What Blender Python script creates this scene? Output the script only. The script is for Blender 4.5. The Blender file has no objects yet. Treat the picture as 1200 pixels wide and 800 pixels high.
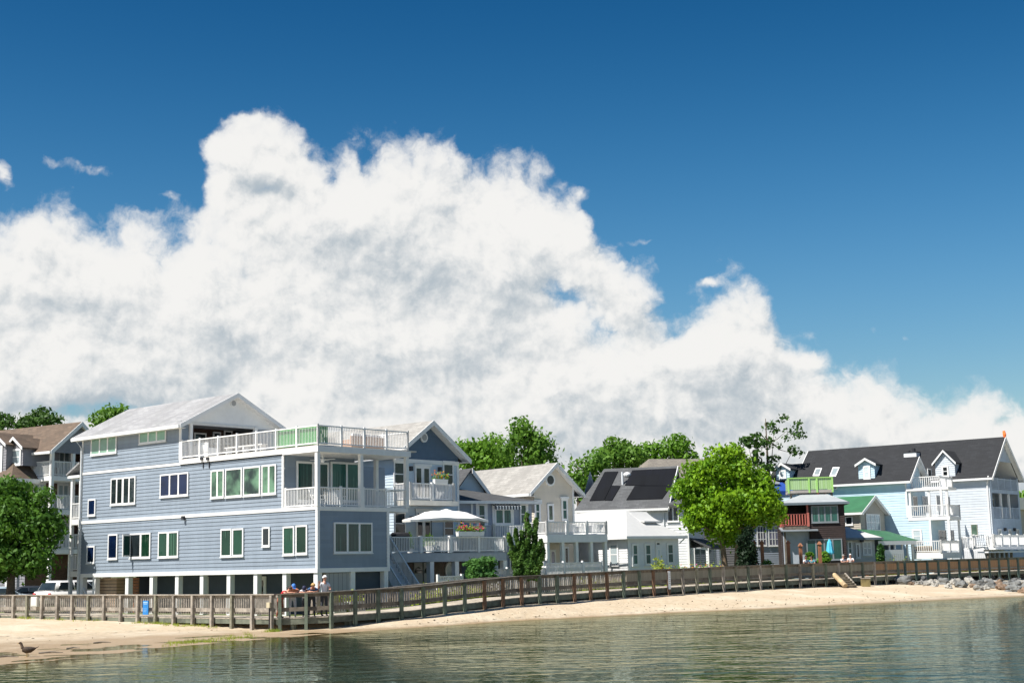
import bpy, bmesh, math, random
import numpy as np
from mathutils import Vector, Matrix, noise
random.seed(7); RNG = np.random.default_rng(7)
SC = bpy.context.scene; COL = SC.collection
R_ = math.radians
# ------------------------------------------------------------------ camera
FPX, PITCH, ROLL, EYE = 1666.67, R_(8.935), R_(1.26), Vector((0, 0, 2.7))
cF = Vector((0, math.cos(PITCH), math.sin(PITCH))); u0 = Vector((0, -math.sin(PITCH), math.cos(PITCH))); r0 = Vector((1, 0, 0))
cU = u0*math.cos(ROLL) + r0*math.sin(ROLL); cR = r0*math.cos(ROLL) - u0*math.sin(ROLL)
cam = bpy.data.objects.new('camera', bpy.data.cameras.new('camera')); COL.objects.link(cam); SC.camera = cam
cam.data.lens = 50; cam.data.sensor_width = 36; cam.data.clip_end = 9000; cam.data.clip_start = .5
cam.matrix_world = Matrix(((cR.x, cU.x, -cF.x, EYE.x), (cR.y, cU.y, -cF.y, EYE.y), (cR.z, cU.z, -cF.z, EYE.z), (0, 0, 0, 1)))
# survey helpers: the photograph's sight lines met with real planes of the place
def ray(px, py): return cF + cR*((px-600)/FPX) + cU*((400-py)/FPX)
def at(px, py, d): v = ray(px, py); return EYE + v*(d/v.y)
def gz(px, py, z): v = ray(px, py); return EYE + v*((z-EYE.z)/v.z)
# ------------------------------------------------------------------ sun, sky
SUN = Vector((-.60, -.38, 1.0)).normalized()
sun = bpy.data.objects.new('sun', bpy.data.lights.new('sun', 'SUN')); COL.objects.link(sun)
sun.data.energy = 5.0; sun.data.angle = R_(.53); sun.data.color = (1, .95, .87)
sun.rotation_euler = SUN.to_track_quat('Z', 'Y').to_euler(); sun.location = (-40, -20, 90)
SC.view_settings.view_transform = 'Standard'; SC.view_settings.look = 'None'
SC.view_settings.exposure = .66; SC.view_settings.gamma = 1.0
SC.cycles.max_bounces = 6; SC.cycles.transparent_max_bounces = 12; SC.cycles.sample_clamp_indirect = 6
W = bpy.data.worlds.new('World'); SC.world = W; W.use_nodes = True
class NT:
    """small node-graph writer"""
    def __init__(s, tree): s.t = tree; s.n = tree.nodes; s.l = tree.links
    def new(s, k, **kw):
        n = s.n.new(k)
        for a, b in kw.items(): setattr(n, a, b)
        return n
    def put(s, sock, v):
        if isinstance(v, bpy.types.NodeSocket): s.l.new(v, sock)
        elif v is not None:
            if isinstance(v, (tuple, list)) and sock.type == 'RGBA' and len(v) == 3: v = (*v, 1)
            sock.default_value = v
    def m(s, op, a, b=None, c=None, clamp=False):
        n = s.new('ShaderNodeMath', operation=op, use_clamp=clamp)
        for i, v in enumerate((a, b, c)):
            if v is not None: s.put(n.inputs[i], v)
        return n.outputs[0]
    def xyz(s, x, y, z=0.):
        n = s.new('ShaderNodeCombineXYZ')
        for i, v in enumerate((x, y, z)): s.put(n.inputs[i], v)
        return n.outputs[0]
    def sep(s, v): n = s.new('ShaderNodeSeparateXYZ'); s.put(n.inputs[0], v); return n.outputs
    def vm(s, op, a, b=None, sc=None):
        n = s.new('ShaderNodeVectorMath', operation=op); s.put(n.inputs[0], a)
        if b is not None: s.put(n.inputs[1], b)
        if sc is not None: s.put(n.inputs['Scale'], sc)
        return n.outputs[0]
    def noise(s, v, scale, det=4, rough=.55, dist=0., dim='3D', color=False, lac=2.0):
        n = s.new('ShaderNodeTexNoise', noise_dimensions=dim); s.put(n.inputs['Vector'], v)
        n.inputs['Scale'].default_value = scale; n.inputs['Detail'].default_value = det
        n.inputs['Roughness'].default_value = rough; n.inputs['Distortion'].default_value = dist; n.inputs['Lacunarity'].default_value = lac
        return n.outputs['Color' if color else 0]
    def ss(s, v, a, b, lo=0., hi=1.):
        n = s.new('ShaderNodeMapRange', interpolation_type='SMOOTHSTEP', clamp=True); s.put(n.inputs[0], v)
        for i, q in enumerate((a, b, lo, hi)): s.put(n.inputs[i+1], q)
        return n.outputs[0]
    def mix(s, f, a, b, blend='MIX'):
        n = s.new('ShaderNodeMix', data_type='RGBA', blend_type=blend); s.put(n.inputs[0], f); s.put(n.inputs[6], a); s.put(n.inputs[7], b)
        return n.outputs[2]
def build_sky():
    W.node_tree.nodes.clear(); W.cycles.sampling_method = 'MANUAL'; W.cycles.sample_map_resolution = 512; g = NT(W.node_tree)
    d = g.new('ShaderNodeTexCoord').outputs['Generated']
    x, y, z = g.sep(d)
    az = g.m('ARCTAN2', x, y); el = g.m('ARCSINE', z)
    sky = g.new('ShaderNodeTexSky', sky_type='NISHITA', sun_disc=False)
    sky.sun_elevation = math.asin(SUN.z); sky.sun_rotation = math.atan2(SUN.x, SUN.y)
    sky.altitude = 0; sky.air_density = 1.1; sky.dust_density = .5; sky.ozone_density = 2.5
    # the clear air of that day: deeper, more saturated blue towards the zenith
    hs = g.new('ShaderNodeHueSaturation'); hs.inputs['Saturation'].default_value = SKY_SAT; hs.inputs['Value'].default_value = SKY_VAL; hs.inputs['Hue'].default_value = SKY_HUE
    g.l.new(sky.outputs[0], hs.inputs['Color'])
    zen = g.mix(g.ss(el, .16, .46), (1, 1, 1), (.50, .60, .68)); bs = g.new('ShaderNodeBackground'); g.put(bs.inputs[0], g.mix(1., hs.outputs[0], zen, 'MULTIPLY')); bs.inputs[1].default_value = SKY_STR
    # cloud bank: density from its crest line over the compass and fractal billows
    def ae(px, py): v = ray(px, py).normalized(); return math.atan2(v.x, v.y), math.asin(v.z)
    crest = [(-420, 330), (-250, 285), (-120, 290), (0, 262), (60, 246), (110, 254), (160, 246), (200, 258), (222, 246), (240, 200), (262, 152), (297, 141), (335, 152), (368, 182), (385, 192), (400, 170), (430, 164), (480, 172), (540, 182), (600, 190), (645, 208), (680, 235), (702, 285), (760, 318), (795, 345), (815, 345), (840, 336), (875, 336), (905, 365), (920, 395), (950, 408), (1000, 428), (1060, 450), (1130, 462), (1200, 482), (1300, 500), (1500, 480), (1700, 520)]
    pts = [ae(*p) for p in crest]
    a0, a1, e1 = -.5, .62, .5
    cur = g.new('ShaderNodeFloatCurve'); cm = cur.mapping; c = cm.curves[0]
    c.points[0].location = (0, pts[0][1]/e1); c.points[1].location = (1, pts[-1][1]/e1)
    for a, e in pts: c.points.new((a-a0)/(a1-a0), e/e1)
    for p in c.points: p.handle_type = 'VECTOR' if False else 'AUTO'
    cm.update()
    def dens(P):
        """P = (az, el, seed): cloud density at a direction"""
        px_, py_, _ = g.sep(P)
        w = g.vm('SUBTRACT', g.noise(P, 13, 3, .5, color=True), (.5, .5, .5))
        w2 = g.vm('SUBTRACT', g.noise(P, 48, 4, .6, color=True), (.5, .5, .5)); Pw = g.vm('ADD', g.vm('ADD', P, g.vm('SCALE', w, sc=.020)), g.vm('SCALE', w2, sc=.014))
        ax, ey, _ = g.sep(Pw)
        g.l.new(g.m('DIVIDE', g.m('SUBTRACT', ax, a0), a1-a0, clamp=True), cur2(g).inputs[1])
        h = g.m('SUBTRACT', g.m('MULTIPLY', last[0].outputs[0], e1), ey)
        base = g.m('MAXIMUM', g.m('MINIMUM', g.m('DIVIDE', h, .017), 2.2), -2.8)
        for bx, by, rx, ry, amp in BLOBS:
            A, E = ae(bx, by)
            dx = g.m('DIVIDE', g.m('SUBTRACT', ax, A), rx/FPX); dy = g.m('DIVIDE', g.m('SUBTRACT', ey, E), ry/FPX)
            q = g.m('EXPONENT', g.m('MULTIPLY', g.m('ADD', g.m('MULTIPLY', dx, dx), g.m('MULTIPLY', dy, dy)), -1.))
            base = g.m('ADD', base, g.m('MULTIPLY', q, amp))
        fb = g.m('SUBTRACT', g.noise(Pw, 17, 10, .60), .5)
        def cells(sc, det):
            vn = g.new('ShaderNodeTexVoronoi', feature='F1', normalize=True); g.put(vn.inputs['Vector'], Pw); vn.inputs['Scale'].default_value = sc; vn.inputs['Detail'].default_value = det; vn.inputs['Roughness'].default_value = .55; vn.inputs['Lacunarity'].default_value = 2.3
            return vn.outputs['Distance']
        bil = g.m('SUBTRACT', .30, cells(19, 3))
        big = g.m('SUBTRACT', g.noise(P, 8.5, 2, .5), .5)
        return g.m('ADD', base, g.m('ADD', g.m('ADD', g.m('ADD', g.m('MULTIPLY', fb, 3.4), g.m('MULTIPLY', bil, 4.2)), g.m('MULTIPLY', g.m('SUBTRACT', g.noise(Pw, 64, 6, .62), .5), 1.9)), g.m('MULTIPLY', big, 1.0)))
    last = [None]
    def cur2(g):
        n = g.new('ShaderNodeFloatCurve'); m2 = n.mapping; cc = m2.curves[0]
        src = sorted([(p.location[0], p.location[1]) for p in c.points])
        cc.points[0].location = src[0]; cc.points[1].location = src[-1]
        for q in src[1:-1]: cc.points.new(*q)
        m2.update(); last[0] = n; return n
    P = g.xyz(az, g.m('MULTIPLY', el, 1.0), 3.7)
    D0 = dens(P)
    D1 = dens(g.vm('ADD', P, (-.012, .020, 0))); D2 = dens(g.vm('ADD', P, (-.0035, .006, 0)))
    alpha = g.ss(D0, -.40, .95)
    alpha = g.m('MULTIPLY', alpha, g.ss(el, -.02, .01))
    wq = g.vm('SUBTRACT', g.noise(P, 20, 4, .6, color=True), (.5, .5, .5)); Pq = g.vm('ADD', P, g.vm('SCALE', wq, sc=.03))
    lit = g.m('ADD', g.m('ADD', .62, g.m('MULTIPLY', g.m('SUBTRACT', D0, D1), .22)), g.m('MULTIPLY', g.m('SUBTRACT', D0, D2), .34))
    soft = g.m('ADD', g.m('MULTIPLY', g.noise(g.vm('MULTIPLY', P, (1, 1.6, 1)), 10, 6, .55), .75), g.m('MULTIPLY', g.noise(g.vm('MULTIPLY', Pq, (1, 1.4, 1)), 34, 5, .55), .25))
    lit = g.m('ADD', lit, g.m('MULTIPLY', g.m('SUBTRACT', soft, .48), 1.45))
    depth = g.ss(D0, .6, 3.0)                       # thick parts let less light through
    lit = g.m('SUBTRACT', lit, g.m('MULTIPLY', depth, .14))
    col = g.mix(g.ss(lit, -.15, .92), (.54, .615, .675), (1.07, 1.06, 1.035))
    thin = g.ss(D0, -.3, 1.6)
    bc = g.new('ShaderNodeBackground'); g.put(bc.inputs[0], col); bc.inputs[1].default_value = CLOUD_STR
    ms = g.new('ShaderNodeMixShader'); g.put(ms.inputs[0], g.m('MULTIPLY', alpha, g.m('ADD', .72, g.m('MULTIPLY', thin, .27)))); g.l.new(bs.outputs[0], ms.inputs[1]); g.l.new(bc.outputs[0], ms.inputs[2])
    g.l.new(ms.outputs[0], g.new('ShaderNodeOutputWorld').inputs[0])
    g.n.remove(cur)
SKY_SAT, SKY_VAL, SKY_HUE, SKY_STR, CLOUD_STR = 1.47, .64, .4965, .10, .54
BLOBS = [(312, 226, 40, 16, -1.7), (655, 346, 42, 22, -2.1), (700, 388, 44, 22, -1.2), (95, 476, 90, 12, -2.0), (790, 378, 30, 30, -1.6), (240, 240, 24, 30, -1.0),
         (3, 200, 14, 22, 3.0), (55, 192, 20, 8, 1.4), (105, 198, 30, 11, 1.5), (195, 228, 14, 7, 1.1), (150, 225, 60, 14, -.5), (262, 178, 22, 30, 1.0), (300, 150, 40, 12, .8), (762, 279, 24, 6, 1.5), (832, 328, 12, 6, 1.7), (1028, 392, 12, 7, 1.6), (1060, 400, 12, 8, 1.5), (918, 290, 30, 8, 1.3), (1115, 375, 18, 9, 1.2), (945, 418, 26, 9, 1.0), (690, 230, 18, 10, 1.0)]
build_sky()
# ------------------------------------------------------------------ materials
MATS = {}
def mat(name, col, rough=.7, spec=.5, var=.08, vscale=3., bump=0., bscale=30., metal=0., kind=None, col2=None, **kw):
    if name in MATS: return MATS[name]
    M = bpy.data.materials.new(name); M.use_nodes = True; M.node_tree.nodes.clear(); g = NT(M.node_tree)
    b = g.new('ShaderNodeBsdfPrincipled'); b.inputs['Roughness'].default_value = rough
    b.inputs['Specular IOR Level'].default_value = spec; b.inputs['Metallic'].default_value = metal
    uv = g.new('ShaderNodeTexCoord').outputs['UV']; ob = g.new('ShaderNodeNewGeometry').outputs['Position']
    hgt = None
    if kind == 'shingle':
        br = g.new('ShaderNodeTexBrick'); g.l.new(uv, br.inputs['Vector']); br.offset = .5
        for k, v in dict(Scale=1., **{'Mortar Size': .012, 'Brick Width': kw.get('bw', .45), 'Row Height': kw.get('rh', .17), 'Bias': 0.}).items(): br.inputs[k].default_value = v
        g.put(br.inputs['Color1'], col); g.put(br.inputs['Color2'], col2 or tuple(c*.7 for c in col)); g.put(br.inputs['Mortar'], tuple(c*.55 for c in col))
        c = br.outputs['Color']; hgt = br.outputs['Fac']
        n = g.noise(g.vm('MULTIPLY', uv, (1, .28, 1)), 1.1, 5, .6); c = g.mix(g.ss(n, .38, .72), c, tuple(x*.66 for x in col))
    elif kind == 'siding':     # clapboards: board to board tone, faint weather streaks
        u, _, _ = g.sep(uv); zz = g.sep(ob)[2]; row = g.m('FLOOR', g.m('DIVIDE', zz, kw.get('pitch', .2)))
        rn = g.new('ShaderNodeTexWhiteNoise', noise_dimensions='2D'); g.l.new(g.xyz(row, g.m('FLOOR', g.m('ADD', g.m('DIVIDE', u, 3.7), g.m('MULTIPLY', row, .37)))), rn.inputs['Vector'])
        st = g.noise(g.xyz(g.m('MULTIPLY', u, 2.4), g.m('MULTIPLY', zz, .35)), 1., 5, .6); n2 = g.noise(ob, .35, 3, .55)
        f = g.m('ADD', g.m('MULTIPLY', rn.outputs[0], .38), g.m('ADD', g.m('MULTIPLY', g.ss(st, .35, .7), .34), g.m('MULTIPLY', g.ss(n2, .3, .7), .28)))
        c = g.mix(f, tuple(x*(1-var*2.2) for x in col), tuple(min(1, x*(1+var*1.2)) for x in col))
    elif kind == 'plank':      # boards side by side along u
        u, v, _ = g.sep(uv); q = g.m('DIVIDE', u, kw.get('pw', .14)); cell = g.m('FLOOR', q)
        rn = g.new('ShaderNodeTexWhiteNoise', noise_dimensions='2D'); g.l.new(g.xyz(cell, g.m('FLOOR', g.m('DIVIDE', v, 3.1))), rn.inputs['Vector'])
        gap = g.m('LESS_THAN', g.m('ABSOLUTE', g.m('SUBTRACT', g.m('FRACT', q), .5)), .46)
        gr = g.noise(g.vm('MULTIPLY', uv, (22, 1.6, 1)), 1.6, 5, .6)
        c = g.mix(rn.outputs[0], col, col2 or tuple(x*.7 for x in col)); c = g.mix(g.m('MULTIPLY', gr, .55), c, tuple(x*.55 for x in col))
        c = g.mix(gap, tuple(x*.22 for x in col), c); hgt = gap
    else:
        n1 = g.noise(ob, vscale, 5, .6); n2 = g.noise(ob, vscale*.17, 2, .5)
        f = g.m('ADD', g.m('MULTIPLY', g.m('SUBTRACT', n1, .5), 2.2), g.m('MULTIPLY', g.m('SUBTRACT', n2, .5), 1.6))
        c = g.mix(g.m('ADD', .5, f, clamp=True), tuple(max(0, x*(1-var*1.6)) for x in col), col2 or tuple(min(1, x*(1+var)) for x in col))
    g.put(b.inputs['Base Color'], c)
    if bump:
        bp = g.new('ShaderNodeBump'); bp.inputs['Strength'].default_value = bump; bp.inputs['Distance'].default_value = kw.get('bdist', .02)
        g.put(bp.inputs['Height'], hgt if hgt is not None else g.noise(ob, bscale, 4, .6)); g.l.new(bp.outputs[0], b.inputs['Normal'])
    g.l.new(b.outputs[0], g.new('ShaderNodeOutputMaterial').inputs[0])
    MATS[name] = M; return M
def glass(name, col, sp=.5, col2=None, curtain=None):
    """window pane: dark room behind a reflecting sheet, streaked like half-drawn curtains when curtain is set"""
    M = bpy.data.materials.new(name); M.use_nodes = True; M.node_tree.nodes.clear(); g = NT(M.node_tree)
    b = g.new('ShaderNodeBsdfPrincipled'); b.inputs['Roughness'].default_value = .04; b.inputs['Specular IOR Level'].default_value = sp
    uv = g.new('ShaderNodeTexCoord').outputs['UV']; ob = g.new('ShaderNodeNewGeometry').outputs['Position']
    n = g.noise(ob, .9, 3, .5); c = g.mix(g.ss(n, .35, .65), col, col2 or tuple(x*.55 for x in col))  # mottle in the base colour stands in for reflected trees
    if curtain:
        u, v, _ = g.sep(uv); w = g.noise(g.xyz(g.m('MULTIPLY', u, 9.), 0., 0.), 1., 2, .5)
        c = g.mix(g.m('MULTIPLY', g.m('MULTIPLY', g.ss(w, .45, .6), g.ss(n, .45, .6)), .6), c, curtain)
    rnd = g.new('ShaderNodeObjectInfo').outputs['Random']; c = g.mix(1., c, g.mix(rnd, (.55, .55, .55), (1.7, 1.7, 1.7)), 'MULTIPLY')  # random pane tone stands in for differing reflections and room darkness
    g.put(b.inputs['Base Color'], c)
    bp = g.new('ShaderNodeBump'); bp.inputs['Strength'].default_value = .05; bp.inputs['Distance'].default_value = .05; g.put(bp.inputs['Height'], g.noise(ob, .8, 1)); g.l.new(bp.outputs[0], b.inputs['Normal'])
    g.l.new(b.outputs[0], g.new('ShaderNodeOutputMaterial').inputs[0]); MATS[name] = M; return M
def leafmat(name, c1, c2, tr=.35):
    M = bpy.data.materials.new(name); M.use_nodes = True; M.node_tree.nodes.clear(); g = NT(M.node_tree)
    ob = g.new('ShaderNodeNewGeometry').outputs['Position']
    n = g.noise(ob, .9, 3, .6); wn = g.new('ShaderNodeTexWhiteNoise', noise_dimensions='3D'); g.l.new(g.vm('FLOOR', g.vm('SCALE', ob, sc=2.2)) , wn.inputs['Vector'])
    f = g.m('ADD', g.m('MULTIPLY', g.ss(n, .3, .7), .65), g.m('MULTIPLY', wn.outputs[0], .35))  # leaf variety, plus shadowed clumps put into the colour
    c = g.mix(f, c1, c2)
    d = g.new('ShaderNodeBsdfPrincipled'); d.inputs['Roughness'].default_value = .55; d.inputs['Specular IOR Level'].default_value = .25; g.put(d.inputs['Base Color'], c)
    t = g.new('ShaderNodeBsdfTranslucent'); g.put(t.inputs[0], g.mix(.5, c, tuple(min(1, x*1.6) for x in c2)))
    mx = g.new('ShaderNodeMixShader'); mx.inputs[0].default_value = tr; g.l.new(d.outputs[0], mx.inputs[1]); g.l.new(t.outputs[0], mx.inputs[2])
    g.l.new(mx.outputs[0], g.new('ShaderNodeOutputMaterial').inputs[0]); MATS[name] = M; return M
white = mat('white_paint', (.78, .78, .77), .5, var=.04)
cream_white = mat('warm_white_paint', (.76, .72, .64), .6, var=.05)
blue = mat('slate_blue_siding', (.240, .290, .350), .6, var=.08, kind='siding')
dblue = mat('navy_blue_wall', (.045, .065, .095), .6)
ltblue = mat('light_blue_siding', (.50, .66, .76), .6, var=.05, kind='siding')
h2blue = mat('powder_blue_siding', (.52, .62, .71), .6, var=.05, kind='siding')
gblue = mat('deep_slate_gable', (.095, .15, .225), .6, var=.06)
lav = mat('pale_lavender_siding', (.54, .585, .63), .6, var=.05, kind='siding')
greyblue = mat('dusty_blue_siding', (.32, .36, .44), .6, var=.06, kind='siding')
cream = mat('beige_siding', (.70, .63, .53), .65, var=.05, kind='siding')
taupe = mat('taupe_siding', (.40, .37, .31), .65, var=.05, kind='siding')
wsid = mat('white_siding', (.74, .75, .76), .6, var=.04, kind='siding')
brownw = mat('dark_brown_shingle_wall', (.035, .022, .020), .8, var=.3, vscale=9, bump=.4)
greyw = mat('warm_grey_wall', (.20, .19, .19), .75)
brick = mat('brown_brick_wall', (.13, .075, .055), .8, var=.25, vscale=8)
roof_pale = mat('pale_grey_shingles', (.37, .37, .375), .85, kind='shingle', bump=.5, col2=(.27, .27, .28), bw=.6, rh=.22)
roof_brown = mat('brown_shingles', (.17, .12, .085), .9, kind='shingle', bump=.6, col2=(.10, .075, .055), bw=.5, rh=.24)
roof_grey = mat('grey_shingles', (.115, .12, .125), .9, kind='shingle', bump=.5, col2=(.075, .078, .082), bw=.5, rh=.2)
roof_lgrey = mat('light_taupe_shingles', (.38, .365, .34), .9, kind='shingle', bump=.5, col2=(.28, .27, .25), bw=.5, rh=.22)
roof_char = mat('charcoal_shingles', (.026, .028, .032), .9, kind='shingle', bump=.5, col2=(.016, .017, .02), bw=.6, rh=.24)
roof_dgrey = mat('dark_grey_shingles', (.085, .088, .092), .9, kind='shingle', bump=.5, col2=(.055, .058, .062), bw=.5, rh=.22)
roof_white = mat('white_membrane_roof', (.52, .52, .51), .6, var=.04)
roof_green = mat('green_metal_roof', (.040, .15, .070), .55, var=.14, vscale=1.2)
roof_tan = mat('weathered_tan_shingles', (.24, .215, .18), .9, kind='shingle', bump=.5, col2=(.18, .16, .14), bw=.5, rh=.22)
tread = mat('grey_deck_boards', (.36, .37, .38), .75)
solar = mat('black_solar_cells', (.006, .007, .010), .35, spec=.4, var=.2)
metal = mat('dark_metal', (.03, .03, .035), .5)
zinc = mat('white_aluminium', (.72, .74, .76), .4)
wood_grey = mat('weathered_grey_wood', (.32, .285, .24), .85, var=.28, vscale=5, bump=.5, bscale=40)
wood_green = mat('treated_greenish_wood', (.15, .165, .125), .85, var=.28, vscale=4, bump=.5, bscale=40)
wood_teal = mat('algae_stained_teal_wood', (.075, .12, .105), .85, var=.28, vscale=4)
wood_brown = mat('reddish_brown_wood', (.20, .115, .068), .85, var=.25, vscale=4)
wood_dark = mat('dark_brown_wood', (.17, .145, .115), .85, var=.3, vscale=5)
pick = mat('pale_picket_wood', (.40, .345, .28), .85, var=.28, vscale=6)
boardp = mat('grey_olive_boards', (.38, .345, .26), .85, kind='plank', col2=(.29, .265, .19))
boardo = mat('orange_brown_boards', (.48, .29, .15), .85, kind='plank', col2=(.38, .22, .11))
crate = mat('pale_cedar_slats', (.52, .36, .24), .8, var=.15)
cedar = mat('orange_cedar', (.30, .125, .06), .7, var=.12)
redrail = mat('red_painted_wood', (.46, .13, .10), .6, var=.1)
deckm = mat('grey_walk_planks', (.40, .36, .30), .85, kind='plank', col2=(.33, .29, .24))
terr = mat('terracotta', (.38, .13, .07), .8)
bark = mat('bark', (.10, .075, .055), .9, var=.3, vscale=7, bump=.6, bscale=12)
barkl = mat('light_bark', (.24, .17, .11), .9, var=.3, vscale=7, bump=.6, bscale=12)
canvas = mat('white_canvas', (.84, .83, .80), .8, var=.03)
aqua = mat('aqua_canvas', (.08, .48, .68), .8)
navy_awn = mat('royal_blue_canvas', (.015, .07, .33), .7)
greenfab = mat('green_screen_fabric', (.10, .42, .13), .7)
greenrail = mat('lime_green_paint', (.33, .58, .16), .6, var=.06)
flr = mat('red_flowers', (.70, .04, .05), .6); flp = mat('pink_flowers', (.78, .10, .34), .6); fly = mat('yellow_flowers', (.80, .42, .03), .6)
flo = mat('orange_flowers', (.70, .14, .03), .6)
skin = mat('skin', (.52, .27, .19), .55, var=.05); skin_tan = mat('tanned_skin', (.46, .22, .14), .55, var=.05)
orange = mat('orange_cloth', (.85, .16, .02), .6)
signblue = mat('blue_sign', (.015, .20, .55), .45); signwhite = mat('sign_white', (.82, .84, .86), .5)
gl_dark = glass('dark_glass', (.018, .026, .030)); gl_navy = glass('navy_glass', (.005, .014, .050), .5); gl_green = glass('deep_green_glass', (.010, .048, .028), .4, curtain=(.05, .13, .085))
gl_pale = glass('pale_green_glass', (.20, .36, .27), .6, (.15, .29, .22)); gl_mint = glass('mint_reflection_tinted_glass', (.11, .22, .14), .6, (.008, .022, .02))  # green reflections and tinted blinds put into the pane colour
gl_teal = glass('teal_glass', (.018, .085, .072), .35, curtain=(.07, .18, .15)); gl_blind = glass('blind_glass', (.36, .42, .44), .6, (.30, .36, .38)); gl_lace = glass('lace_curtain_glass', (.25, .25, .34), .6)
lf_lime = leafmat('lime_leaves', (.065, .185, .008), (.26, .43, .016), .28)
lf_mid = leafmat('mid_green_leaves', (.07, .17, .022), (.15, .28, .035))
lf_bright = leafmat('fresh_green_leaves', (.085, .20, .018), (.16, .31, .03))
lf_dark = leafmat('dark_green_leaves', (.035, .085, .018), (.08, .165, .028))
lf_left = leafmat('glossy_green_leaves', (.035, .105, .016), (.105, .225, .024), .3)
lf_conif = leafmat('juniper_needles', (.045, .115, .020), (.105, .20, .032), .2)
lf_deep = leafmat('deep_cypress_needles', (.008, .022, .010), (.018, .042, .016), .15)
lf_ever = leafmat('cypress_green_needles', (.03, .10, .02), (.06, .16, .03), .2)
lf_yel = leafmat('yellow_green_leaves', (.20, .30, .03), (.34, .38, .05))
# ------------------------------------------------------------------ mesh helpers
class MB:
    def __init__(s): s.v = []; s.f = []; s.mi = []
    def face(s, pts, m=0):
        i = len(s.v); s.v += [tuple(p) for p in pts]; s.f.append(tuple(range(i, i+len(pts)))); s.mi.append(m)
    def hexa(s, b, t, m=0):
        """b, t: four points below (counter-clockwise from above) and above"""
        i = len(s.v); s.v += [tuple(p) for p in b] + [tuple(p) for p in t]; n = len(b)
        s.f.append(tuple(i+k for k in reversed(range(n)))); s.f.append(tuple(i+n+k for k in range(n))); s.mi += [m, m]
        for k in range(n): s.f.append((i+k, i+(k+1) % n, i+n+(k+1) % n, i+n+k)); s.mi.append(m)
    def box(s, x0, x1, y0, y1, z0, z1, m=0):
        if x0 > x1: x0, x1 = x1, x0
        if y0 > y1: y0, y1 = y1, y0
        if z0 > z1: z0, z1 = z1, z0
        q = ((x0, y0), (x1, y0), (x1, y1), (x0, y1)); s.hexa([(*p, z0) for p in q], [(*p, z1) for p in q], m)
    def bar(s, p, q, w, h, up=Vector((0, 0, 1)), m=0):
        """straight bar p-q, w wide, h tall (centred)"""
        p, q = Vector(p), Vector(q); d = (q-p).normalized()
        a = d.cross(up); a = a.normalized() if a.length > 1e-4 else Vector((1, 0, 0)); b = a.cross(d).normalized()
        a *= w/2; b *= h/2; s.hexa([p-a-b, p+a-b, p+a+b, p-a+b], [q-a-b, q+a-b, q+a+b, q-a+b], m)
    def tube(s, path, rad, n=8, m=0, caps=True):
        path = [Vector(p) for p in path]; rad = rad if isinstance(rad, (list, tuple)) else [rad]*len(path); rings = []
        for k, p in enumerate(path):
            d = (path[min(k+1, len(path)-1)] - path[max(k-1, 0)]).normalized(); a = d.orthogonal().normalized() if abs(d.z) < .95 else Vector((1, 0, 0)); a = (a - d*a.dot(d)).normalized(); b = d.cross(a)
            i = len(s.v); rings.append(i)
            for j in range(n): t = 2*math.pi*j/n; s.v.append(tuple(p + (a*math.cos(t)+b*math.sin(t))*rad[k]))
        for k in range(len(path)-1):
            for j in range(n): s.f.append((rings[k]+j, rings[k]+(j+1) % n, rings[k+1]+(j+1) % n, rings[k+1]+j)); s.mi.append(m)
        if caps: s.f.append(tuple(rings[0]+j for j in reversed(range(n)))); s.f.append(tuple(rings[-1]+j for j in range(n))); s.mi += [m, m]
    def slab(s, top, t=.16, m=0):
        """roof slab: top corners in counter-clockwise order from above, t thick straight down"""
        top = [Vector(p) for p in top]; s.hexa([p-Vector((0, 0, t)) for p in top], top, m)
    def blob(s, c, r, sz=(1, 1, 1), sub=2, jit=0., seed=0, m=0, flat=None):
        bm = bmesh.new(); bmesh.ops.create_icosphere(bm, subdivisions=sub, radius=1.); i = len(s.v)
        for v in bm.verts:
            p = v.co.copy()
            if jit: p *= 1 + jit*noise.noise(p*1.7 + Vector((seed*3.1, seed*1.7, seed))) + jit*.5*noise.noise(p*4.1 + Vector((seed, seed*2.3, 5)))
            s.v.append((c[0]+p.x*r*sz[0], c[1]+p.y*r*sz[1], c[2]+max(p.z, flat if flat is not None else -9)*r*sz[2]))
        for f in bm.faces: s.f.append(tuple(i+v.index for v in f.verts)); s.mi.append(m)
        bm.free()
    def build(s, name, material, parent=None, smooth=False, uv=True, loc=None):
        me = bpy.data.meshes.new(name); me.from_pydata(s.v, [], s.f)
        for M in (material if isinstance(material, (list, tuple)) else [material]): me.materials.append(M)
        if isinstance(material, (list, tuple)): me.polygons.foreach_set('material_index', s.mi)
        if smooth: me.polygons.foreach_set('use_smooth', [True]*len(s.f))
        me.update()
        if uv:
            L = me.uv_layers.new(name='UVMap'); buf = [0.]*(2*len(me.loops)); Z = Vector((0, 0, 1))
            for p in me.polygons:
                n = p.normal; u = Z.cross(n)
                u = u.normalized() if u.length > .02 else Vector((1, 0, 0)); w = n.cross(u)
                for li in p.loop_indices: co = me.vertices[me.loops[li].vertex_index].co; buf[2*li] = co.dot(u); buf[2*li+1] = co.dot(w)
            L.data.foreach_set('uv', buf)
        o = bpy.data.objects.new(name, me); COL.objects.link(o)
        if parent: o.parent = parent
        if loc is not None: o.location = loc
        return o
def tag(o, label=None, cat=None, group=None, kind=None):
    if label: o['label'] = label
    if cat: o['category'] = cat
    if group: o['group'] = group
    if kind: o['kind'] = kind
    return o
def thing(name, label, cat, loc=(0, 0, 0), rz=0., group=None):
    o = bpy.data.objects.new(name, None); COL.objects.link(o); o.location = loc; o.rotation_euler = (0, 0, rz); o.empty_display_size = .3
    return tag(o, label, cat, group)
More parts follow.
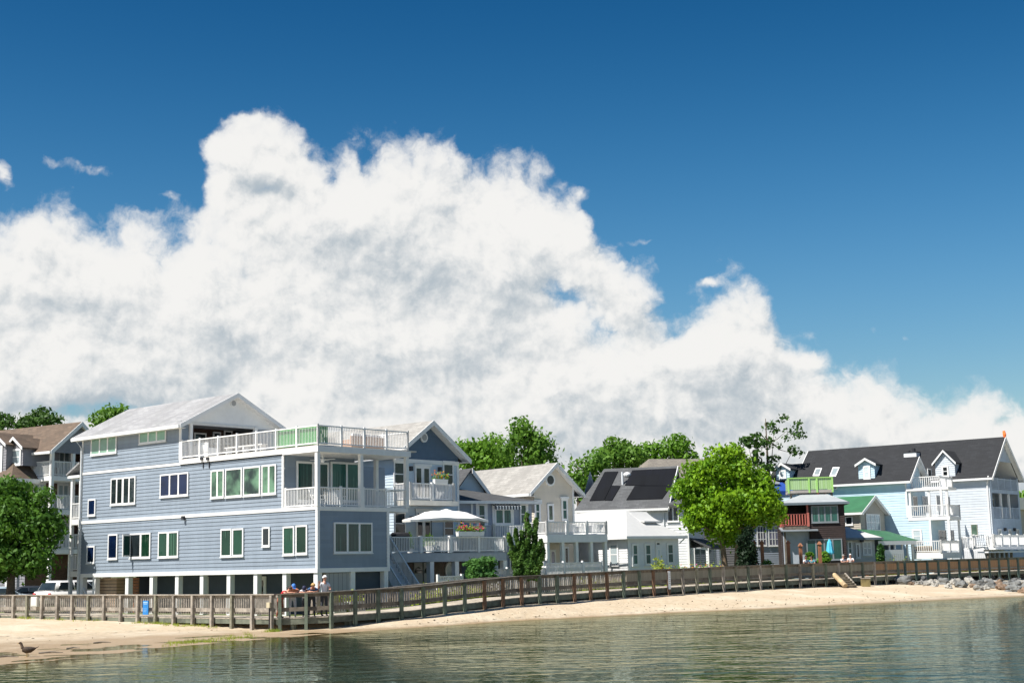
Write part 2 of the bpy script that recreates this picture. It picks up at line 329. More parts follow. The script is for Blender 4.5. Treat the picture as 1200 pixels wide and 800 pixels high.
def copy_tree(o, parent=None):
    c = o.copy(); COL.objects.link(c); c.parent = parent
    for ch in o.children: copy_tree(ch, c)
    return c
def clip(poly, lo, hi):
    def half(P, z, keep):
        out = []
        for i in range(len(P)):
            a, b = P[i], P[(i+1) % len(P)]; ia, ib = keep(a[1]), keep(b[1])
            if ia: out.append(a)
            if ia != ib: t = (z-a[1])/(b[1]-a[1]); out.append((a[0]+t*(b[0]-a[0]), z))
        return out
    P = half(poly, lo, lambda v: v >= lo-1e-9)
    return half(P, hi, lambda v: v <= hi+1e-9) if len(P) > 2 else []
class House:
    """local frame: x along the right/front face, y along the left face going back, z absolute height"""
    def __init__(s, name, label, cat, px, py, d, deg):
        p = at(px, py, d); s.C = Vector((p.x, p.y, 0)); s.phi = R_(deg)
        s.lx = Vector((math.cos(s.phi), math.sin(s.phi), 0)); s.ly = Vector((-s.lx.y, s.lx.x, 0)); s.d = d
        s.o = thing(name, label, cat, s.C, s.phi) if name else None
    def A(s, px, py, x=0.):
        v = ray(px, py); P0 = s.C + s.lx*x; t = (P0-EYE).dot(s.lx)/v.dot(s.lx); P = EYE+v*t; return (P-P0).dot(s.ly), P.z
    def B(s, px, py, y=0.):
        v = ray(px, py); P0 = s.C + s.ly*y; t = (P0-EYE).dot(s.ly)/v.dot(s.ly); P = EYE+v*t; return (P-P0).dot(s.lx), P.z
    def G(s, px, py, z): p = gz(px, py, z) - s.C; return p.dot(s.lx), p.dot(s.ly)
    def W(s, x, y, z=0.): return s.C + s.lx*x + s.ly*y + Vector((0, 0, z))
    def pt(s, pl, c, a, z, o):          # plane 'A': x = c, outward -x ; 'B': y = c, outward -y ; 'a','b': the far sides
        return {'A': (c-o, a, z), 'B': (a, c-o, z), 'a': (c+o, a, z), 'b': (a, c+o, z)}[pl]
    def clap(s, mb, pl, c, poly, pitch=.2, t=.026, o0=0.):
        z = min(p[1] for p in poly); zt = max(p[1] for p in poly)
        while z < zt-1e-4:
            P = clip(poly, z, min(z+pitch, zt))
            if len(P) > 2:
                ps = [s.pt(pl, c, a, zz, o0 + t*(1-(zz-z)/pitch)) for a, zz in P]; mb.face(ps if pl in 'Ba' else ps)
                low = sorted([a for a, zz in P if abs(zz-z) < 1e-5])
                if len(low) > 1: mb.face([s.pt(pl, c, low[0], z, o0), s.pt(pl, c, low[-1], z, o0), s.pt(pl, c, low[-1], z, o0+t), s.pt(pl, c, low[0], z, o0+t)])
            z += pitch
    def fbox(s, mb, pl, c, a0, a1, z0, z1, o0, o1):
        a0, a1 = sorted((a0, a1)); p = s.pt(pl, c, a0, z0, o0); q = s.pt(pl, c, a1, z1, o1); mb.box(p[0], q[0], p[1], q[1], p[2], q[2])
    def body(s, x0, x1, y0, y1, z0, z1, m, pitch=.2, gable=None, name='wall', sides='ABab'):
        """clapboarded box; gable = apex height of gables on the y ends"""
        mb = MB(); xa = (x0+x1)/2
        e = [(x0, z0), (x1, z0), (x1, z1)] + ([(xa, gable)] if gable else []) + [(x0, z1)]
        side = [(y0, z0), (y1, z0), (y1, z1), (y0, z1)]
        if 'A' in sides: s.clap(mb, 'A', x0, side, pitch)
        if 'a' in sides: s.clap(mb, 'a', x1, side, pitch)
        if 'B' in sides: s.clap(mb, 'B', y0, e, pitch)
        if 'b' in sides: s.clap(mb, 'b', y1, e, pitch)
        return mb.build(name, m, s.o)
    def groof(s, x0, x1, y0, y1, ze, za, m, trim=white, ov=.4, rk=.35, t=.16, fw=.24):
        """gable roof, ridge along y; returns the roof object; white fascia and rake boards as its trim"""
        xa = (x0+x1)/2; k = (za-ze)/(xa-x0); e0, e1 = x0-ov, x1+ov; zl = ze-ov*k; a, b = y0-rk, y1+rk
        mb = MB(); mb.slab([(e0, a, zl+t), (xa, a, za+t), (xa, b, za+t), (e0, b, zl+t)][::1], t); mb.slab([(xa, a, za+t), (e1, a, zl+t), (e1, b, zl+t), (xa, b, za+t)], t)
        r = mb.build('roof', m, s.o); tb = MB()
        for yy in (a-.06, b+.01):
            for q0, q1 in (((e0, zl), (xa, za)), ((xa, za), (e1, zl))):
                tb.hexa([(q0[0], yy, q0[1]-fw+t), (q1[0], yy, q1[1]-fw+t), (q1[0], yy+.05, q1[1]-fw+t), (q0[0], yy+.05, q0[1]-fw+t)], [(q0[0], yy, q0[1]+t+.01), (q1[0], yy, q1[1]+t+.01), (q1[0], yy+.05, q1[1]+t+.01), (q0[0], yy+.05, q0[1]+t+.01)])
        for xx, ss in ((e0, -1), (e1, 1)): tb.box(xx+ss*.01, xx+ss*.10, a, b, zl-.05, zl+t-.03)
        tb.build('fascia', trim, s.o)
        for ya, yb_ in ((a+.02, y0-.03), (y1+.03, b-.02)):
            for xx0, zz0, xx1, zz1 in ((e0+.03, zl, xa, za), (xa, za, e1-.03, zl)):
                ms = MB(); ms.hexa([(xx0, ya, zz0-.06), (xx1, ya, zz1-.06), (xx1, yb_, zz1-.06), (xx0, yb_, zz0-.06)], [(xx0, ya, zz0-.015), (xx1, ya, zz1-.015), (xx1, yb_, zz1-.015), (xx0, yb_, zz0-.015)]); ms.build('soffit', trim, s.o)  # white boards added under the rakes to brighten the dark roof underside
        sf = MB()                                                    # soffit closing the overhang
        for xx0, xx1 in ((e0+.02, x0-.03), (x1+.03, e1-.02)): sf.box(xx0, xx1, a+.02, b-.02, zl-.045, zl-.02)
        sf.build('soffit', trim, s.o)
        return r
    def hroof(s, x0, x1, y0, y1, ze, za, m, ov=.4, t=.14, trim=white, ridge=None):
        """hip roof over a box; ridge = ((xa,ya),(xb,yb)) or centred"""
        e = [(x0-ov, y0-ov), (x1+ov, y0-ov), (x1+ov, y1+ov), (x0-ov, y1+ov)]
        if ridge is None:
            w, l = x1-x0, y1-y0; h = min(w, l)/2
            ridge = (((x0+x1)/2, y0+h), ((x0+x1)/2, y1-h)) if l >= w else ((x0+h, (y0+y1)/2), (x1-h, (y0+y1)/2))
        (p, q) = ridge; P, Q = (*p, za), (*q, za); E = [(*c, ze) for c in e]; mb = MB()
        alongy = abs(q[1]-p[1]) >= abs(q[0]-p[0])
        if alongy: F = [[E[0], E[1], P], [E[1], E[2], Q, P], [E[2], E[3], Q], [E[3], E[0], P, Q]]
        else: F = [[E[0], E[1], Q, P], [E[1], E[2], Q], [E[2], E[3], P, Q], [E[3], E[0], P]]
        for f in F: mb.face(f)
        mb.face([(*c, ze-.02) for c in reversed(e)]); r = mb.build('roof', m, s.o)
        tb = MB(); X0, X1, Y0, Y1 = x0-ov, x1+ov, y0-ov, y1+ov
        for b in ((X0-.05, X1+.05, Y0-.06, Y0-.005), (X0-.05, X1+.05, Y1+.005, Y1+.06), (X0-.06, X0-.005, Y0, Y1), (X1+.005, X1+.06, Y0, Y1)): tb.box(*b, ze-.17, ze+.015)
        tb.build('fascia', trim, s.o); return r
    def win(s, pl, r, c=0., n=1, g=None, rows=1, fw=.085, m=white, name='window', o=.0, split=None, head=False, sill=True, div=.06):
        """window from a pixel rectangle (x0,y0,x1,y1): frame part, pane sub-part"""
        f = s.A if pl == 'A' else s.B
        p, q = f(r[0], r[1], c), f(r[2], r[3], c); p2, q2 = f(r[0], r[3], c), f(r[2], r[1], c)
        a0, a1 = sorted((p[0], q[0])); z0, z1 = (q[1]+p2[1])/2, (p[1]+q2[1])/2
        return s.winm(pl, c, a0, a1, z0, z1, n, g, rows, fw, m, name, o, head, sill, div)
    def winm(s, pl, c, a0, a1, z0, z1, n=1, g=None, rows=1, fw=.085, m=white, name='window', o=0., head=False, sill=True, div=.06):
        mb = MB(); O0, O1 = o+.004, o+.065
        s.fbox(mb, pl, c, a0, a0+fw, z0, z1, O0, O1); s.fbox(mb, pl, c, a1-fw, a1, z0, z1, O0, O1)
        s.fbox(mb, pl, c, a0+fw, a1-fw, z1-fw, z1, O0, O1-.003); s.fbox(mb, pl, c, a0+fw, a1-fw, z0, z0+fw, O0, O1-.003)
        iw = (a1-a0-2*fw)
        for k in range(1, n): x = a0+fw+iw*k/n; s.fbox(mb, pl, c, x-div, x+div, z0+fw, z1-fw, O0, O1-.006)
        for k in range(1, rows): z = z0+(z1-z0)*k/rows; s.fbox(mb, pl, c, a0+fw, a1-fw, z-.03, z+.03, O0, O1-.012)
        if sill: s.fbox(mb, pl, c, a0-.03, a1+.03, z0-.05, z0-.002, O0, o+.09)
        if head: s.fbox(mb, pl, c, a0-.08, a1+.08, z1+.002, z1+.16, O0, o+.12)
        w = mb.build(name, m, s.o); gb = MB(); s.fbox(gb, pl, c, a0+fw-.005, a1-fw+.005, z0+fw-.005, z1-fw+.005, o+.01, o+.04)
        gb.build('pane', g or gl_dark, w); return w
    def part(s, mb, name, m, label=None, smooth=False):
        o = mb.build(name, m, s.o, smooth=smooth)
        if label: o['label'] = label
        return o
def railing(mb, pts, z, h=1.0, sp=.115, bal=.028, post=.10, pstep=1.7, cap=.09, zb=.09, ph=.06, ends=True):
    """white balustrade along a polyline of (x, y[, dz]) points standing on height z"""
    for (a, b) in zip(pts[:-1], pts[1:]):
        a3 = Vector((a[0], a[1], z+(a[2] if len(a) > 2 else 0))); b3 = Vector((b[0], b[1], z+(b[2] if len(b) > 2 else 0))); L = (b3-a3).length; U = Vector((0, 0, 1))
        mb.bar(a3+U*(h-.03), b3+U*(h-.03), cap, .06); mb.bar(a3+U*zb, b3+U*zb, .045, .06)
        n = max(1, round(L/sp))
        for k in range(1, n):
            p = a3.lerp(b3, k/n); mb.box(p.x-bal/2, p.x+bal/2, p.y-bal/2, p.y+bal/2, p.z+zb+.03, p.z+h-.06)
        m = max(1, round(L/pstep))
        for k in range(m+1):
            if not ends and k in (0, m): continue
            p = a3.lerp(b3, k/m); mb.box(p.x-post/2, p.x+post/2, p.y-post/2, p.y+post/2, p.z-.02, p.z+h+ph)
# ------------------------------------------------------------------ shore, boardwalk line
SHORE = [(p.x, p.y) for p in (gz(x, y, 0) for x, y in [(0, 779), (100, 770), (200, 758), (280, 751), (330, 747), (400, 741), (500, 734), (600, 727), (700, 722), (800, 717), (900, 713), (1000, 707.5), (1080, 703.5)])]
SHORE = [(-300, 20), (-60, 34), (-22, 41.5)] + SHORE + [(28, 91.5), (34, 95), (42, 101), (60, 112), (90, 128), (400, 300)]
WPX = [(-130, 697.5, 84), (30, 696.6, 77), (180, 696.6, 71), (322, 695.9, 65), (385, 693.3, 65.3), (480, 688, 68.5), (600, 675.3, 74), (740, 668, 82), (900, 661.5, 95), (1040, 657.3, 106), (1190, 652.8, 119), (1330, 649, 131), (1500, 644, 150)]
WALK = [at(*w) for w in WPX]                                        # rail tops
ZS = [.5, .5, .3, .02, .05, .35, .70, .78, .80, .72, .60, .6, .6]    # sand level under each rail point
ZD = [p.z-1.07 for p in WALK]
def pl_near(pts, x, y):
    best = (1e18, 0, 0)
    for i in range(len(pts)-1):
        ax, ay = pts[i][0], pts[i][1]; bx, by = pts[i+1][0], pts[i+1][1]; dx, dy = bx-ax, by-ay
        t = max(0, min(1, ((x-ax)*dx+(y-ay)*dy)/(dx*dx+dy*dy))); d2 = (x-ax-t*dx)**2+(y-ay-t*dy)**2
        if d2 < best[0]: best = (d2, i+t, (dx*(y-ay)-dy*(x-ax)))
    return math.sqrt(best[0])*(1 if best[2] > 0 else -1), best[1]
def lerpl(L, s): i = min(int(s), len(L)-2); return L[i]+(L[i+1]-L[i])*(s-i)
def terrain(x, y):
    """height, sand-ness"""
    ds, _ = pl_near(SHORE, x, y); dw, s = pl_near(WALK, x, y)
    if ds < 0: return max(-2.5, .085*ds), 1.
    zw = lerpl(ZS, s); zl = lerpl(ZD, s)-.16
    if dw < 0:
        t = ds/(ds-dw); bumps = .05*noise.noise(Vector((x*.5, y*.5, 0)))+.03*noise.noise(Vector((x*1.6, y*1.6, 3)))
        return zw*t**.85 + bumps*min(1, t*4), 1.
    f = min(1, dw/1.8); return zw+(zl-zw)*f*f*(3-2*f), 1. if dw < 1.2 else max(0, 1-(dw-1.2)/1.2)
def build_ground():
    xs = [-3000, -1200, -500, -200, -120, -80, -60]+list(np.arange(-48, 64, .6))+[70, 80, 95, 120, 160, 240, 500, 1200, 3000]
    ys = [-2500, -800, -300, -100, -30, 0, 20, 30]+list(np.arange(36, 112, .6))+list(np.arange(112, 135, 1.5))+[140, 150, 170, 200, 260, 400, 800, 1800, 4000, 7000]
    V, A = [], []
    for y in ys:
        for x in xs: z, a = terrain(x, y); V.append((x, y, z)); A.append(a)
    n = len(xs); F = [(j*n+i, j*n+i+1, (j+1)*n+i+1, (j+1)*n+i) for j in range(len(ys)-1) for i in range(n-1)]
    me = bpy.data.meshes.new('ground'); me.from_pydata(V, [], F); at_ = me.attributes.new('sand', 'FLOAT', 'POINT'); at_.data.foreach_set('value', A)
    me.polygons.foreach_set('use_smooth', [True]*len(F))
    M = bpy.data.materials.new('sand_and_turf'); M.use_nodes = True; M.node_tree.nodes.clear(); g = NT(M.node_tree)
    P = g.new('ShaderNodeNewGeometry').outputs['Position']; s = g.new('ShaderNodeAttribute', attribute_name='sand').outputs['Fac']
    n1 = g.noise(P, .35, 5, .6); n2 = g.noise(P, 3.5, 6, .65); n3 = g.noise(P, 26, 3, .6); z = g.sep(P)[2]
    sand = g.mix(g.ss(n2, .3, .7), (.46, .365, .25), (.55, .455, .33)); sand = g.mix(g.ss(n1, .45, .7), sand, (.58, .505, .385))
    sand = g.mix(g.m('MULTIPLY', g.ss(n3, .55, .75), .35), sand, (.30, .23, .16))
    wr = g.m('ADD', z, g.m('MULTIPLY', g.m('SUBTRACT', g.noise(g.vm('MULTIPLY', P, (1, 1, 0)), .8, 4, .6), .5), .11))
    sand = g.mix(g.ss(wr, .015, .085, 1, 0), sand, (.36, .265, .165))                 # wet band
    wr2 = g.m('ABSOLUTE', g.m('SUBTRACT', wr, .13)); wrack = g.m('MULTIPLY', g.ss(wr2, .0, .035, 1, 0), g.ss(n2, .5, .62)); sand = g.mix(g.m('MULTIPLY', wrack, .8), sand, (.12, .09, .055))
    turf = g.mix(g.ss(n2, .35, .65), (.06, .11, .03), (.16, .17, .07)); turf = g.mix(g.ss(n1, .5, .6), turf, (.30, .28, .24))
    b = g.new('ShaderNodeBsdfPrincipled'); g.put(b.inputs['Base Color'], g.mix(s, turf, sand)); g.put(b.inputs['Roughness'], g.ss(wr, .05, .2, .45, .95)); b.inputs['Specular IOR Level'].default_value = .3
    bp = g.new('ShaderNodeBump'); bp.inputs['Strength'].default_value = .8; bp.inputs['Distance'].default_value = .07; g.put(bp.inputs['Height'], g.m('ADD', g.m('ADD', n2, g.m('MULTIPLY', g.noise(P, 1.5, 3, .55), 1.3)), g.m('MULTIPLY', n3, .35))); g.l.new(bp.outputs[0], b.inputs['Normal'])
    g.l.new(b.outputs[0], g.new('ShaderNodeOutputMaterial').inputs[0]); me.materials.append(M)
    o = bpy.data.objects.new('ground', me); COL.objects.link(o); tag(o, kind='structure')
build_ground()
def build_water():
    xs = [-3000, -600, -150, -70]+list(np.arange(-45, 62, 1.))+[80, 130, 400, 1500, 3000]; ys = [-2500, -600, -100, -20, 10, 25]+list(np.arange(32, 112, 1.))+[120, 140, 200, 320]
    V, A = [], []
    for y in ys:
        for x in xs:
            ds, _ = pl_near(SHORE, x, y); V.append((x, y, 0)); A.append(max(0, min(1, -ds/6.)))
    n = len(xs); F = [(j*n+i, j*n+i+1, (j+1)*n+i+1, (j+1)*n+i) for j in range(len(ys)-1) for i in range(n-1)]
    me = bpy.data.meshes.new('water'); me.from_pydata(V, [], F); a = me.attributes.new('depth', 'FLOAT', 'POINT'); a.data.foreach_set('value', A)
    M = bpy.data.materials.new('murky_bay_water'); M.use_nodes = True; M.node_tree.nodes.clear(); g = NT(M.node_tree)
    P = g.new('ShaderNodeNewGeometry').outputs['Position']; dp = g.new('ShaderNodeAttribute', attribute_name='depth').outputs['Fac']
    w1 = g.noise(g.vm('MULTIPLY', P, (.8, 1.35, 1)), .80, 2, .5, .8); w2 = g.noise(g.vm('MULTIPLY', P, (1, 1.3, 1)), 4.2, 3, .6, .4); w3 = g.noise(P, .22, 2, .5)
    w4 = g.noise(g.vm('MULTIPLY', P, (1, 1.2, 1)), 2.3, 2, .5, .5); patch = g.ss(g.noise(g.vm('MULTIPLY', P, (.6, 1.6, 1)), .10, 3, .55), .32, .66, .55, 1.35)
    h = g.m('ADD', g.m('MULTIPLY', g.m('ADD', g.m('ADD', g.m('MULTIPLY', w1, 1.7), g.m('MULTIPLY', w4, .55)), g.m('MULTIPLY', w2, .10)), patch), g.m('MULTIPLY', w3, 1.2))
    bp = g.new('ShaderNodeBump'); bp.inputs['Strength'].default_value = 1.; bp.inputs['Distance'].default_value = WAVE
    calm = g.ss(dp, 0., .5, .35, 1.); g.put(bp.inputs['Height'], g.m('MULTIPLY', h, calm))
    mur = g.new('ShaderNodeBsdfDiffuse'); g.put(mur.inputs[0], g.mix(w3, (.028, .036, .014), (.022, .036, .020)))
    tr = g.new('ShaderNodeBsdfTransparent'); tr.inputs[0].default_value = (.66, .62, .42, 1)
    body = g.new('ShaderNodeMixShader'); g.put(body.inputs[0], g.ss(dp, .02, .75, .12, .97)); g.l.new(tr.outputs[0], body.inputs[1]); g.l.new(mur.outputs[0], body.inputs[2])
    gl = g.new('ShaderNodeBsdfGlossy'); gl.inputs['Roughness'].default_value = .03; gl.inputs[0].default_value = (.62, .70, .63, 1); g.l.new(bp.outputs[0], gl.inputs['Normal'])
    fr = g.new('ShaderNodeFresnel'); fr.inputs[0].default_value = 1.333; g.l.new(bp.outputs[0], fr.inputs['Normal'])
    mx = g.new('ShaderNodeMixShader'); g.l.new(fr.outputs[0], mx.inputs[0]); g.l.new(body.outputs[0], mx.inputs[1]); g.l.new(gl.outputs[0], mx.inputs[2])
    g.l.new(mx.outputs[0], g.new('ShaderNodeOutputMaterial').inputs[0]); me.materials.append(M)
    o = bpy.data.objects.new('water', me); COL.objects.link(o); tag(o, kind='structure')
WAVE = .038
build_water()
# arc-length walk along the rail line
CUM = [0.]
for p, q in zip(WALK[:-1], WALK[1:]): CUM.append(CUM[-1]+math.hypot(q.x-p.x, q.y-p.y))
def walk(L, off=0., dz=0.):
    """point at arc length L, off metres to the land side; z = deck + dz"""
    i = max(k for k in range(len(CUM)-1) if CUM[k] <= L+1e-6 or k == 0); t = (L-CUM[i])/(CUM[i+1]-CUM[i]); p = WALK[i].lerp(WALK[i+1], t)
    def nrm(k): d = WALK[k+1]-WALK[k]; return Vector((-d.y, d.x, 0)).normalized()
    n = nrm(i)
    if t > .5 and i+2 < len(WALK): n = n.lerp(nrm(i+1), t-.5)
    elif t < .5 and i > 0: n = nrm(i-1).lerp(n, .5+t)
    n = n.normalized(); return Vector((p.x+n.x*off, p.y+n.y*off, p.z-1.07+dz))
def Lpx(px):
    """arc length whose rail point shows at pixel column px"""
    lo, hi = 0., CUM[-1]
    for _ in range(40):
        m = (lo+hi)/2; v = walk(m, 0, 1.07)-EYE; x = 600+FPX*v.dot(cR)/v.dot(cF)
        lo, hi = (m, hi) if x < px else (lo, m)
    return lo
WID = 2.5
def wb(px, off):
    """point off metres behind the rail line that stands in pixel column px"""
    lo, hi = 0., CUM[-1]
    for _ in range(40):
        m = (lo+hi)/2; v = walk(m, off, 1.)-EYE; x = 600+FPX*v.dot(cR)/v.dot(cF)
        lo, hi = (m, hi) if x < px else (lo, m)
    return walk(lo, off)
def strip(mb, L0, L1, o0, o1, z0, z1, step=1.2):
    n = max(1, round((L1-L0)/step))
    for k in range(n):
        a, b = L0+(L1-L0)*k/n, L0+(L1-L0)*(k+1)/n
        q = [walk(a, o0), walk(b, o0), walk(b, o1), walk(a, o1)]
        mb.hexa([p+Vector((0, 0, z0)) for p in q], [p+Vector((0, 0, z1)) for p in q])
LC = Lpx(324); L30 = Lpx(32); LN = Lpx(1058); LPK = Lpx(775); LEND = CUM[-1]-1; LST = 1.
mb = MB()
n = int((LEND-LST)/.145)
for k in range(n):                                                    # planks laid across
    a = LST+k*.145; q = [walk(a, .02), walk(a+.139, .02), walk(a+.139, WID), walk(a, WID)]; mb.hexa([p+Vector((0, 0, -.045)) for p in q], [p+Vector((0, 0, random.uniform(-.003, .003))) for p in q])
deck = mb.build('boardwalk_deck', mat('sunned_walk_planks', (.42, .37, .30), .85, var=.3, vscale=6)); tag(deck, kind='structure')
mb = MB(); strip(mb, LST, LC, .03, .09, -.26, -.05); strip(mb, LC, LEND, .03, .09, -.30, -.05); strip(mb, LST, LEND, 1.2, 1.28, -.28, -.05); strip(mb, LST, LEND, WID-.1, WID-.03, -.28, -.05)
for L in np.arange(LC+.7, LEND, 2.9):
    a, b = walk(L, .1, -.42), walk(L, WID, -.42); mb.bar(a, b, .12, .22)
    for o in (.35, 2.2): p = walk(L, o); mb.box(p.x-.13, p.x+.13, p.y-.13, p.y+.13, terrain(p.x, p.y)[0]-.4, p.z-.3)
tag(mb.build('boardwalk_frame', wood_green), kind='structure')
def rail_run(name, label, L0, L1, step, pm, railm, posts, midz, cols, pw=.145, boards=None, grp=None):
    o0 = walk((L0+L1)/2, 0, 0); t = thing(name, label, 'railing', o0, 0, grp)
    def P(mb, nm, m): return mb.build(nm, m, t)
    def sh(mb): mb.v = [(v[0]-o0.x, v[1]-o0.y, v[2]-o0.z) for v in mb.v]; return mb
    for k, L in enumerate(posts):
        p = walk(L, -.09); r = random.Random(k+int(L0)); z0 = terrain(p.x, p.y)[0]-.35; mb = MB(); c = walk(L+.05, -.09)-walk(L-.05, -.09); c.z = 0; c = c.normalized()*pw/2; e = Vector((-c.y, c.x, 0)); tl = Vector((r.uniform(-.012, .012), r.uniform(-.012, .012), 0))
        q = [p-c-e, p+c-e, p+c+e, p-c+e]; mb.hexa([Vector((v.x, v.y, z0)) for v in q], [Vector((v.x, v.y, p.z+1.03+r.uniform(-.02, .01)))+tl for v in q]); P(sh(mb), 'post', cols[k % len(cols)] if callable(cols) is False else cols(k))
    mb = MB(); strip(mb, L0, L1, -.15, .10, 1.04, 1.085); P(sh(mb), 'handrail', railm)
    mb = MB(); strip(mb, L0, L1, .0, .04, .90, 1.035); P(sh(mb), 'top_rail', railm)
    if midz:
        mb = MB(); strip(mb, L0, L1, .0, .04, midz-.09, midz+.09); P(sh(mb), 'mid_rail', railm)
    if boards:
        mb = MB(); strip(mb, L0, L1, .045, .075, boards[0], boards[1]); P(sh(mb), 'infill_board', boards[2])
    return t
left_posts = [Lpx(x) for x in (-20, -1, 18, 34, 51, 69, 86.6, 105.5, 123.8, 143.5, 163.3, 184.5, 205.6, 228, 250, 273.5, 297, 319.5)]
wood_p = [wood_grey, wood_grey, wood_grey, mat('mossy_grey_wood', (.24, .23, .17), .85, var=.28, vscale=5)]
rail_run('wooden_railing', 'weathered grey timber railing along the sand, left of the five people', LST, LC-.05, 1.4, .14, wood_grey, left_posts, .36, wood_p)
rp = [Lpx(x) for x in (329, 358.6, 387.5, 415, 441.8, 468.8, 494.3, 519.5, 542.8, 566, 587.5, 609.5, 630.5, 651, 671, 690, 709.5, 729, 747.5, 764, 781.5)]
L = rp[-1]; st = 1.62
while True:
    L += st
    if L > LN: break
    rp.append(L)
cg = mat('green_grey_post_wood', (.125, .155, .115), .85, var=.3, vscale=4)
rcols = lambda k: cg if k < 7 else (wood_brown if (k*7) % 5 in (0, 2, 3) else cg) if k < 21 else [wood_grey, wood_p[3], cg][k % 3]
rail_run('wooden_railing', 'long curving timber railing with dark caps and green to brown posts above the sand', LC+.05, LN-.05, 1.6, .14, wood_dark, rp, .37, rcols, grp=None)
tp = []; L = LN+.1
while L < LEND: tp.append(L); L += 1.55
rail_run('wooden_railing', 'far timber railing on teal stained posts above the boulders at right', LN, LEND, 1.55, .14, mat('dark_teal_rail_wood', (.10, .115, .095), .85, var=.3), tp, None, [wood_teal])
def back_fence(name, label, L0, L1, kind, m, h=1.02, off=WID-.02, zb=.06):
    o0 = walk((L0+L1)/2, off, 0); t = thing(name, label, 'fence', o0)
    def sh(mb): mb.v = [(v[0]-o0.x, v[1]-o0.y, v[2]-o0.z) for v in mb.v]; return mb
    mb = MB()
    if kind == 'picket':
        L = L0
        while L < L1:
            p = walk(L, off); w = .038; mb.box(p.x-w, p.x+w, p.y-w*.5, p.y+w*.5, p.z+zb, p.z+h-.04+random.uniform(-.02, .02)); L += .17
    else: strip(mb, L0, L1, off, off+.03, zb, h-.03, 1.5)
    sh(mb).build('picket' if kind == 'picket' else 'board_panel', m, t)
    for z0, z1 in ((h-.16, h-.04), (zb+.1, zb+.22)): mb = MB(); strip(mb, L0, L1, off-.05, off, z0, z1); sh(mb).build('rail', m if kind == 'picket' else wood_grey, t)
    mb = MB(); strip(mb, L0, L1, off-.07, off+.07, h-.035, h+.005); sh(mb).build('cap', wood_grey, t)
    return t
back_fence('picket_fence', 'grey picket fence on the land side of the boardwalk, left of the corner', LST, LC-1.6, 'picket', wood_grey)
back_fence('picket_fence', 'pale picket fence on the land side of the boardwalk between corner and big lime tree', LC+1.4, LPK, 'picket', pick)
back_fence('board_fence', 'solid grey olive board fence behind the walk beside the dark brown house', LPK, LN, 'board', boardp, 1.03)
back_fence('board_fence', 'solid orange brown board fence behind the teal posts at far right', LN, LEND, 'board', boardo, 1.03)
# ------------------------------------------------------------------ houses
GZ = .3                                                              # wall feet, a little below the land
def columns(h, pts, z0, z1, w=.28, m=white, name='post'):
    for x, y in pts: mb = MB(); mb.box(x-w/2, x+w/2, y-w/2, y+w/2, z0, z1); h.part(mb, name, m)
# ---- the big slate blue house
hA = H = House('blue_house', 'big slate blue three storey house on white stilts, behind the five people', 'house', 372, 524, 72, 49.5)
zc = lambda y: H.A(372, y)[1]
zs0, zs1, zm0, zm1, zt0, zt1 = zc(670.6), zc(665.5), zc(596.6), zc(592.6), zc(529), zc(519.5)
LY = H.A(95, 600)[0]; LX = H.B(455, 640)[0]; y2 = H.A(212.5, 510)[0]; yp = H.A(333, 560)[0]; PX = H.B(477.5, 560)[0]
ze = H.A(212.5, 496.5)[1]; x1t, _ = H.B(317, 500, y2); xap, za = H.B(272.8, 464.5, y2); x1t = max(x1t, 2*xap)
zl0, zl1 = H.A(95, 553)[1], H.A(95, 547.5)[1]
yq = yp+4.
mb = MB(); side = lambda y0, y1, z0, z1: [(y0, z0), (y1, z0), (y1, z1), (y0, z1)]
H.clap(mb, 'A', 0, side(0, LY, zs1, zm0)); H.clap(mb, 'A', 0, side(yp, LY, zm1, zt0)); H.clap(mb, 'A', 0, side(y2, LY, zt0, ze))
H.clap(mb, 'B', 0, [(0, zs1), (LX, zs1), (LX, zm0), (0, zm0)])
H.clap(mb, 'B', yp, [(0.03, zm1), (LX, zm1), (LX, zt0), (0.03, zt0)])
H.clap(mb, 'a', LX, side(0, yq, zs1, zm0)); H.clap(mb, 'a', LX, side(yp, yq, zm1, zt0)); H.clap(mb, 'a', x1t, side(yq, y2, zs1, zt0)); H.clap(mb, 'a', x1t, side(y2, LY, zs1, ze)); xw = H.B(451, 560, yq)[0]; H.clap(mb, 'B', yq, [(LX, zs1), (xw, zs1), (xw, zt0), (LX, zt0)]); H.clap(mb, 'b', LY, [(0, zs1), (x1t, zs1), (x1t, ze), (x1t/2, za), (0, ze)])
H.part(mb, 'wall', blue)
mb = MB()                                                            # white bands, corner boards
for z0, z1, a0, a1 in ((zs0, zs1, -.06, LY), (zm0, zm1, -.06, LY)): H.fbox(mb, 'A', 0, a0, a1, z0, z1, -.01, .06)
H.fbox(mb, 'A', 0, y2, LY, zt0+.02, zt1-.25, -.01, .05)
for z0, z1 in ((zs0, zs1), (zm0, zm1)): H.fbox(mb, 'B', 0, 0, LX+.06, z0, z1, -.01, .058)
H.fbox(mb, 'A', 0, -.055, .10, zs1, zm0, -.02, .05); H.fbox(mb, 'B', 0, 0, .12, zs1, zm0, -.02, .05); H.fbox(mb, 'B', 0, LX-.12, LX+.05, zs1, zm0, -.02, .05)
H.fbox(mb, 'A', 0, LY-.12, LY, zs1, ze, -.02, .045); H.fbox(mb, 'A', 0, yp, yp+.14, zm1, zt0, -.02, .05); H.fbox(mb, 'A', 0, y2-.02, y2+.14, zt1-.1, ze, -.02, .05)
H.part(mb, 'trim', white)
mb = MB(); mb.box(.05, LX-.05, .05, LY-.05, zs0-.02, zs0+.1); H.part(mb, 'underside', tread)
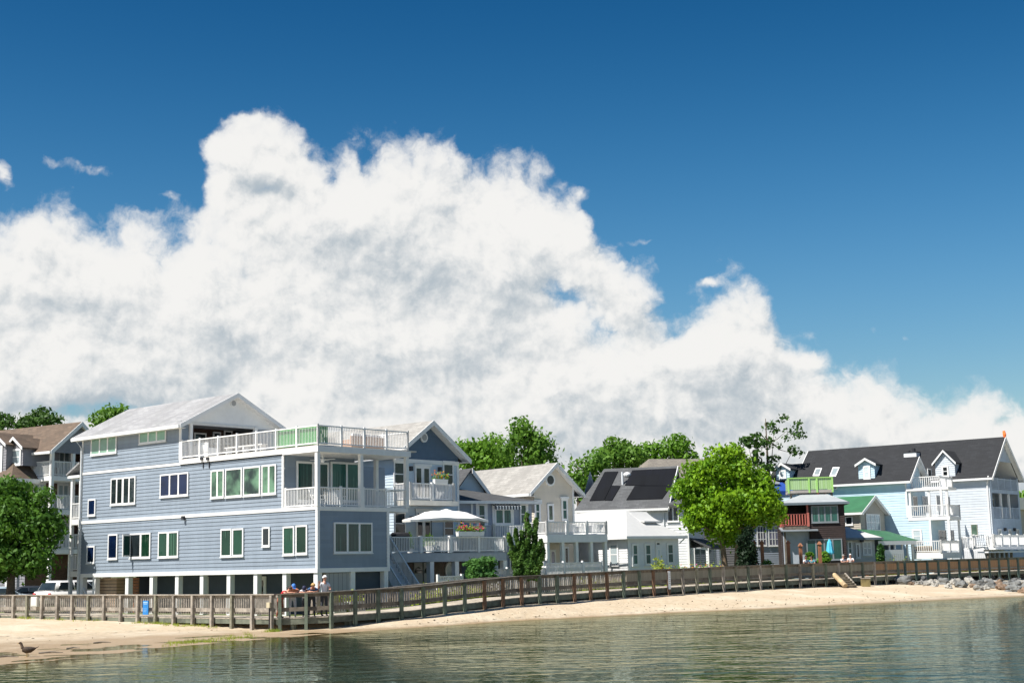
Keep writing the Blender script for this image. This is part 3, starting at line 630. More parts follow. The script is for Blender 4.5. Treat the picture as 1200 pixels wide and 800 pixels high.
# stilts and ground floor
px_posts = [110, 148.5, 177, 207, 236, 267.5, 299, 333]
ys = [H.A(x, 680)[0] for x in px_posts]
columns(H, [(.16, y) for y in ys] + [(.16, .16), (H.B(414, 680)[0], .16), (LX-.16, .16), (.16, LY-.2)], GZ, zs0, .30)
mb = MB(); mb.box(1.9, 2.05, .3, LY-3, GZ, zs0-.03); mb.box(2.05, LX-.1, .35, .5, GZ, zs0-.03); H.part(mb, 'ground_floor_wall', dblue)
mb = MB(); x0, x1 = H.B(379.5, 680, .3)[0], H.B(409.5, 680, .3)[0]; mb.box(x0, x1, .12, .34, GZ, zs0-.04); H.part(mb, 'garage_door', mat('ribbed_grey_door', (.42, .43, .45), .7, kind='plank', pw=.3, col2=(.38, .39, .41)))
for p0, p1 in ((237, 245), (302.5, 312.5)):
    a0, a1 = H.A(p1, 680, 1.9)[0], H.A(p0, 680, 1.9)[0]; zt = H.A(p0, 675, 1.9)[1]; mb = MB()
    H.fbox(mb, 'A', 1.9, a0, a1, GZ, zt, .003, .07); d = H.part(mb, 'door', white); mb = MB(); H.fbox(mb, 'A', 1.9, a0+.2, a1-.2, zt-1.5, zt-.2, .07, .09); mb.build('pane', gl_dark, H.o)
    H.o.children[-1].parent = d
# windows of the long sunlit side
for r, n, g in [((108.2, 508, 137.5, 532), 3, gl_pale), ((164.4, 500, 195.6, 518.5), 3, gl_pale), ((131.3, 559.8, 144.8, 591.2), 2, gl_dark), ((145.6, 558.4, 159.5, 590.4), 2, gl_dark), ((104.5, 584.5, 112.8, 604), 1, gl_navy), ((189, 554.4, 221.6, 581.4), 3, gl_navy),
                ((248.4, 550.4, 263.4, 583.2), 2, gl_mint), ((265.4, 548.4, 284.6, 582), 1, gl_mint), ((286.4, 546.4, 306.1, 580.5), 1, gl_mint), ((308, 544.3, 324.6, 579), 2, gl_mint),
                ((103, 639.3, 111.7, 659.6), 1, gl_navy), ((128, 625.5, 138.4, 654.8), 1, gl_navy), ((166.3, 624, 177.2, 653.4), 1, gl_green), ((153.6, 624.6, 165.9, 653.6), 1, gl_dark), ((186.8, 622.9, 197.6, 653), 1, gl_green), ((198.4, 622.3, 209.8, 652.5), 1, gl_green),
                ((260, 619.3, 272.4, 652), 1, gl_green), ((273.6, 618.8, 286.3, 651.4), 1, gl_green), ((308.4, 617.2, 317.3, 640), 1, gl_dark), ((332.8, 616.4, 346, 650), 1, gl_green), ((347.8, 615, 361.2, 649), 1, gl_green)]:
    H.win('A', r, 0, n, g, o=.026)
H.win('B', (390.4, 611.8, 435.4, 647.6), 0, 3, gl_teal, o=.026, name='window')
# casement sash standing open
a, z0 = H.A(154.2, 652); _, z1 = H.A(154.2, 626); mb = MB(); mb.box(-.62, -.10, a-.03, a+.03, z0, z1); sash = H.part(mb, 'open_sash', white); mb = MB(); mb.box(-.56, -.16, a-.036, a+.036, z0+.08, z1-.08); mb.build('pane', gl_teal, sash)
# corner porch: sliding doors, posts, floor, ceiling
mb = MB(); zf = zm1; mb.box(.02, PX, -.02, yp, zm1-.22, zm1-.01); H.part(mb, 'porch_floor', white)
mb = MB(); mb.box(-.12, PX+.12, -.16, yp+.02, zt0, zt1-.12); mb.box(-.12, PX+.12, yp+.02, y2, zt0+.05, zt1-.12); H.part(mb, 'roof_deck', white)
mb = MB(); mb.box(.02, x1t, 0, y2+2.6, zt1-.12, zt1-.05); H.part(mb, 'deck_boards', mat('pale_deck_boards', (.56, .53, .48), .8))
columns(H, [(.02, .02), (H.B(423, 560)[0], .02), (PX-.06, .02), (PX-.06, yp-.2)], zm1, zt0, .2)
for r in ((346.5, 541, 384.5, 594), (386.5, 541.5, 424, 594)):
    H.win('B', (r[0], r[1], r[2], 588), yp, 2, gl_teal, o=.026, name='sliding_door', fw=.11)
mb = MB(); railing(mb, [(.03, yp-.1), (.03, .03), (PX-.06, .03), (PX-.06, yp)], zm1-.02, 1.0); H.part(mb, 'porch_railing', white)
# ceiling fan
fx, fy = 1.5, yp*.5; mb = MB(); mb.tube([(fx, fy, zt0), (fx, fy, zt0-.32)], .05)
for k in range(4): t = k*math.pi/2+.4; mb.bar((fx+.12*math.cos(t), fy+.12*math.sin(t), zt0-.26), (fx+.7*math.cos(t), fy+.7*math.sin(t), zt0-.26), .14, .02)
mb.blob((fx, fy, zt0-.3), .12); H.part(mb, 'ceiling_fan', zinc)
# roof terrace railing and green screen
zd = zt1-.05; mb = MB(); railing(mb, [(-.02, y2-.1), (-.02, -.05), (PX, -.05), (PX, yp+1.2)], zd, 1.0, bal=.02, pstep=1.55, post=.085, cap=.07); H.part(mb, 'terrace_railing', white)
ya = H.A(320.5, 510)[0]; xb = H.B(385, 510)[0]; mb = MB()
mb.box(.10, .13, .10, ya, zd+.05, zd+.98); mb.box(.10, xb, .07, .10, zd+.05, zd+.98); H.part(mb, 'privacy_screen', mat('green_slat_screen', (.10, .42, .13), .7, kind='plank', pw=.16, col2=(.08, .36, .11)))
# top storey: gable porch
wl = H.B(223, 500, y2)[0]; wr = H.B(299, 500, y2)[0]; zb = H.B(250, 497, y2)[1]; mb = MB()
H.clap(mb, 'B', y2, [(.02, zt1-.1), (wl, zt1-.1), (wl, ze), (.02, ze)]); H.part(mb, 'porch_side_wall', blue); mb = MB(); H.clap(mb, 'B', y2, [(wr, zt1-.1), (x1t, zt1-.1), (x1t, ze), (wr, ze)]); H.part(mb, 'porch_side_wall', blue); mb = MB()
H.clap(mb, 'a', wl, side(y2, y2+2.6, zt1-.1, ze)); H.part(mb, 'porch_side_wall', blue)
mb = MB(); mb.face([(wl, y2+2.6, zt1-.1), (wr+.6, y2+2.6, zt1-.1), (wr+.6, y2+2.6, ze+.3), (wl, y2+2.6, ze+.3)]); mb.box(wl, wr+.6, y2+2.6, y2+2.75, zt1-.1, ze+.3); H.part(mb, 'porch_back_wall', brick)
mb = MB(); mb.box(-.02, x1t, y2+.05, y2+2.7, zb+.02, zb+.1); H.part(mb, 'porch_ceiling', tread)
zrf = lambda x: ze + (za-ze)*(1-abs(x-xap)/xap)
mb = MB(); mb.hexa([(-.02, y2-.10, ze-.0), (2*xap, y2-.10, ze), (2*xap, y2+.06, ze), (-.02, y2+.06, ze)], [(-.02, y2-.10, ze+.02), (2*xap, y2-.10, ze+.02), (2*xap, y2+.06, ze+.02), (-.02, y2+.06, ze+.02)])
mb.hexa([(0, y2-.04, ze+.02), (2*xap, y2-.04, ze+.02), (2*xap, y2+.04, ze+.02), (0, y2+.04, ze+.02)], [(xap-.01, y2-.04, za-.05), (xap+.01, y2-.04, za-.05), (xap+.01, y2+.04, za-.05), (xap-.01, y2+.04, za-.05)])
H.part(mb, 'pediment', white)
mb = MB(); mb.box(wl-.02, wr+.02, y2-.12, y2+.05, zb, ze+.1); H.part(mb, 'porch_beam', white)
columns(H, [(wl, y2-.02), (wr, y2-.02)], zt1-.1, zb, .2)
vx, vz = H.B(273.2, 472.5, y2); mb = MB(); mb.tube([(xap, y2-.09, vz), (xap, y2-.03, vz)], .24, 14); v = H.part(mb, 'gable_vent', white); mb = MB(); mb.tube([(xap, y2-.11, vz), (xap, y2-.08, vz)], .16, 14); mb.build('louvre', tread, v)
for r in ((227, 507, 241, 520), (249, 506, 258, 520), (262, 504.5, 271.5, 520)):
    H.win('B', r, y2+2.6, 1, gl_dark, o=.01)
H.groof(0, 2*xap, y2, LY, ze, za, roof_pale, ov=.45, rk=.45)
# gutter pipe at the back corner, floodlights under the deck edge
mb = MB(); mb.tube([(-.5, LY+.15, ze-.12), (-.12, LY-.06, ze-.7), (-.12, LY-.06, GZ)], .055, 6); H.part(mb, 'downpipe', zinc)
for p in (239, 246): a, z = H.A(p, 537.5); mb = MB(); mb.box(-.2, -.03, a-.1, a+.1, z-.07, z+.09); mb.tube([(-.05, a, z-.5), (-.05, a, z)], .03, 6); H.part(mb, 'floodlight', metal)
a, z = H.A(217, 606.5); mb = MB(); mb.box(-.22, -.03, a-.08, a+.08, z-.1, z+.1); H.part(mb, 'wall_lamp', metal)
# three stacked small porches on the far end
xq0, xq1, Y0, Y1 = .0, 2.2, LY+.05, LY+1.15
for zq in (H.A(93, 671)[1], H.A(93, 610)[1]):
    mb = MB(); mb.box(xq0, xq1, Y0, Y1, zq-.22, zq+.12); H.part(mb, 'side_porch_floor', white)
    mb = MB(); railing(mb, [(xq0+.05, Y0), (xq0+.05, Y1-.05), (xq1, Y1-.05)], zq+.12, .95); H.part(mb, 'side_porch_railing', white)
zr = H.A(93, 556)[1]; mb = MB(); mb.slab([(-.2, Y0, zr+.75), (xq1+.2, Y0, zr+.75), (xq1+.2, Y1+.25, zr+.1), (-.2, Y1+.25, zr+.1)], .12); H.part(mb, 'side_porch_roof', roof_pale)
mb = MB(); mb.box(-.14, xq1, Y0, Y1+.2, zr-.18, zr-.02); H.part(mb, 'trim', white)
columns(H, [(xq0+.08, Y1-.08), (xq0+.08, Y0+.12)], GZ, zr-.1, .18)
mb = MB(); mb.bar((.08, Y0+.1, H.A(90, 676)[1]), (.08, Y0-1.4, GZ+.3), .1, .1); H.part(mb, 'brace', white)
# storage of cedar slats under the house
c0, c1 = H.A(138, 680, .7)[0], H.A(113, 680, .7)[0]; o = House(None, '', '', 372, 524, 72, 49.5)
st = thing('slatted_crate', 'pale cedar slat enclosure between the white stilts under the blue house', 'enclosure', H.W(.9, c0, 0), H.phi)
mb = MB(); zz = GZ
while zz < zs0-.15: mb.box(-.25, 1.4, 0, .03, zz, zz+.15); mb.box(-.28, -.25, 0, c1-c0, zz, zz+.15); zz += .185
mb.build('slat', crate, st); mb = MB(); mb.box(-.22, 1.35, .05, c1-c0, GZ, zs0-.2); mb.build('frame', wood_dark, st)
st = thing('slatted_crate', 'reddish slatted screen in the shade beside the pale cedar enclosure', 'enclosure', H.W(1.0, H.A(163, 680, 1.)[0], 0), H.phi)
mb = MB(); zz = GZ; c = H.A(151, 680, 1.)[0]-H.A(163, 680, 1.)[0]
while zz < zs0-.15: mb.box(-.03, 0, 0, c, zz, zz+.14); zz += .17
mb.build('slat', cedar, st); mb = MB(); mb.box(.0, .05, 0, .1, GZ, zs0-.1); mb.box(0, .05, c-.1, c, GZ, zs0-.1); mb.build('frame', wood_dark, st)
# terrace furniture
def sofa(h, x, y, z, L, rot, label, m, group=None):
    t = thing('outdoor_sofa', label, 'sofa', h.W(x, y, z), h.phi+rot, group)
    mb = MB(); mb.box(-L/2, L/2, -.4, .4, .08, .36); mb.box(-L/2, L/2, .3, .42, .36, .78); mb.box(-L/2, -L/2+.14, -.4, .3, .36, .6); mb.box(L/2-.14, L/2, -.4, .3, .36, .6); mb.build('frame', m, t)
    n = max(1, round(L/.75))
    for k in range(n): a, b = -L/2+.16+(L-.32)*k/n, -L/2+.16+(L-.32)*(k+1)/n; mb = MB(); mb.box(a+.01, b-.01, -.38, .28, .365, .52); mb.build('seat_cushion', canvas, t); mb = MB(); mb.box(a+.02, b-.02, .16, .295, .525, .92); mb.build('back_cushion', canvas, t)
tanw = mat('tan_wicker', (.45, .30, .22), .8)
sofa(hA, 1.0, H.A(345, 515, 1.)[0], zd, 2.2, math.pi/2, 'outdoor sofa with white cushions against the green screen, near the terrace corner', tanw)
sofa(hA, H.B(425, 518, 2.)[0], 2.0, zd, 2.4, math.pi, 'tan outdoor sofa behind the front terrace railing beside the grey roof', tanw)
sofa(hA, 1.3, H.A(236, 520, 1.)[0]*1.0, zd, 1.4, math.pi/2, 'small white cushioned seat on the terrace in front of the gable porch', white)
t = thing('terrace_bench', 'long low white bench along the sunny terrace railing', 'bench', hA.W(.7, H.A(288, 520, .7)[0], zd), hA.phi)
mb = MB(); mb.box(-.2, .2, -1.6, 1.6, .38, .44); mb.build('seat', white, t)
for q in (-1.45, 0, 1.45): mb = MB(); mb.box(-.18, .18, q-.04, q+.04, 0, .38); mb.build('leg', white, t)
def chair(h, x, y, z, rot, label, m=white, name='patio_chair', group=None):
    t = thing(name, label, 'chair', h.W(x, y, z), h.phi+rot, group)
    mb = MB()
    for k in range(5): mb.box(-.26, .26, -.26+k*.105, -.17+k*.105, .40, .43)
    mb.build('seat', m, t); mb = MB()
    for k in range(5): a = -.24+k*.105; mb.hexa([(a, .25, .44), (a+.08, .25, .44), (a+.08, .28, .44), (a, .28, .44)], [(a, .42, .98), (a+.08, .42, .98), (a+.08, .45, .98), (a, .45, .98)])
    mb.build('backrest', m, t)
    for sx in (-1, 1):
        mb = MB(); mb.box(sx*.28-.03, sx*.28+.03, -.3, .32, .60, .63); mb.build('armrest', m, t)
        for sy in (-.24, .24): mb = MB(); mb.box(sx*.27-.025, sx*.27+.025, sy-.025, sy+.025, 0, .6); mb.build('leg', m, t)
chair(hA, *(H.B(366, 585, 1.2)[0]+.4, 1.2), zm1, .4, 'white slatted chair on the corner porch behind the corner post')
chair(hA, *(H.B(398, 585, 1.4)[0], 1.4), zm1, -.3, 'white slatted chair on the shaded porch in front of the sliding doors')
# ---- powder blue gabled house
H2 = H = House('gabled_house', 'powder blue gabled house with french doors, small white balcony and a big white deck', 'house', 479, 600, 86, 49)
xr = H.B(537.3, 600)[0]; xa, za2 = H.B(499.5, 496.5); zt = H.B(510, 540)[1]; xl = 2*xa-xr; BK = 12.; zer = H.B(541, 541)[1]
zdk = H.B(520, 647, -3.6)[1]; ydk = -3.6
zsl = (za2-zer)/(xr+.5-xa); ze2 = za2-zsl*(xr-xa)
H.body(xl, xr, 0, BK, GZ, ze2, h2blue, .17, name='wall', sides='Aab')
mb = MB(); H.clap(mb, 'B', 0, [(xl, zdk), (xr, zdk), (xr, zt), (xl, zt)], .17); H.part(mb, 'wall', h2blue)
mb = MB(); H.clap(mb, 'B', 0, [(xl, zt), (xr, zt), (xr, ze2), (xa, za2), (xl, ze2)], .2, o0=.01); H.part(mb, 'gable', gblue)
mb = MB(); H.fbox(mb, 'B', 0, xl, xr+.03, zt-.2, zt+.03, -.01, .09); H.fbox(mb, 'B', 0, xr-.14, xr+.035, zdk, zt-.2, -.01, .06); H.part(mb, 'trim', white)
H.groof(xl, xr, 0, BK, ze2, za2, roof_lgrey, ov=.55, rk=.6, fw=.3)
vx, vz = H.B(495.8, 512.5); mb = MB(); mb.tube([(vx, -.12, vz), (vx, -.03, vz)], .30, 16); v = H.part(mb, 'gable_vent', white); mb = MB(); mb.tube([(vx, -.14, vz), (vx, -.11, vz)], .2, 14); mb.build('louvre', tread, v)
for r, n, rw in [((460.5, 541, 473, 569.6), 1, 2), ((518.3, 543, 530.6, 569), 1, 2), ((461, 599.6, 474.6, 626.5), 1, 2), ((519, 609, 531, 628), 1, 2)]: H.win('B', r, 0, n, gl_dark, rw, o=.026, head=True)
for r in ((485.2, 546.5, 503.6, 584), (486.6, 599, 504.8, 640)): H.win('B', r, 0, 2, gl_dark, 1, o=.026, name='french_door', head=True, div=.12, fw=.12)
for p in ((480, 548.5), (513.6, 549.3), (481, 607)): x, z = H.B(*p); mb = MB(); mb.box(x-.08, x+.08, -.24, -.03, z-.16, z+.12); H.part(mb, 'wall_lamp', metal)
# balcony
zb0, zb1 = H.B(505, 592, -1.2)[1], H.B(505, 586.3, -1.2)[1]; bx0, bx1 = H.B(480.5, 580, -1.3)[0], H.B(531.5, 580, -1.3)[0]
mb = MB(); mb.box(bx0-.1, bx1+.35, -1.4, -.03, zb0, zb1); H.part(mb, 'balcony_floor', cream_white)
mb = MB(); hh = 1.02; railing(mb, [(bx0, -.05), (bx0, -1.3), (bx1, -1.3), (bx1, -.05)], zb1, hh, .125, .035, .16, 1.9); H.part(mb, 'balcony_railing', white)
# big deck
dx0, dx1 = H.B(457, 640, ydk)[0], H.B(592.5, 640, ydk)[0]; zr = zdk
mb = MB(); mb.box(dx0, dx1, ydk, -.03, zr-.12, zr); H.part(mb, 'deck_floor', tread)
mb = MB(); mb.box(dx0-.02, dx1+.02, ydk-.04, ydk+.12, zr-.52, zr-.06); mb.box(dx1-.1, dx1+.03, ydk+.12, -.05, zr-.5, zr-.06); H.part(mb, 'deck_beam', mat('pale_grey_beam', (.40, .43, .46), .7))
hr = H.B(520, 628.6, ydk)[1]-zr; mb = MB(); railing(mb, [(dx0, -.4), (dx0, ydk+.03), (dx1, ydk+.03), (dx1, -.4)], zr, hr, .13, .04, .17, 2.35); H.part(mb, 'deck_railing', white)
for p in (507.3, 536.6, 593): x = H.B(p, 670, ydk)[0]; mb = MB(); mb.box(x-.22, x+.1, ydk, ydk+.3, GZ, zr-.5); H.part(mb, 'post', white)
mb = MB(); mb.box(xl, H.B(541, 670, -.6)[0], -.6, -.03, GZ, zdk-.12); H.part(mb, 'ground_floor_wall', mat('brown_stone_wall', (.17, .13, .11), .85, var=.25, vscale=6))
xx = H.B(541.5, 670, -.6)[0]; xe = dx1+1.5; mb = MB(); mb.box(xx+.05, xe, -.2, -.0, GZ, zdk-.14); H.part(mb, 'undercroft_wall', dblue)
for p0, p1 in ((484.5, 494), (495.5, 505.5)):
    x0, x1 = H.B(p0, 670, -.6)[0], H.B(p1, 670, -.6)[0]; z1 = H.B(p0, 659, -.6)[1]; mb = MB(); mb.box(x0, x1, -.68, -.603, GZ, z1); d = H.part(mb, 'arched_door', mat('shade_tinted_grey_door', (.42, .42, .43), .6))  # door grey has the shade below the deck coloured in
    mb = MB(); c = (x0+x1)/2; pts = [(c+.33*math.cos(t), z1-.62+.38*math.sin(t)) for t in np.linspace(0, math.pi, 9)]; mb.hexa([(a, -.70, b) for a, b in pts], [(a, -.67, b) for a, b in pts]); mb.build('fanlight', gl_dark, d)
ox, oz = H.B(525.7, 668, -.6); mb = MB(); K = 18
for k in range(K):
    t0, t1 = 2*math.pi*k/K, 2*math.pi*(k+1)/K
    e = lambda t, r, y: (ox+(.26+r)*math.cos(t), y, oz+(.40+r)*math.sin(t))
    mb.hexa([e(t0, 0, -.70), e(t1, 0, -.70), e(t1, 0, -.60), e(t0, 0, -.60)], [e(t0, .12, -.70), e(t1, .12, -.70), e(t1, .12, -.60), e(t0, .12, -.60)])
ov_ = H.part(mb, 'oval_window', white); mb = MB(); mb.hexa([(ox+.27*math.cos(t), -.66, oz+.41*math.sin(t)) for t in np.linspace(0, 2*math.pi, 16)[:-1]], [(ox+.27*math.cos(t), -.62, oz+.41*math.sin(t)) for t in np.linspace(0, 2*math.pi, 16)[:-1]]); mb.build('pane', gl_blind, ov_)
# dark windows under the deck on the right
for r in ((560, 654, 567, 668), (579, 652, 588.5, 672)): H.win('B', r, -.2, 1, gl_dark, o=.0)
# stair from the deck to the ground
sxr = H.B(456.5, 645, ydk-.1)[0]; sxl = sxr-1.3; z_b = .85; N = 13; yE = H.A(491, 686, sxr)[0]; yS = ydk-.05
mb = MB(); mb.box(sxl-.1, dx0, ydk, -.03, zr-.12, zr); H.part(mb, 'stair_landing', tread)
stp = MB()
for k in range(N): z = zr-(zr-z_b)*(k+1)/N; y = yS+(yE-yS)*k/N; yn = yS+(yE-yS)*(k+1)/N; stp.box(sxl, sxr, yn-.03, y, z-.05, z); stp.box(sxl+.02, sxr-.02, y-.02, y, z, z+(zr-z_b)/N-.052)
H.part(stp, 'stair_tread', mat('pale_stair_boards', (.60, .61, .62), .7))
for x in (sxl-.03, sxr+.03):
    mb = MB(); mb.hexa([(x-.025, yE, z_b-.35), (x+.025, yE, z_b-.35), (x+.025, yS, zr-.4), (x-.025, yS, zr-.4)], [(x-.025, yE, z_b+.06), (x+.025, yE, z_b+.06), (x+.025, yS, zr+.0), (x-.025, yS, zr+.0)]); H.part(mb, 'stringer', white)
    mb = MB(); railing(mb, [(x, yS), (x, yE, z_b-zr)], zr, .95, .15, .03, .1, 2.6); H.part(mb, 'stair_railing', white)
# deck furniture, planters
def umbrella_twin(h, px, py, y, label):
    x, z = h.B(px, py, y); t = thing('patio_umbrella', label, 'umbrella', h.W(x, y, zdk), h.phi); top = z-zdk
    LX_, LY_, nb = 3.35, 1.35, 28; mb = MB(); rings = []
    def zz(u, v): fu = max(0, (abs(u)-.30)/.70); av = abs(v); d = max(fu, av*.9, (fu+av)*.72); hump = .075*math.cos(u*5.2*math.pi/1.3)*(1-av)*(1 if abs(u) < .5 else max(0, 1-(abs(u)-.5)*4)); return top-.60*min(1., d)**1.1+hump-.05
    for j in range(7):
        s = j/6; ring = []
        for k in range(nb):
            a = 2*math.pi*k/nb; u, v = math.cos(a), math.sin(a); q = max(abs(u)*.92, abs(v), (abs(u)+abs(v))*.72); u, v = u/q*s, v/q*s
            ring.append((u*LX_*.92, v*LY_, zz(u, v)))
        rings.append(ring)
    base = []
    for r in rings: base.append(len(mb.v)); mb.v += r
    for j in range(6):
        for k in range(nb): mb.f.append((base[j]+k, base[j]+(k+1) % nb, base[j+1]+(k+1) % nb, base[j+1]+k)); mb.mi.append(0)
    last = rings[-1]
    for k in range(nb): a, b = last[k], last[(k+1) % nb]; mb.face([a, b, (b[0]*.995, b[1]*.995, b[2]-.13), (a[0]*.995, a[1]*.995, a[2]-.13)])
    c = mb.build('canopy', canvas, t); c.modifiers.new('cloth', 'SOLIDIFY').thickness = .012
    for sx in (-1.3, 1.3): m2 = MB(); m2.tube([(sx, 0, 0), (sx, 0, top-.3)], .03, 8); m2.build('pole', metal, t)
    m2 = MB()
    for k in range(0, nb, 4): a = last[k]; sx = 1.3 if a[0] > 0 else -1.3; m2.bar((sx, 0, top-.36), (a[0]*.97, a[1]*.97, a[2]-.05), .02, .02)
    m2.build('rib', metal, t); m2 = MB(); m2.box(-1.7, 1.7, -.25, .25, 0, .1); m2.build('base', metal, t)
umbrella_twin(H2, 523, 596.5, -2.1, 'wide white twin patio umbrella with three humps open over the deck')
def flower_box(h, x, y, z, L, label, cols, boxm=white, hgt=.28, wd=.24, group='flower boxes on rails and decks', plant_h=.38):
    t = thing('flower_box', label, 'planter', h.W(x, y, z) if h else Vector((x, y, z)), h.phi if h else 0., group)
    mb = MB(); mb.hexa([(-L/2+.03, -wd/2+.02, 0), (L/2-.03, -wd/2+.02, 0), (L/2-.03, wd/2-.02, 0), (-L/2+.03, wd/2-.02, 0)], [(-L/2, -wd/2, hgt), (L/2, -wd/2, hgt), (L/2, wd/2, hgt), (-L/2, wd/2, hgt)]); mb.build('box', boxm, t)
    r = random.Random(int(abs(x)*97+L*13)); mb = MB(); n = int(150*L)
    for k in range(n):
        p = Vector((r.uniform(-L/2-.05, L/2+.05), r.gauss(0, wd*.45), hgt+abs(r.gauss(0, plant_h*.5)))); a = Vector((r.uniform(-1, 1), r.uniform(-1, 1), r.uniform(-.2, 1))).normalized()*r.uniform(.05, .09); b = a.orthogonal().normalized()*a.length*.6
        mb.face([p-a, p+b, p+a, p-b])
    mb.build('foliage', lf_yel if r.random() < .5 else lf_bright, t)
    for m in cols:
        mb = MB()
        for k in range(int(15*L)): mb.blob((r.uniform(-L/2, L/2), r.gauss(-.03, wd*.45), hgt+.08+abs(r.gauss(0, plant_h*.5))), r.uniform(.025, .05), sub=1)
        mb.build('blossom', m, t)
    return t
x = H2.B(516, 562, -1.3)[0]; flower_box(H2, x, -1.3, zb1+hh+.0, 1.15, 'white flower box with orange and yellow blooms on the small balcony rail', [flo, fly])
for p, lb, cc in ((543.5, 'white box of red and pink blooms on the deck rail under the umbrella tip', [flr, flp, fly]), (558.5, 'white flower box of red and pink blooms on the deck rail, nearer the juniper', [flp, flr])):
    flower_box(H2, H2.B(p, 625, ydk-.1)[0], ydk-.1, zr+hr+.03, 1.15, lb, cc, plant_h=.34)
for p, lb in ((505, 'pair partner at left, white slatted deck chair turned to the table'), ): pass
chair(H2, H2.B(514, 640, -2.6)[0], -2.6, zdk, .5, 'white slatted chair on the deck under the left half of the twin umbrella')
chair(H2, H2.B(524, 640, -2.3)[0], -2.3, zdk, -.5, 'white slatted chair on the deck under the right half of the twin umbrella')
def potted(h, x, y, z, label, r=.22, hp=.55, potm=white, lm=None, spread=.32, cat='potted plant', name='potted_plant', n=150, group=None, blossoms=None):
    t = thing(name, label, cat, h.W(x, y, z) if h else Vector((x, y, z)), 0, group)
    mb = MB(); mb.tube([(0, 0, 0), (0, 0, r*1.4), (0, 0, r*1.5)], [r*.7, r, r*1.05], 12); mb.build('pot', potm, t)
    R = random.Random(int(abs(x*31+y*7)*10)); mb = MB()
    for k in range(n):
        d = Vector((R.gauss(0, 1), R.gauss(0, 1), abs(R.gauss(0, 1)))).normalized(); p = Vector((0, 0, r*1.5))+Vector((d.x*spread, d.y*spread, d.z*hp))*R.uniform(.3, 1)
        a = (d+Vector((R.uniform(-.6, .6), R.uniform(-.6, .6), R.uniform(-.6, .6)))).normalized()*.09; b = a.orthogonal().normalized()*.04; mb.face([p-a, p+b, p+a, p-b])
    mb.build('foliage', lm or lf_mid, t)
    if blossoms:
        mb = MB()
        for k in range(16): d = Vector((R.gauss(0, 1), R.gauss(0, 1), abs(R.gauss(0, 1)))).normalized(); mb.blob((d.x*spread, d.y*spread, r*1.5+d.z*hp), .05, sub=1)
        mb.build('blossom', blossoms, t)
    return t
potted(H2, H2.B(503, 640, ydk+.4)[0], ydk+.4, zdk, 'bushy green plant in a white pot behind the deck rail balusters', .26, .75, spread=.42)
potted(H2, H2.B(480.5, 640, -1.2)[0], -1.2, zdk, 'small leafy plant beside the black grill, left end of the deck', .2, 1.0, spread=.22)
t = thing('gas_grill', 'black covered gas grill at the left end of the white deck', 'grill', H2.W(H2.B(469, 635, -1.6)[0], -1.6, zdk), H2.phi)
mb = MB(); mb.box(-.5, .5, -.25, .25, .1, .8); mb.build('cabinet', metal, t); mb = MB(); mb.tube([(-.55, 0, .95), (.55, 0, .95)], .27, 12); mb.build('lid', metal, t)
# ---- dusty blue house with dark hip roof
H3 = H = House('small_blue_house', 'small dusty blue house with dark hip roof and striped awning over its sliding door', 'house', 551.5, 600, 91, 33)
x1 = H.B(623, 600)[0]; zeave = H.B(590, 587)[1]; zf3 = H.B(590, 633, -.2)[1]; ztop = H.B(553, 571, 2.6)[1]
H.body(-3.2, x1, 0, 6.5, GZ, zeave-.05, greyblue, .17)
H.hroof(-3.2, x1, 0, 6.5, zeave-.02, ztop, roof_dgrey, ov=.45, ridge=((-.9, 3.2), (.6, 3.2)))
mb = MB()
for p0, p1 in ((551.5, 553.5), (557.5, 560), (568.3, 571), (576.5, 579), (599.4, 601.5), (616.6, 618.5)):
    a, b = H.B(p0, 600)[0], H.B(p1, 600)[0]; mb = MB(); H.fbox(mb, 'B', 0, a, b, zf3, zeave-.06, .0, .07); H.part(mb, 'trim', white)
for r in ((559.5, 590.5, 568.5, 617.5), (608.6, 590.5, 617, 614)): H.win('B', r, 0, 1, gl_teal, 2, o=.026)
H.win('B', (578.8, 595.5, 599.8, 614.6), 0, 2, gl_teal, o=.026, name='sliding_door', fw=.12); mb = MB()
ax0, z = H.B(575, 590); ax1, _ = H.B(605.5, 590); zA = H.B(590, 590.5)[1]
nst = 18
aw = [MB(), MB()]
for k in range(nst):
    a, b = ax0+(ax1-ax0)*k/nst, ax0+(ax1-ax0)*(k+1)/nst; q = aw[k % 2]
    q.hexa([(a, -.55, zA-.16), (b, -.55, zA-.16), (b, -.03, zA), (a, -.03, zA)], [(a, -.55, zA-.14), (b, -.55, zA-.14), (b, -.03, zA+.02), (a, -.03, zA+.02)]); q.hexa([(a, -.56, zA-.36), (b, -.56, zA-.36), (b, -.55, zA-.36), (a, -.55, zA-.36)], [(a, -.56, zA-.14), (b, -.56, zA-.14), (b, -.55, zA-.14), (a, -.55, zA-.14)])
w_ = H.part(aw[0], 'awning', mat('navy_awning_cloth', (.03, .035, .05), .8)); aw[1].build('white_stripe', canvas, w_)
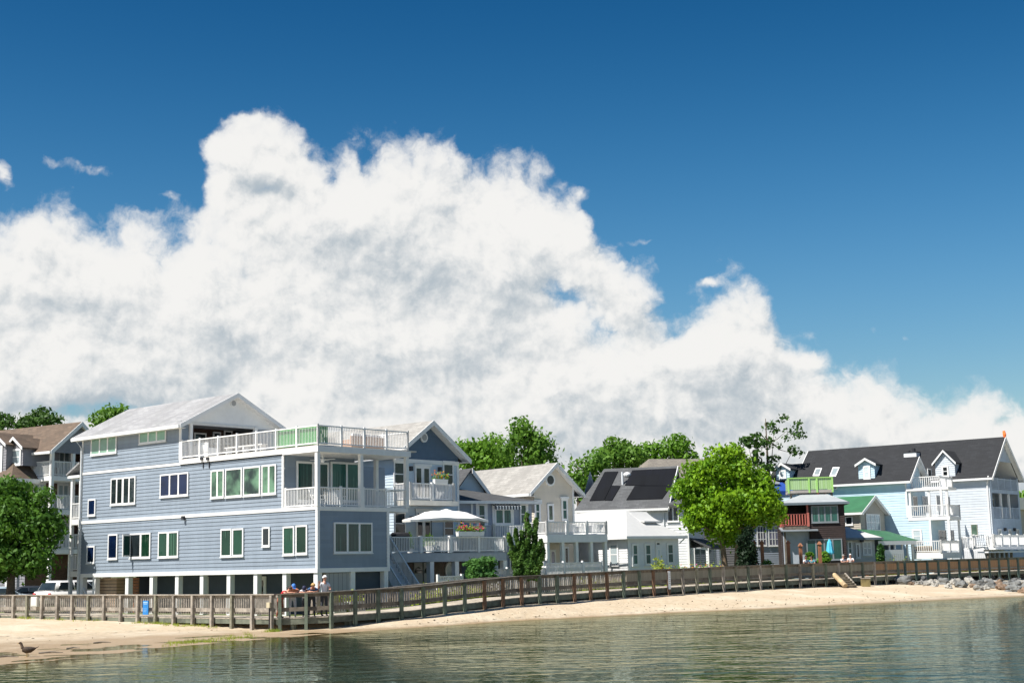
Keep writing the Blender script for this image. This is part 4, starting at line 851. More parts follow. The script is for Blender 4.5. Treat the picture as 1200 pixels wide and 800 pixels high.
# gable of the rear wing
gx, gz_ = H.B(549.5, 550.5, 3.); gl_, gzl = H.B(567, 574.5, 3.); mb = MB(); H.clap(mb, 'B', 3., [(2*gx-gl_, zeave), (gl_, zeave), (gl_, gzl), (gx, gz_), (2*gx-gl_, gzl)], .2); H.part(mb, 'rear_gable', h2blue)
mb = MB(); mb.slab([(gx, 2.6, gz_+.1), (gl_+.25, 2.6, gzl-.2), (gl_+.25, 6.4, gzl-.2), (gx, 6.4, gz_+.1)], .1); mb.slab([(2*gx-gl_-.25, 2.6, gzl-.2), (gx, 2.6, gz_+.1), (gx, 6.4, gz_+.1), (2*gx-gl_-.25, 6.4, gzl-.2)], .1); H.part(mb, 'rear_roof', roof_dgrey)
mb = MB(); mb.hexa([(gx, 2.54, gz_-.25), (gl_+.25, 2.54, gzl-.5), (gl_+.25, 2.6, gzl-.5), (gx, 2.6, gz_-.25)], [(gx, 2.54, gz_+.11), (gl_+.25, 2.54, gzl-.19), (gl_+.25, 2.6, gzl-.19), (gx, 2.6, gz_+.11)]); H.part(mb, 'rake_board', white)
# its own deck
yd3 = -2.4; d0, d1 = H.B(579, 630, yd3)[0], H.B(616, 630, yd3)[0]; z3 = H.B(596, 633, yd3)[1]; mb = MB(); mb.box(d0, d1, yd3, -.03, z3-.3, z3); H.part(mb, 'deck_floor', white)
mb = MB(); railing(mb, [(d0, -.1), (d0, yd3+.05), (d1, yd3+.05), (d1, -.1)], z3, H.B(596, 614.6, yd3)[1]-z3, .13, .04, .17, 2.0); H.part(mb, 'deck_railing', white)
columns(H, [(d1-.15, yd3+.15), (d0+.15, yd3+.15)], GZ, z3-.3, .25, mat('shade_tinted_post', (.55, .58, .62)))  # white posts coloured bluish grey, shade included in the paint
for r in ((596.5, 651, 602.5, 672),): H.win('B', r, 0, 1, gl_dark, o=.026)
# ---- beige house
H4 = H = House('beige_house', 'beige clapboard house with tall front gable and round window above a white deck', 'house', 648, 600, 97, 40)
xa, za4 = H.B(648, 545); xe, ze4 = H.B(680.5, 581.5); xr = H.B(670.5, 600)[0]+.15; xl = 2*xa-xr; BK = 9.5; k4 = (za4-ze4)/(xe-xa); zw = za4-k4*(xr-xa)
H.body(xl, xr, 0, BK, GZ, zw, cream, .18, gable=za4)
H.groof(xl, xr, 0, BK, zw, za4, roof_lgrey, ov=xe-xr, rk=.4, fw=.26)
mb = MB(); H.fbox(mb, 'B', 0, xr-.13, xr+.03, GZ, zw, 0, .05); H.part(mb, 'trim', white)
vx, vz = H.B(644, 562.2); mb = MB(); mb.tube([(vx, -.10, vz), (vx, -.02, vz)], .42, 18); v = H.part(mb, 'oval_window', white); mb = MB(); mb.tube([(vx, -.12, vz), (vx, -.09, vz)], .30, 16); mb.build('pane', gl_dark, v)
for r, n, rw, nm in [((625.5, 588.4, 633, 610), 1, 2, 'window'), ((657, 584.4, 665, 609.5), 1, 2, 'window'), ((640.6, 590, 648.6, 611), 1, 1, 'door')]: H.win('B', r, 0, n, gl_teal if nm == 'window' else gl_mint, rw, o=.026, name=nm, fw=.13, head=nm == 'window')
mb = MB(); x, z = H.B(582.5+7, 551, 2)[0], 0
yd = -4.; q0, q1 = H.B(641, 620, yd)[0], H.B(710.5, 620, yd)[0]; zd4 = H.B(676, 625.5, yd)[1]; zbm = H.B(676, 635, yd)[1]; zh = H.B(676, 611, yd)[1]-zd4
mb = MB(); mb.box(q0, q1, yd, -.03, zd4-.12, zd4); H.part(mb, 'deck_floor', white)
mb = MB(); mb.box(q0-.04, q1+.04, yd-.05, yd+.1, zbm, zd4-.03); mb.box(q0-.04, q0+.1, yd+.1, -.05, zbm, zd4-.03); mb.box(q1-.1, q1+.04, yd+.1, -.05, zbm, zd4-.03); H.part(mb, 'deck_fascia', white)
mb = MB(); railing(mb, [(q0, -.1), (q0, yd+.03), (q1, yd+.03), (q1, -.1)], zd4, zh, .13, .035, .15, 1.9); H.part(mb, 'deck_railing', white)
for p in (641.5, 659, 675.3, 692.5, 709): x = H.B(p, 650, yd+.15)[0]; mb = MB(); mb.box(x-.11, x+.11, yd+.04, yd+.26, GZ, zbm); H.part(mb, 'post', white)
for r, g in (((643.5, 643.5, 651, 664), gl_lace), ((660, 640, 666.5, 664), gl_dark)): H.win('B', r, 0, 1, g, o=.026, name='door', fw=.13)
mb = MB(); x, z = 0, 0; xs_, zs_ = H.A(582, 553, (xl+xa)/2)
# ---- white bungalow
H5 = H = House('white_bungalow', 'low white bungalow with white hip roof and a row of tall windows', 'house', 735.3, 640, 96, 38)
x1 = H.B(795, 640)[0]; y1 = H.A(694, 640)[0]; ze5 = H.A(735.3, 628.3)[1]
H.body(0, x1, 0, y1+8, GZ, ze5-.08, wsid, .16)
tx, ty = H.G(722, 598.5, ze5+1.9); rdg = ((x1/2, x1*.55), (x1/2, y1+6))
H.hroof(0, x1, 0, y1+8, ze5, H.A(720, 598.5, x1/2)[1], roof_white, ov=.42, ridge=rdg)
for r, rw in (((714.8, 636.3, 726, 662.5), 2),): H.win('A', r, 0, 1, gl_blind, rw, o=.026, fw=.13)
for r in ((739.6, 636.6, 748, 662.5), (754.4, 636.5, 763.4, 662), (780.4, 636, 789.6, 660.5)): H.win('B', r, 0, 1, gl_teal, 2, o=.026, fw=.13)
H.win('B', (767.4, 640.5, 775.2, 664), 0, 1, gl_blind, 1, o=.026, name='door', fw=.2); H.win('B', (767.6, 634.2, 773.2, 639.4), 0, 1, gl_teal, 1, o=.026)
mb = MB(); mb.tube([(x1+.4, -.4, ze5-.05), (x1+.05, -.05, ze5-.5)], .05, 6); H.part(mb, 'gutter_spout', zinc)
# eyebrow dormer
yA = 1.1; a0, zA0 = H.B(757.2, 624, yA); a1, zA1 = H.B(769, 611.5, yA); mb = MB(); mb.box(a0, a1, yA, yA+3., zA0-.3, zA1); H.part(mb, 'dormer_wall', wsid)
mb = MB(); K = 8
for k in range(K): f0, f1 = k/K, (k+1)/K; yE_ = min(x1*.5, yA+2.6); zE_ = ze5+(H.A(720, 598.5, x1/2)[1]-ze5)*(yE_+.42)/(x1*.55+.42)-.02; zf = lambda f: zA1+.06+(zE_-zA1)*f**1.6; yf = lambda f: yA-.25+(yE_-yA+.25)*f; mb.hexa([(a0-.35, yf(f0), zf(f0)-.1), (a1+.3, yf(f0), zf(f0)-.1), (a1+.3, yf(f1), zf(f1)-.1), (a0-.35, yf(f1), zf(f1)-.1)], [(a0-.35, yf(f0), zf(f0)), (a1+.3, yf(f0), zf(f0)), (a1+.3, yf(f1), zf(f1)), (a0-.35, yf(f1), zf(f1))])
H.part(mb, 'dormer_roof', roof_white); w0 = H.B(761.5, 618, yA)[0]; H.winm('B', yA, w0, w0+.35, zA0+.1, zA1-.1, 1, gl_dark, fw=.05)
# ---- house with solar roof
H6 = H = House('solar_roof_house', 'white house with black solar arrays on its grey roof, left of the lime green tree', 'house', 807.3, 640, 110, 74)
y0r = H.A(776.5, 591)[0]; y1r = H.A(680, 594)[0]; ze6 = H.A(776.5, 592)[1]; ypk = H.A(781, 600)[0]
DX = 3.6
def roofx():                                                          # find ridge set-back that puts the ridge at its photographed height for a 36 degree pitch
    lo, hi = 1., 9.
    for _ in range(40):
        m = (lo+hi)/2; y_, z_ = H.A(750, 549.5, m); 
        if z_ - ze6 > m*.80: lo = m
        else: hi = m
    return lo
DX = roofx(); zr6 = H.A(750, 549.5, DX)[1]; yrl, yrr = H.A(708, 551, DX)[0], H.A(794, 548, DX)[0]
mb = MB(); H.clap(mb, 'A', 0, side(0, y1r, GZ, ze6), .2); H.clap(mb, 'B', 0, [(0, GZ), (2*DX, GZ), (2*DX, ze6), (0, ze6)], .2); H.clap(mb, 'b', y1r, [(0, GZ), (2*DX, GZ), (2*DX, ze6), (DX, zr6), (0, ze6)]); H.clap(mb, 'a', 2*DX, side(0, y1r, GZ, ze6)); H.clap(mb, 'B', y0r-.3, [(0, ze6), (2*DX, ze6), (DX, zr6)], .2); H.part(mb, 'wall', wsid)
sl = (zr6-ze6)/DX; mb = MB(); e0 = -.4; Pz = lambda x: ze6+.14+sl*x
yEl, yEr = y1r+.4, y0r-.5
mb.slab([(e0, yEr, Pz(e0)), (DX, yrr, Pz(DX)), (DX, yrl, Pz(DX)), (e0, yEl, Pz(e0))], .14); mb.slab([(DX, yrr, Pz(DX)), (2*DX+.4, yEr, Pz(e0)), (2*DX+.4, yEl, Pz(e0)), (DX, yrl, Pz(DX))], .14); H.part(mb, 'roof', roof_grey)
mb = MB(); mb.box(e0-.1, e0-.01, yEr, yEl, Pz(e0)-.2, Pz(e0)-.02); H.fbox(mb, 'A', 0, -.03, .12, GZ, ze6-.3, 0, .05); mb.hexa([(e0, yEr-.06, Pz(e0)-.3), (DX, yrr-.06, Pz(DX)-.3), (DX, yrr-.01, Pz(DX)-.3), (e0, yEr-.01, Pz(e0)-.3)], [(e0, yEr-.06, Pz(e0)+.01), (DX, yrr-.06, Pz(DX)+.01), (DX, yrr-.01, Pz(DX)+.01), (e0, yEr-.01, Pz(e0)+.01)]); H.part(mb, 'fascia', white)
def on_roof(px, py):                                                  # sight line met with the sunny roof plane, 6 cm proud
    v = ray(px, py); n = (H.lx*sl - Vector((0, 0, 1))); P0 = H.C+Vector((0, 0, Pz(0)+.07)); t = (P0-EYE).dot(n)/v.dot(n); p = EYE+v*t-H.C; return Vector((p.dot(H.lx), p.dot(H.ly), p.z))
def zpt(x, y): return (660+x/5, 520+y/5)
solm = mat('solar_panel_grid', (.006, .007, .009), .55, spec=.15, kind='shingle', bw=1.05, rh=1.65, col2=(.006, .007, .011), bump=0)
for poly in ([(243, 162), (322, 160), (240, 326), (155, 330)], [(284, 242), (336, 244), (286, 328), (243, 327)], [(405, 153), (664, 141), (632, 243), (362, 240)], [(418, 246), (631, 246), (580, 318), (370, 325)]):
    q = [on_roof(*zpt(*p)) for p in poly]; mb = MB(); mb.hexa([p-Vector((0, 0, .06)) for p in q[::-1]], q[::-1]); H.part(mb, 'solar_panel', solm)
p = on_roof(735, 556); mb = MB(); mb.blob(p, .32, (1, 1, .7)); H.part(mb, 'roof_dome', white)
p = on_roof(729.5, 566); mb = MB(); mb.tube([p-Vector((0, 0, .2)), p+Vector((0, 0, .9))], .08, 8); H.part(mb, 'vent_pipe', zinc)
H.win('A', (701, 595.2, 710, 598.2), 0, 1, gl_dark, o=.026); H.win('A', (781.6, 593.5, 796, 611), 0, 2, gl_dark, o=.026)
mb = MB(); a, z = H.A(776, 594); mb.tube([(-.3, a, z), (-.08, a-.1, z-.4), (-.08, a-.1, z-1.6)], .05, 6); H.part(mb, 'downpipe', zinc)
# eaves piece over the right end, small porch dormer above it
zR = H.A(790, 590.5)[1]; mb = MB(); mb.slab([(-.45, -.4, zR), (1.7, -.4, zR+.55), (1.7, y0r-.52, zR+.55), (-.45, y0r-.52, zR)], .18); mb.slab([(1.7, -.4, zR+.55), (2*DX, -.4, zR), (2*DX, y0r-.52, zR), (1.7, y0r-.52, zR+.55)], .18); H.part(mb, 'porch_roof', roof_grey)
mb = MB(); mb.box(1.2, 2.6, .6, y0r-1., zR+.2, zR+1.4); H.part(mb, 'dormer', greyw)
# lean-to and sliding doors on the shaded end
zl = H.B(830, 641, -1.4)[1]; l0, l1 = .5, 2*DX; mb = MB(); mb.slab([(l0-.2, -1.6, zl), (l1, -1.6, zl), (l1, -.03, zl+.75), (l0-.2, -.03, zl+.75)], .12); H.part(mb, 'lean_to_roof', roof_dgrey)
mb = MB(); H.clap(mb, 'B', -1.4, [(l0, GZ), (l1, GZ), (l1, zl-.02), (l0, zl-.02)], .2); H.clap(mb, 'A', l0, side(-1.4, -.03, GZ, zl), .2); H.part(mb, 'lean_to_wall', wsid)
for r in ((812.4, 642, 826.5, 663), (829, 642, 843.5, 663)): H.win('B', r, -1.4, 2, gl_green, o=.026, name='sliding_door', fw=.1)
# ---- weathered roof house behind the tree
H8 = H = House('tan_roof_house', 'tan roofed house half hidden by the lime green tree, with a blue awning', 'house', 884, 640, 124, 16)
x1 = H.B(912.5, 600)[0]; zeb = H.B(912, 564)[1]; zpk = H.B(838, 537.5, 5)[1]; xlft = H.B(742, 545, 5)[0]
H.body(xlft, x1, 1.2, 9, GZ, zeb-.1, greyw, .2)
xr5 = H.B(845, 537.5, 5)[0]
H.hroof(xlft, x1, 1.2, 9, zeb, zpk, roof_tan, ov=.5, ridge=((xlft+1.5, 5), (xr5, 5)))
zf = H.B(898, 613, 0)[1]; xl_ = H.B(882, 640)[0]; xr_ = H.B(919, 640)[0]; mb = MB(); mb.slab([(xl_-.2, -.2, zf), (xr_+.1, -.2, zf), (xr_+.1, 1.2, zf+.4), (xl_-.2, 1.2, zf+.4)], .12); H.part(mb, 'porch_roof', roof_dgrey)
H.body(xl_, xr_, 0, 1.17, GZ, zf-.02, greyblue, .18, sides='ABa')
for r in ((886, 615.5, 898.6, 639.5), (899.4, 615.5, 913, 639.5)): H.win('B', r, 0, 3, gl_lace, 3, o=.026, fw=.1, div=.035)
w0, w1 = H.B(897, 570, 1.2)[0], H.B(917, 570, 1.2)[0]; zaw = H.B(905, 565, 1.2)[1]; zaw1 = H.B(905, 575.5, .3)[1]; mb = MB(); mb.hexa([(w0, .1, zaw1), (w1+.5, .1, zaw1), (w1, 1.15, zaw-.05), (w0, 1.15, zaw-.05)], [(w0, .1, zaw1+.03), (w1+.5, .1, zaw1+.03), (w1, 1.15, zaw), (w0, 1.15, zaw)]); mb.box(w0, w1+.5, .07, .1, zaw1-.3, zaw1+.02); H.part(mb, 'awning', navy_awn)
H.win('B', (899, 578, 911, 603), 1.2, 2, gl_dark, o=.026, m=metal)
# ---- dark brown house
H9 = H = House('dark_brown_house', 'dark brown shingled house with red balcony and a lime green roof deck', 'house', 949, 620, 113.5, -6)
x1 = H.B(990.5, 620)[0]; xq = H.B(918, 620)[0]; ze9 = H.B(970, 588.2)[1]; zt9 = H.B(938.5, 579.5, 2.6)[1]
H.body(0, x1, 0, 6., GZ, ze9-.08, brownw, .16)
zb9 = H.B(935, 616.5, .2)[1]; H.body(xq, -.02, 2.2, 6., GZ, ze9-.08, brownw, .16, sides='AB')
x0b = H.B(938, 579.5, 2.6)[0]; H.hroof(xq, x1, 0, 6., ze9, zt9, mat('pale_grey_metal_roof', (.36, .38, .40), .6), ov=.35, trim=mat('slate_trim', (.14, .18, .21), .6), ridge=((x0b, 2.8), (x0b+2.2, 2.8)))
for r, n in (((950, 592, 982.8, 612), 4),): H.win('B', r, 0, n, gl_teal, o=.026, m=mat('grey_frame', (.20, .23, .25), .5), fw=.1)
H.win('B', (944.5, 631, 988, 656), 0, 4, gl_teal, o=.026, m=MATS['grey_frame'], name='sliding_door', fw=.09)
mb = MB(); mb.box(xq, -.03, -.1, 2.2, zb9-.28, zb9); H.part(mb, 'balcony_floor', wood_dark); zh9 = H.B(935, 601.5, -.05)[1]-zb9
mb = MB(); railing(mb, [(xq, 2.1), (xq, -.05), (-.1, -.05)], zb9, zh9, .22, .09, .18, 1.9); H.part(mb, 'balcony_railing', redrail)
columns(H, [(-.12, -.05)], zb9, ze9-.1, .14, redrail); columns(H, [(xq+.1, -.02)], GZ, ze9-.1, .14, wood_dark)
mb = MB(); zg = H.B(930, 622, .3)[1]; mb.box(xq+.1, -.04, .3, 2.1, GZ, zg); H.part(mb, 'garden_room_wall', mat('pale_blue_grey_panel', (.36, .40, .46), .6)); mb = MB(); mb.slab([(xq-.2, -.5, zg+.05), (.6, -.5, zg+.05), (.6, 2.1, zg+.35), (xq-.2, 2.1, zg+.35)], .09); H.part(mb, 'garden_room_roof', mat('slate_flat_roof', (.22, .25, .28), .6))
# roof deck on legs
yk = 3.; k0, k1 = H.B(924, 570, yk)[0], H.B(975.5, 570, yk)[0]; kz0 = H.B(945, 577.2, yk)[1]; kz1 = H.B(945, 574, yk)[1]; kzt = H.B(945, 559, yk)[1]
mb = MB(); mb.box(k0, k1, yk, yk+3.2, kz0, kz1); H.part(mb, 'roof_deck_floor', mat('grey_beige_deck', (.36, .33, .30), .7))
mb = MB(); mb.box(k0, k1, yk+.02, yk+.06, kz1+.05, kzt-.08); mb.box(k1-.06, k1-.02, yk, yk+3.2, kz1+.05, kzt-.08); mb.box(k0+.02, k0+.06, yk, yk+3.2, kz1+.05, kzt-.08); H.part(mb, 'roof_deck_screen', mat('green_picket_screen', (.36, .56, .22), .6, kind='plank', pw=.17, col2=(.44, .62, .34)))
mb = MB()
for x in (k0, (k0+k1)/2-.1, k1-.35*(k1-k0), k1): mb.box(x-.07, x+.07, yk-.05, yk+.02, kz0, kzt)
mb.box(k0-.07, k1+.07, yk-.06, yk+.06, kzt-.08, kzt); H.part(mb, 'roof_deck_frame', greenrail)
for p in (927, 958.5, 967, 974.5): x = H.B(p, 580, yk+.3)[0]; mb = MB(); mb.box(x-.09, x+.09, yk+.2, yk+.38, zt9-1.6, kz0); H.part(mb, 'roof_deck_leg', redrail if p == 958.5 else wood_dark)
# ---- green roofed cottage
H10 = H = House('green_roof_cottage', 'taupe cottage with bright green metal roof and white low front wing', 'house', 1009, 620, 121, 56)
zeg = H.A(1009, 599.5)[1]; x1 = H.B(1036.6, 610)[0]; za10 = H.B(1024, 581)[1]; y1 = H.A(985, 610)[0]+2.5
H.body(0, x1, 0, y1, GZ, zeg, taupe, .16, gable=za10-.12); H.groof(0, x1, 0, y1, zeg, za10-.12, roof_green, ov=.4, rk=.35, fw=.26)
H.win('A', (990.6, 604.8, 999.8, 615), 0, 1, gl_dark, o=.026); H.win('B', (1013.8, 602, 1031, 621.5), 0, 3, gl_blind, 2, o=.026, fw=.09)
mb = MB(); H.fbox(mb, 'A', 0, -.02, .1, GZ, zeg, 0, .04); H.part(mb, 'trim', taupe)
H11w = H = House('low_white_wing', 'single storey grey wing with pale hip roof in front of the green roofed cottage', 'house', 991.5, 640, 117, 12)
x1 = H.B(1025, 640)[0]; zew = H.B(1005, 630)[1]; ztw = H.B(991, 612.5, 2.2)[1]; H.body(0, x1, 0, 3.2, GZ, zew-.06, mat('pale_grey_siding', (.52, .52, .50), .6), .18)
H.hroof(0, x1, 0, 3.2, zew, ztw, roof_white, ov=.5, ridge=((-.3, 2.4), (.2, 2.4)), trim=mat('slate_trim', (.14, .18, .21)))
H.win('B', (992.4, 633.5, 999, 651), 0, 1, gl_teal, 2, o=.026, fw=.12); H.win('B', (1002, 636, 1008.3, 654), 0, 1, gl_dark, 1, o=.026, fw=.14, name='door'); H.win('B', (1010, 633.5, 1021.8, 650.5), 0, 2, gl_blind, 2, o=.026, fw=.12)
x, z = H.B(1009, 633); mb = MB(); mb.box(x-.12, x+.12, -.3, -.03, z-.12, z+.1); H.part(mb, 'wall_lamp', metal)
HP = H = House('green_roof_porch', 'low porch with green metal roof and white posts between cottage and pale blue house', 'porch', 1030, 640, 118, 25)
x1 = H.B(1076, 633)[0]; x0 = H.B(1025, 633)[0]; zep = H.B(1050, 632)[1]; zpt_ = H.B(1030, 626, 1.6)[1]; mb = MB(); mb.slab([(x0, -.4, zep), (x1, -.4, zep-.15), (x1-1.2, 2.4, zpt_+.3), (x0, 2.4, zpt_+.5)], .1); H.part(mb, 'roof', roof_green)
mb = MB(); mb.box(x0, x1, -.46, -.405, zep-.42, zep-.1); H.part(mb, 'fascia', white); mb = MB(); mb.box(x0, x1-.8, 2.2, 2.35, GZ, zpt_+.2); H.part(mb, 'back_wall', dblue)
columns(H, [(H.B(p, 640, -.2)[0], -.2) for p in (1032.5, 1042, 1048.5, 1057, 1063, 1069)], GZ, zep-.15, .13)
mb = MB(); u0_, zu0 = H.B(1037.5, 656, -.5); u1_, zu1 = H.B(1059, 643.5, -.5); mb.box(u0_, u1_, -.5, -.45, zu1-.35, zu1); k = u0_
while k < u1_: mb.box(k, k+.16, -.5, -.46, zu0-.2, zu1-.35); k += .2
H.part(mb, 'lattice_panel', white)
# ---- pale blue house
H11 = H = House('pale_blue_house', 'pale blue house with charcoal roof, dormers and stacked white balconies on its end', 'house', 1092.5, 640, 124, 57)
yu = H.A(1064, 600)[0]; yb = H.A(905, 600)[0]; zel = H.A(1050, 562)[1]; 
def ridge_x(px, py, ze_, pitch):
    lo, hi = .5, 12.
    for _ in range(40):
        m = (lo+hi)/2
        if H.A(px, py, m)[1]-ze_ > m*pitch: lo = m
        else: hi = m
    return lo
DX = ridge_x(1030, 539.5, zel, .75); zrg = H.A(1030, 539.5, DX)[1]; XW = 2*DX
zf2 = H.A(1068, 606)[1]; zf1 = H.B(1095, 645.5, -1.)[1]; zp2 = H.A(1070, 575)[1]
mb = MB(); H.clap(mb, 'A', 0, side(yu, yb, GZ, zel), .22); H.clap(mb, 'A', 0, side(0, yu, GZ, zf2-.25), .22); H.clap(mb, 'B', 0, [(0, GZ), (XW*.8, GZ), (XW*.8, zf2-.25), (0, zf2-.25)], .22)
H.clap(mb, 'B', yu, [(0, zf2-.2), (XW, zf2-.2), (XW, zel), (DX, zrg), (0, zel)], .22); H.clap(mb, 'a', XW, side(yu, yb, GZ, zel), .22); H.clap(mb, 'b', yb, [(0, GZ), (XW, GZ), (XW, zel), (DX, zrg), (0, zel)], .22); H.part(mb, 'wall', ltblue)
H.groof(0, XW, yu, yb, zel, zrg, roof_char, ov=.4, rk=.5, fw=.28)
mb = MB(); H.fbox(mb, 'A', 0, -.02, .13, GZ, zf2-.2, 0, .05); H.fbox(mb, 'A', 0, yu-.02, yu+.12, zf2, zel, 0, .05); H.part(mb, 'trim', white)
def dormer(px0, px1, py_ap, py_ev, py_bt, xf, wall, roofm, win, label=None):
    a1_, z_ev = H.A(px0, py_ev, xf); a0_, z_e2 = H.A(px1, py_ev, xf); zb = H.A((px0+px1)/2, py_bt, xf)[1]; ac = (a0_+a1_)/2; zt = H.A((px0+px1)/2, py_ap, xf)[1]; zv = (z_ev+z_e2)/2; b = xf+3.2
    mb = MB(); H.clap(mb, 'A', xf, [(a0_, zb), (a1_, zb), (a1_, zv), (ac, zt-.1), (a0_, zv)], .2); H.clap(mb, 'B', a0_, [(xf, zb), (b, zb), (b, zv), (xf, zv)], .2); H.clap(mb, 'b', a1_, [(xf, zb), (b, zb), (b, zv), (xf, zv)], .2); d = H.part(mb, 'dormer', wall)
    mb = MB(); ov = .22; k = (zt-zv)/(a1_-ac); ze = zv-ov*k
    mb.slab([(xf-.25, a0_-ov, ze+.1), (b, a0_-ov, ze+.1), (b, ac, zt+.1), (xf-.25, ac, zt+.1)], .1); mb.slab([(xf-.25, ac, zt+.1), (b, ac, zt+.1), (b, a1_+ov, ze+.1), (xf-.25, a1_+ov, ze+.1)], .1); mb.build('dormer_roof', roofm, d)
    mb = MB()
    for s0, s1 in (((a0_-ov, ze), (ac, zt)), ((ac, zt), (a1_+ov, ze))): mb.hexa([(xf-.31, s0[0], s0[1]-.1), (xf-.255, s0[0], s0[1]-.1), (xf-.255, s1[0], s1[1]-.1), (xf-.31, s1[0], s1[1]-.1)], [(xf-.31, s0[0], s0[1]+.11), (xf-.255, s0[0], s0[1]+.11), (xf-.255, s1[0], s1[1]+.11), (xf-.31, s1[0], s1[1]+.11)])
    mb.build('rake_board', white, d)
    w = H.win('A', win, xf, 1, gl_blind if wall != lav else gl_dark, 2, o=.026, fw=.14); w.parent = d
    return d
dormer(909, 925, 543.5, 549, 562, .15, ltblue, ltblue if False else roof_char, (913.2, 550.5, 921.6, 560)); dormer(1005.5, 1024.5, 537.8, 543.5, 563, .15, ltblue, roof_char, (1011.4, 545.5, 1020.6, 561))
nsl = (zrg-zel)/DX
def on_slope(px, py, up=.2):
    v = ray(px, py); n = H.lx*nsl-Vector((0, 0, 1)); P0 = H.C+Vector((0, 0, zel+up)); t = (P0-EYE).dot(n)/v.dot(n); p = EYE+v*t-H.C; return Vector((p.dot(H.lx), p.dot(H.ly), p.z))
for q in ([(952.3, 557), (960, 557), (963.3, 548), (956, 548)], [(972, 557.5), (979.5, 557.5), (984, 547), (976, 547)]):
    P = [on_slope(*p) for p in q]; mb = MB(); mb.hexa([p-Vector((0, 0, .1)) for p in P], P); s = H.part(mb, 'skylight', white); c = sum(P, Vector())/4; mb = MB(); mb.hexa([c+(p-c)*.72-Vector((0, 0, .02)) for p in P], [c+(p-c)*.72+Vector((0, 0, .02)) for p in P]); mb.build('pane', gl_blind, s)
H.win('A', (975, 567.8, 981.6, 573), 0, 1, gl_dark, o=.026); H.win('A', (1068.8, 619.5, 1081.2, 636), 0, 1, gl_blind, 2, o=.026, fw=.14)
# balconies of the end
mb = MB(); P2 = H.B(1124.5, 600, -1.6)[0]; mb.box(-.05, P2, -1.7, yu, zf2-.28, zf2); H.part(mb, 'balcony_floor', white)
mb = MB(); railing(mb, [(0, yu-.1), (0, -.02), (0, -1.6), (P2, -1.6), (P2, .2)], zf2, 1.0, .18, .04, .12, 2.4); H.part(mb, 'balcony_railing', white)
columns(H, [(.05, yu-.25), (.05, .0), (.05, -1.55), (H.B(1103, 590, -1.5)[0], -1.55)], zf2, zp2, .17)
mb = MB(); mb.box(-.15, P2-1., -1.75, yu, zp2, zp2+.22); H.part(mb, 'porch_roof', white)
zf3 = H.B(1098, 570, -.6)[1]; mb = MB(); c0 = H.B(1101, 565, -.6)[0]; c1 = H.B(1115.5, 565, -.6)[0]; railing(mb, [(c0, yu-.1), (c0, -.6), (c1, -.6), (c1, yu-.1)], zp2+.22, 1.05, .18, .04, .12, 2.2); H.part(mb, 'top_balcony_railing', white)
columns(H, [(.05, -1.55), (P2-.3, -1.55)], GZ, zf2-.28, .17)
for r, n in (((1068.5, 581, 1075, 598), 1), ((1080, 581, 1088.5, 600), 2), ((1096, 580, 1103, 598), 1), ((1107, 581, 1113, 597), 1), ((1076.5, 550, 1081, 562), 1), ((1086, 549, 1091, 561), 1)):
    H.win('B', r, yu, n, gl_dark, o=.026, name='window', fw=.08)
for r in ((1099, 620.5, 1109, 640), (1112, 620.5, 1118, 640)): H.win('B', r, 0, 2, gl_dark, o=.026, name='sliding_door')
dk0, dk1 = H.B(1103, 645, -2.4)[0], H.B(1124, 645, -2.4)[0]; mb = MB(); zdk1 = H.B(1108, 646.5, -2.4)[1]; mb.box(dk0, dk1, -2.5, -.02, zdk1-.5, zdk1); H.part(mb, 'ground_deck', white)
mb = MB(); railing(mb, [(dk0, -.1), (dk0, -2.4), (dk1, -2.4)], zdk1, .95, .18, .05, .14, 2.2); H.part(mb, 'ground_deck_railing', white)
# ---- pale lavender house
H12 = H = House('lavender_house', 'tall pale lavender house with long charcoal roof and porches stacked in its shaded gable end', 'house', 1162, 600, 135, 52)
zel2 = H.A(1162, 556.5)[1]; yb = H.A(1000, 560)[0]; DX = ridge_x(1100, 519, zel2, .92); zrg2 = H.A(1100, 519, DX)[1]; ybk = H.A(952, 528, DX)[0]
xr = H.B(1190.5, 600)[0]; DXb = xr/2
XW = xr
za12 = H.B(1175, 513, 0)[1]
mb = MB(); H.clap(mb, 'A', 0, side(0, ybk, GZ, zel2), .24); H.clap(mb, 'a', 2*DX, side(0, ybk, GZ, zel2), .24); H.clap(mb, 'b', ybk, [(0, GZ), (2*DX, GZ), (2*DX, zel2), (DX, zrg2), (0, zel2)], .24); H.part(mb, 'wall', lav)
XW = 2*DX; H.groof(0, XW, 0, ybk, zel2, zrg2, roof_char, ov=.4, rk=.45, fw=.34)
# gable end with three recesses
zA_, zB_ = H.B(1175, 573.5)[1], H.B(1175, 607)[1]; zgr = H.B(1175, 641)[1]; zr2 = H.B(1175, 578)[1]; zr3 = H.B(1175, 541)[1]
lb = mat('shade_tinted_lavender_panel', (.44, .52, .62), .6); mb = MB(); e0, e1 = .45, XW-.45  # darker, bluer copy of the siding: shade put into the colour
H.clap(mb, 'B', 0, [(0, GZ), (e0, GZ), (e0, zel2), (0, zel2)], .24); H.clap(mb, 'B', 0, [(e1, GZ), (XW, GZ), (XW, zel2), (e1, zel2)], .24)
H.clap(mb, 'B', 0, [(e0, zr2), (e1, zr2), (e1, zA_), (e0, zA_)], .24); H.clap(mb, 'B', 0, [(e0, zB_-.9), (e1, zB_-.9), (e1, zB_), (e0, zB_)], .24)
k = (zrg2-zel2)/DX; w = (zrg2-zr3)/k; 
H.clap(mb, 'B', 0, [(DX-w, zr3), (DX+w, zr3), (DX, zrg2-.1)], .24); H.part(mb, 'end_wall', lb)
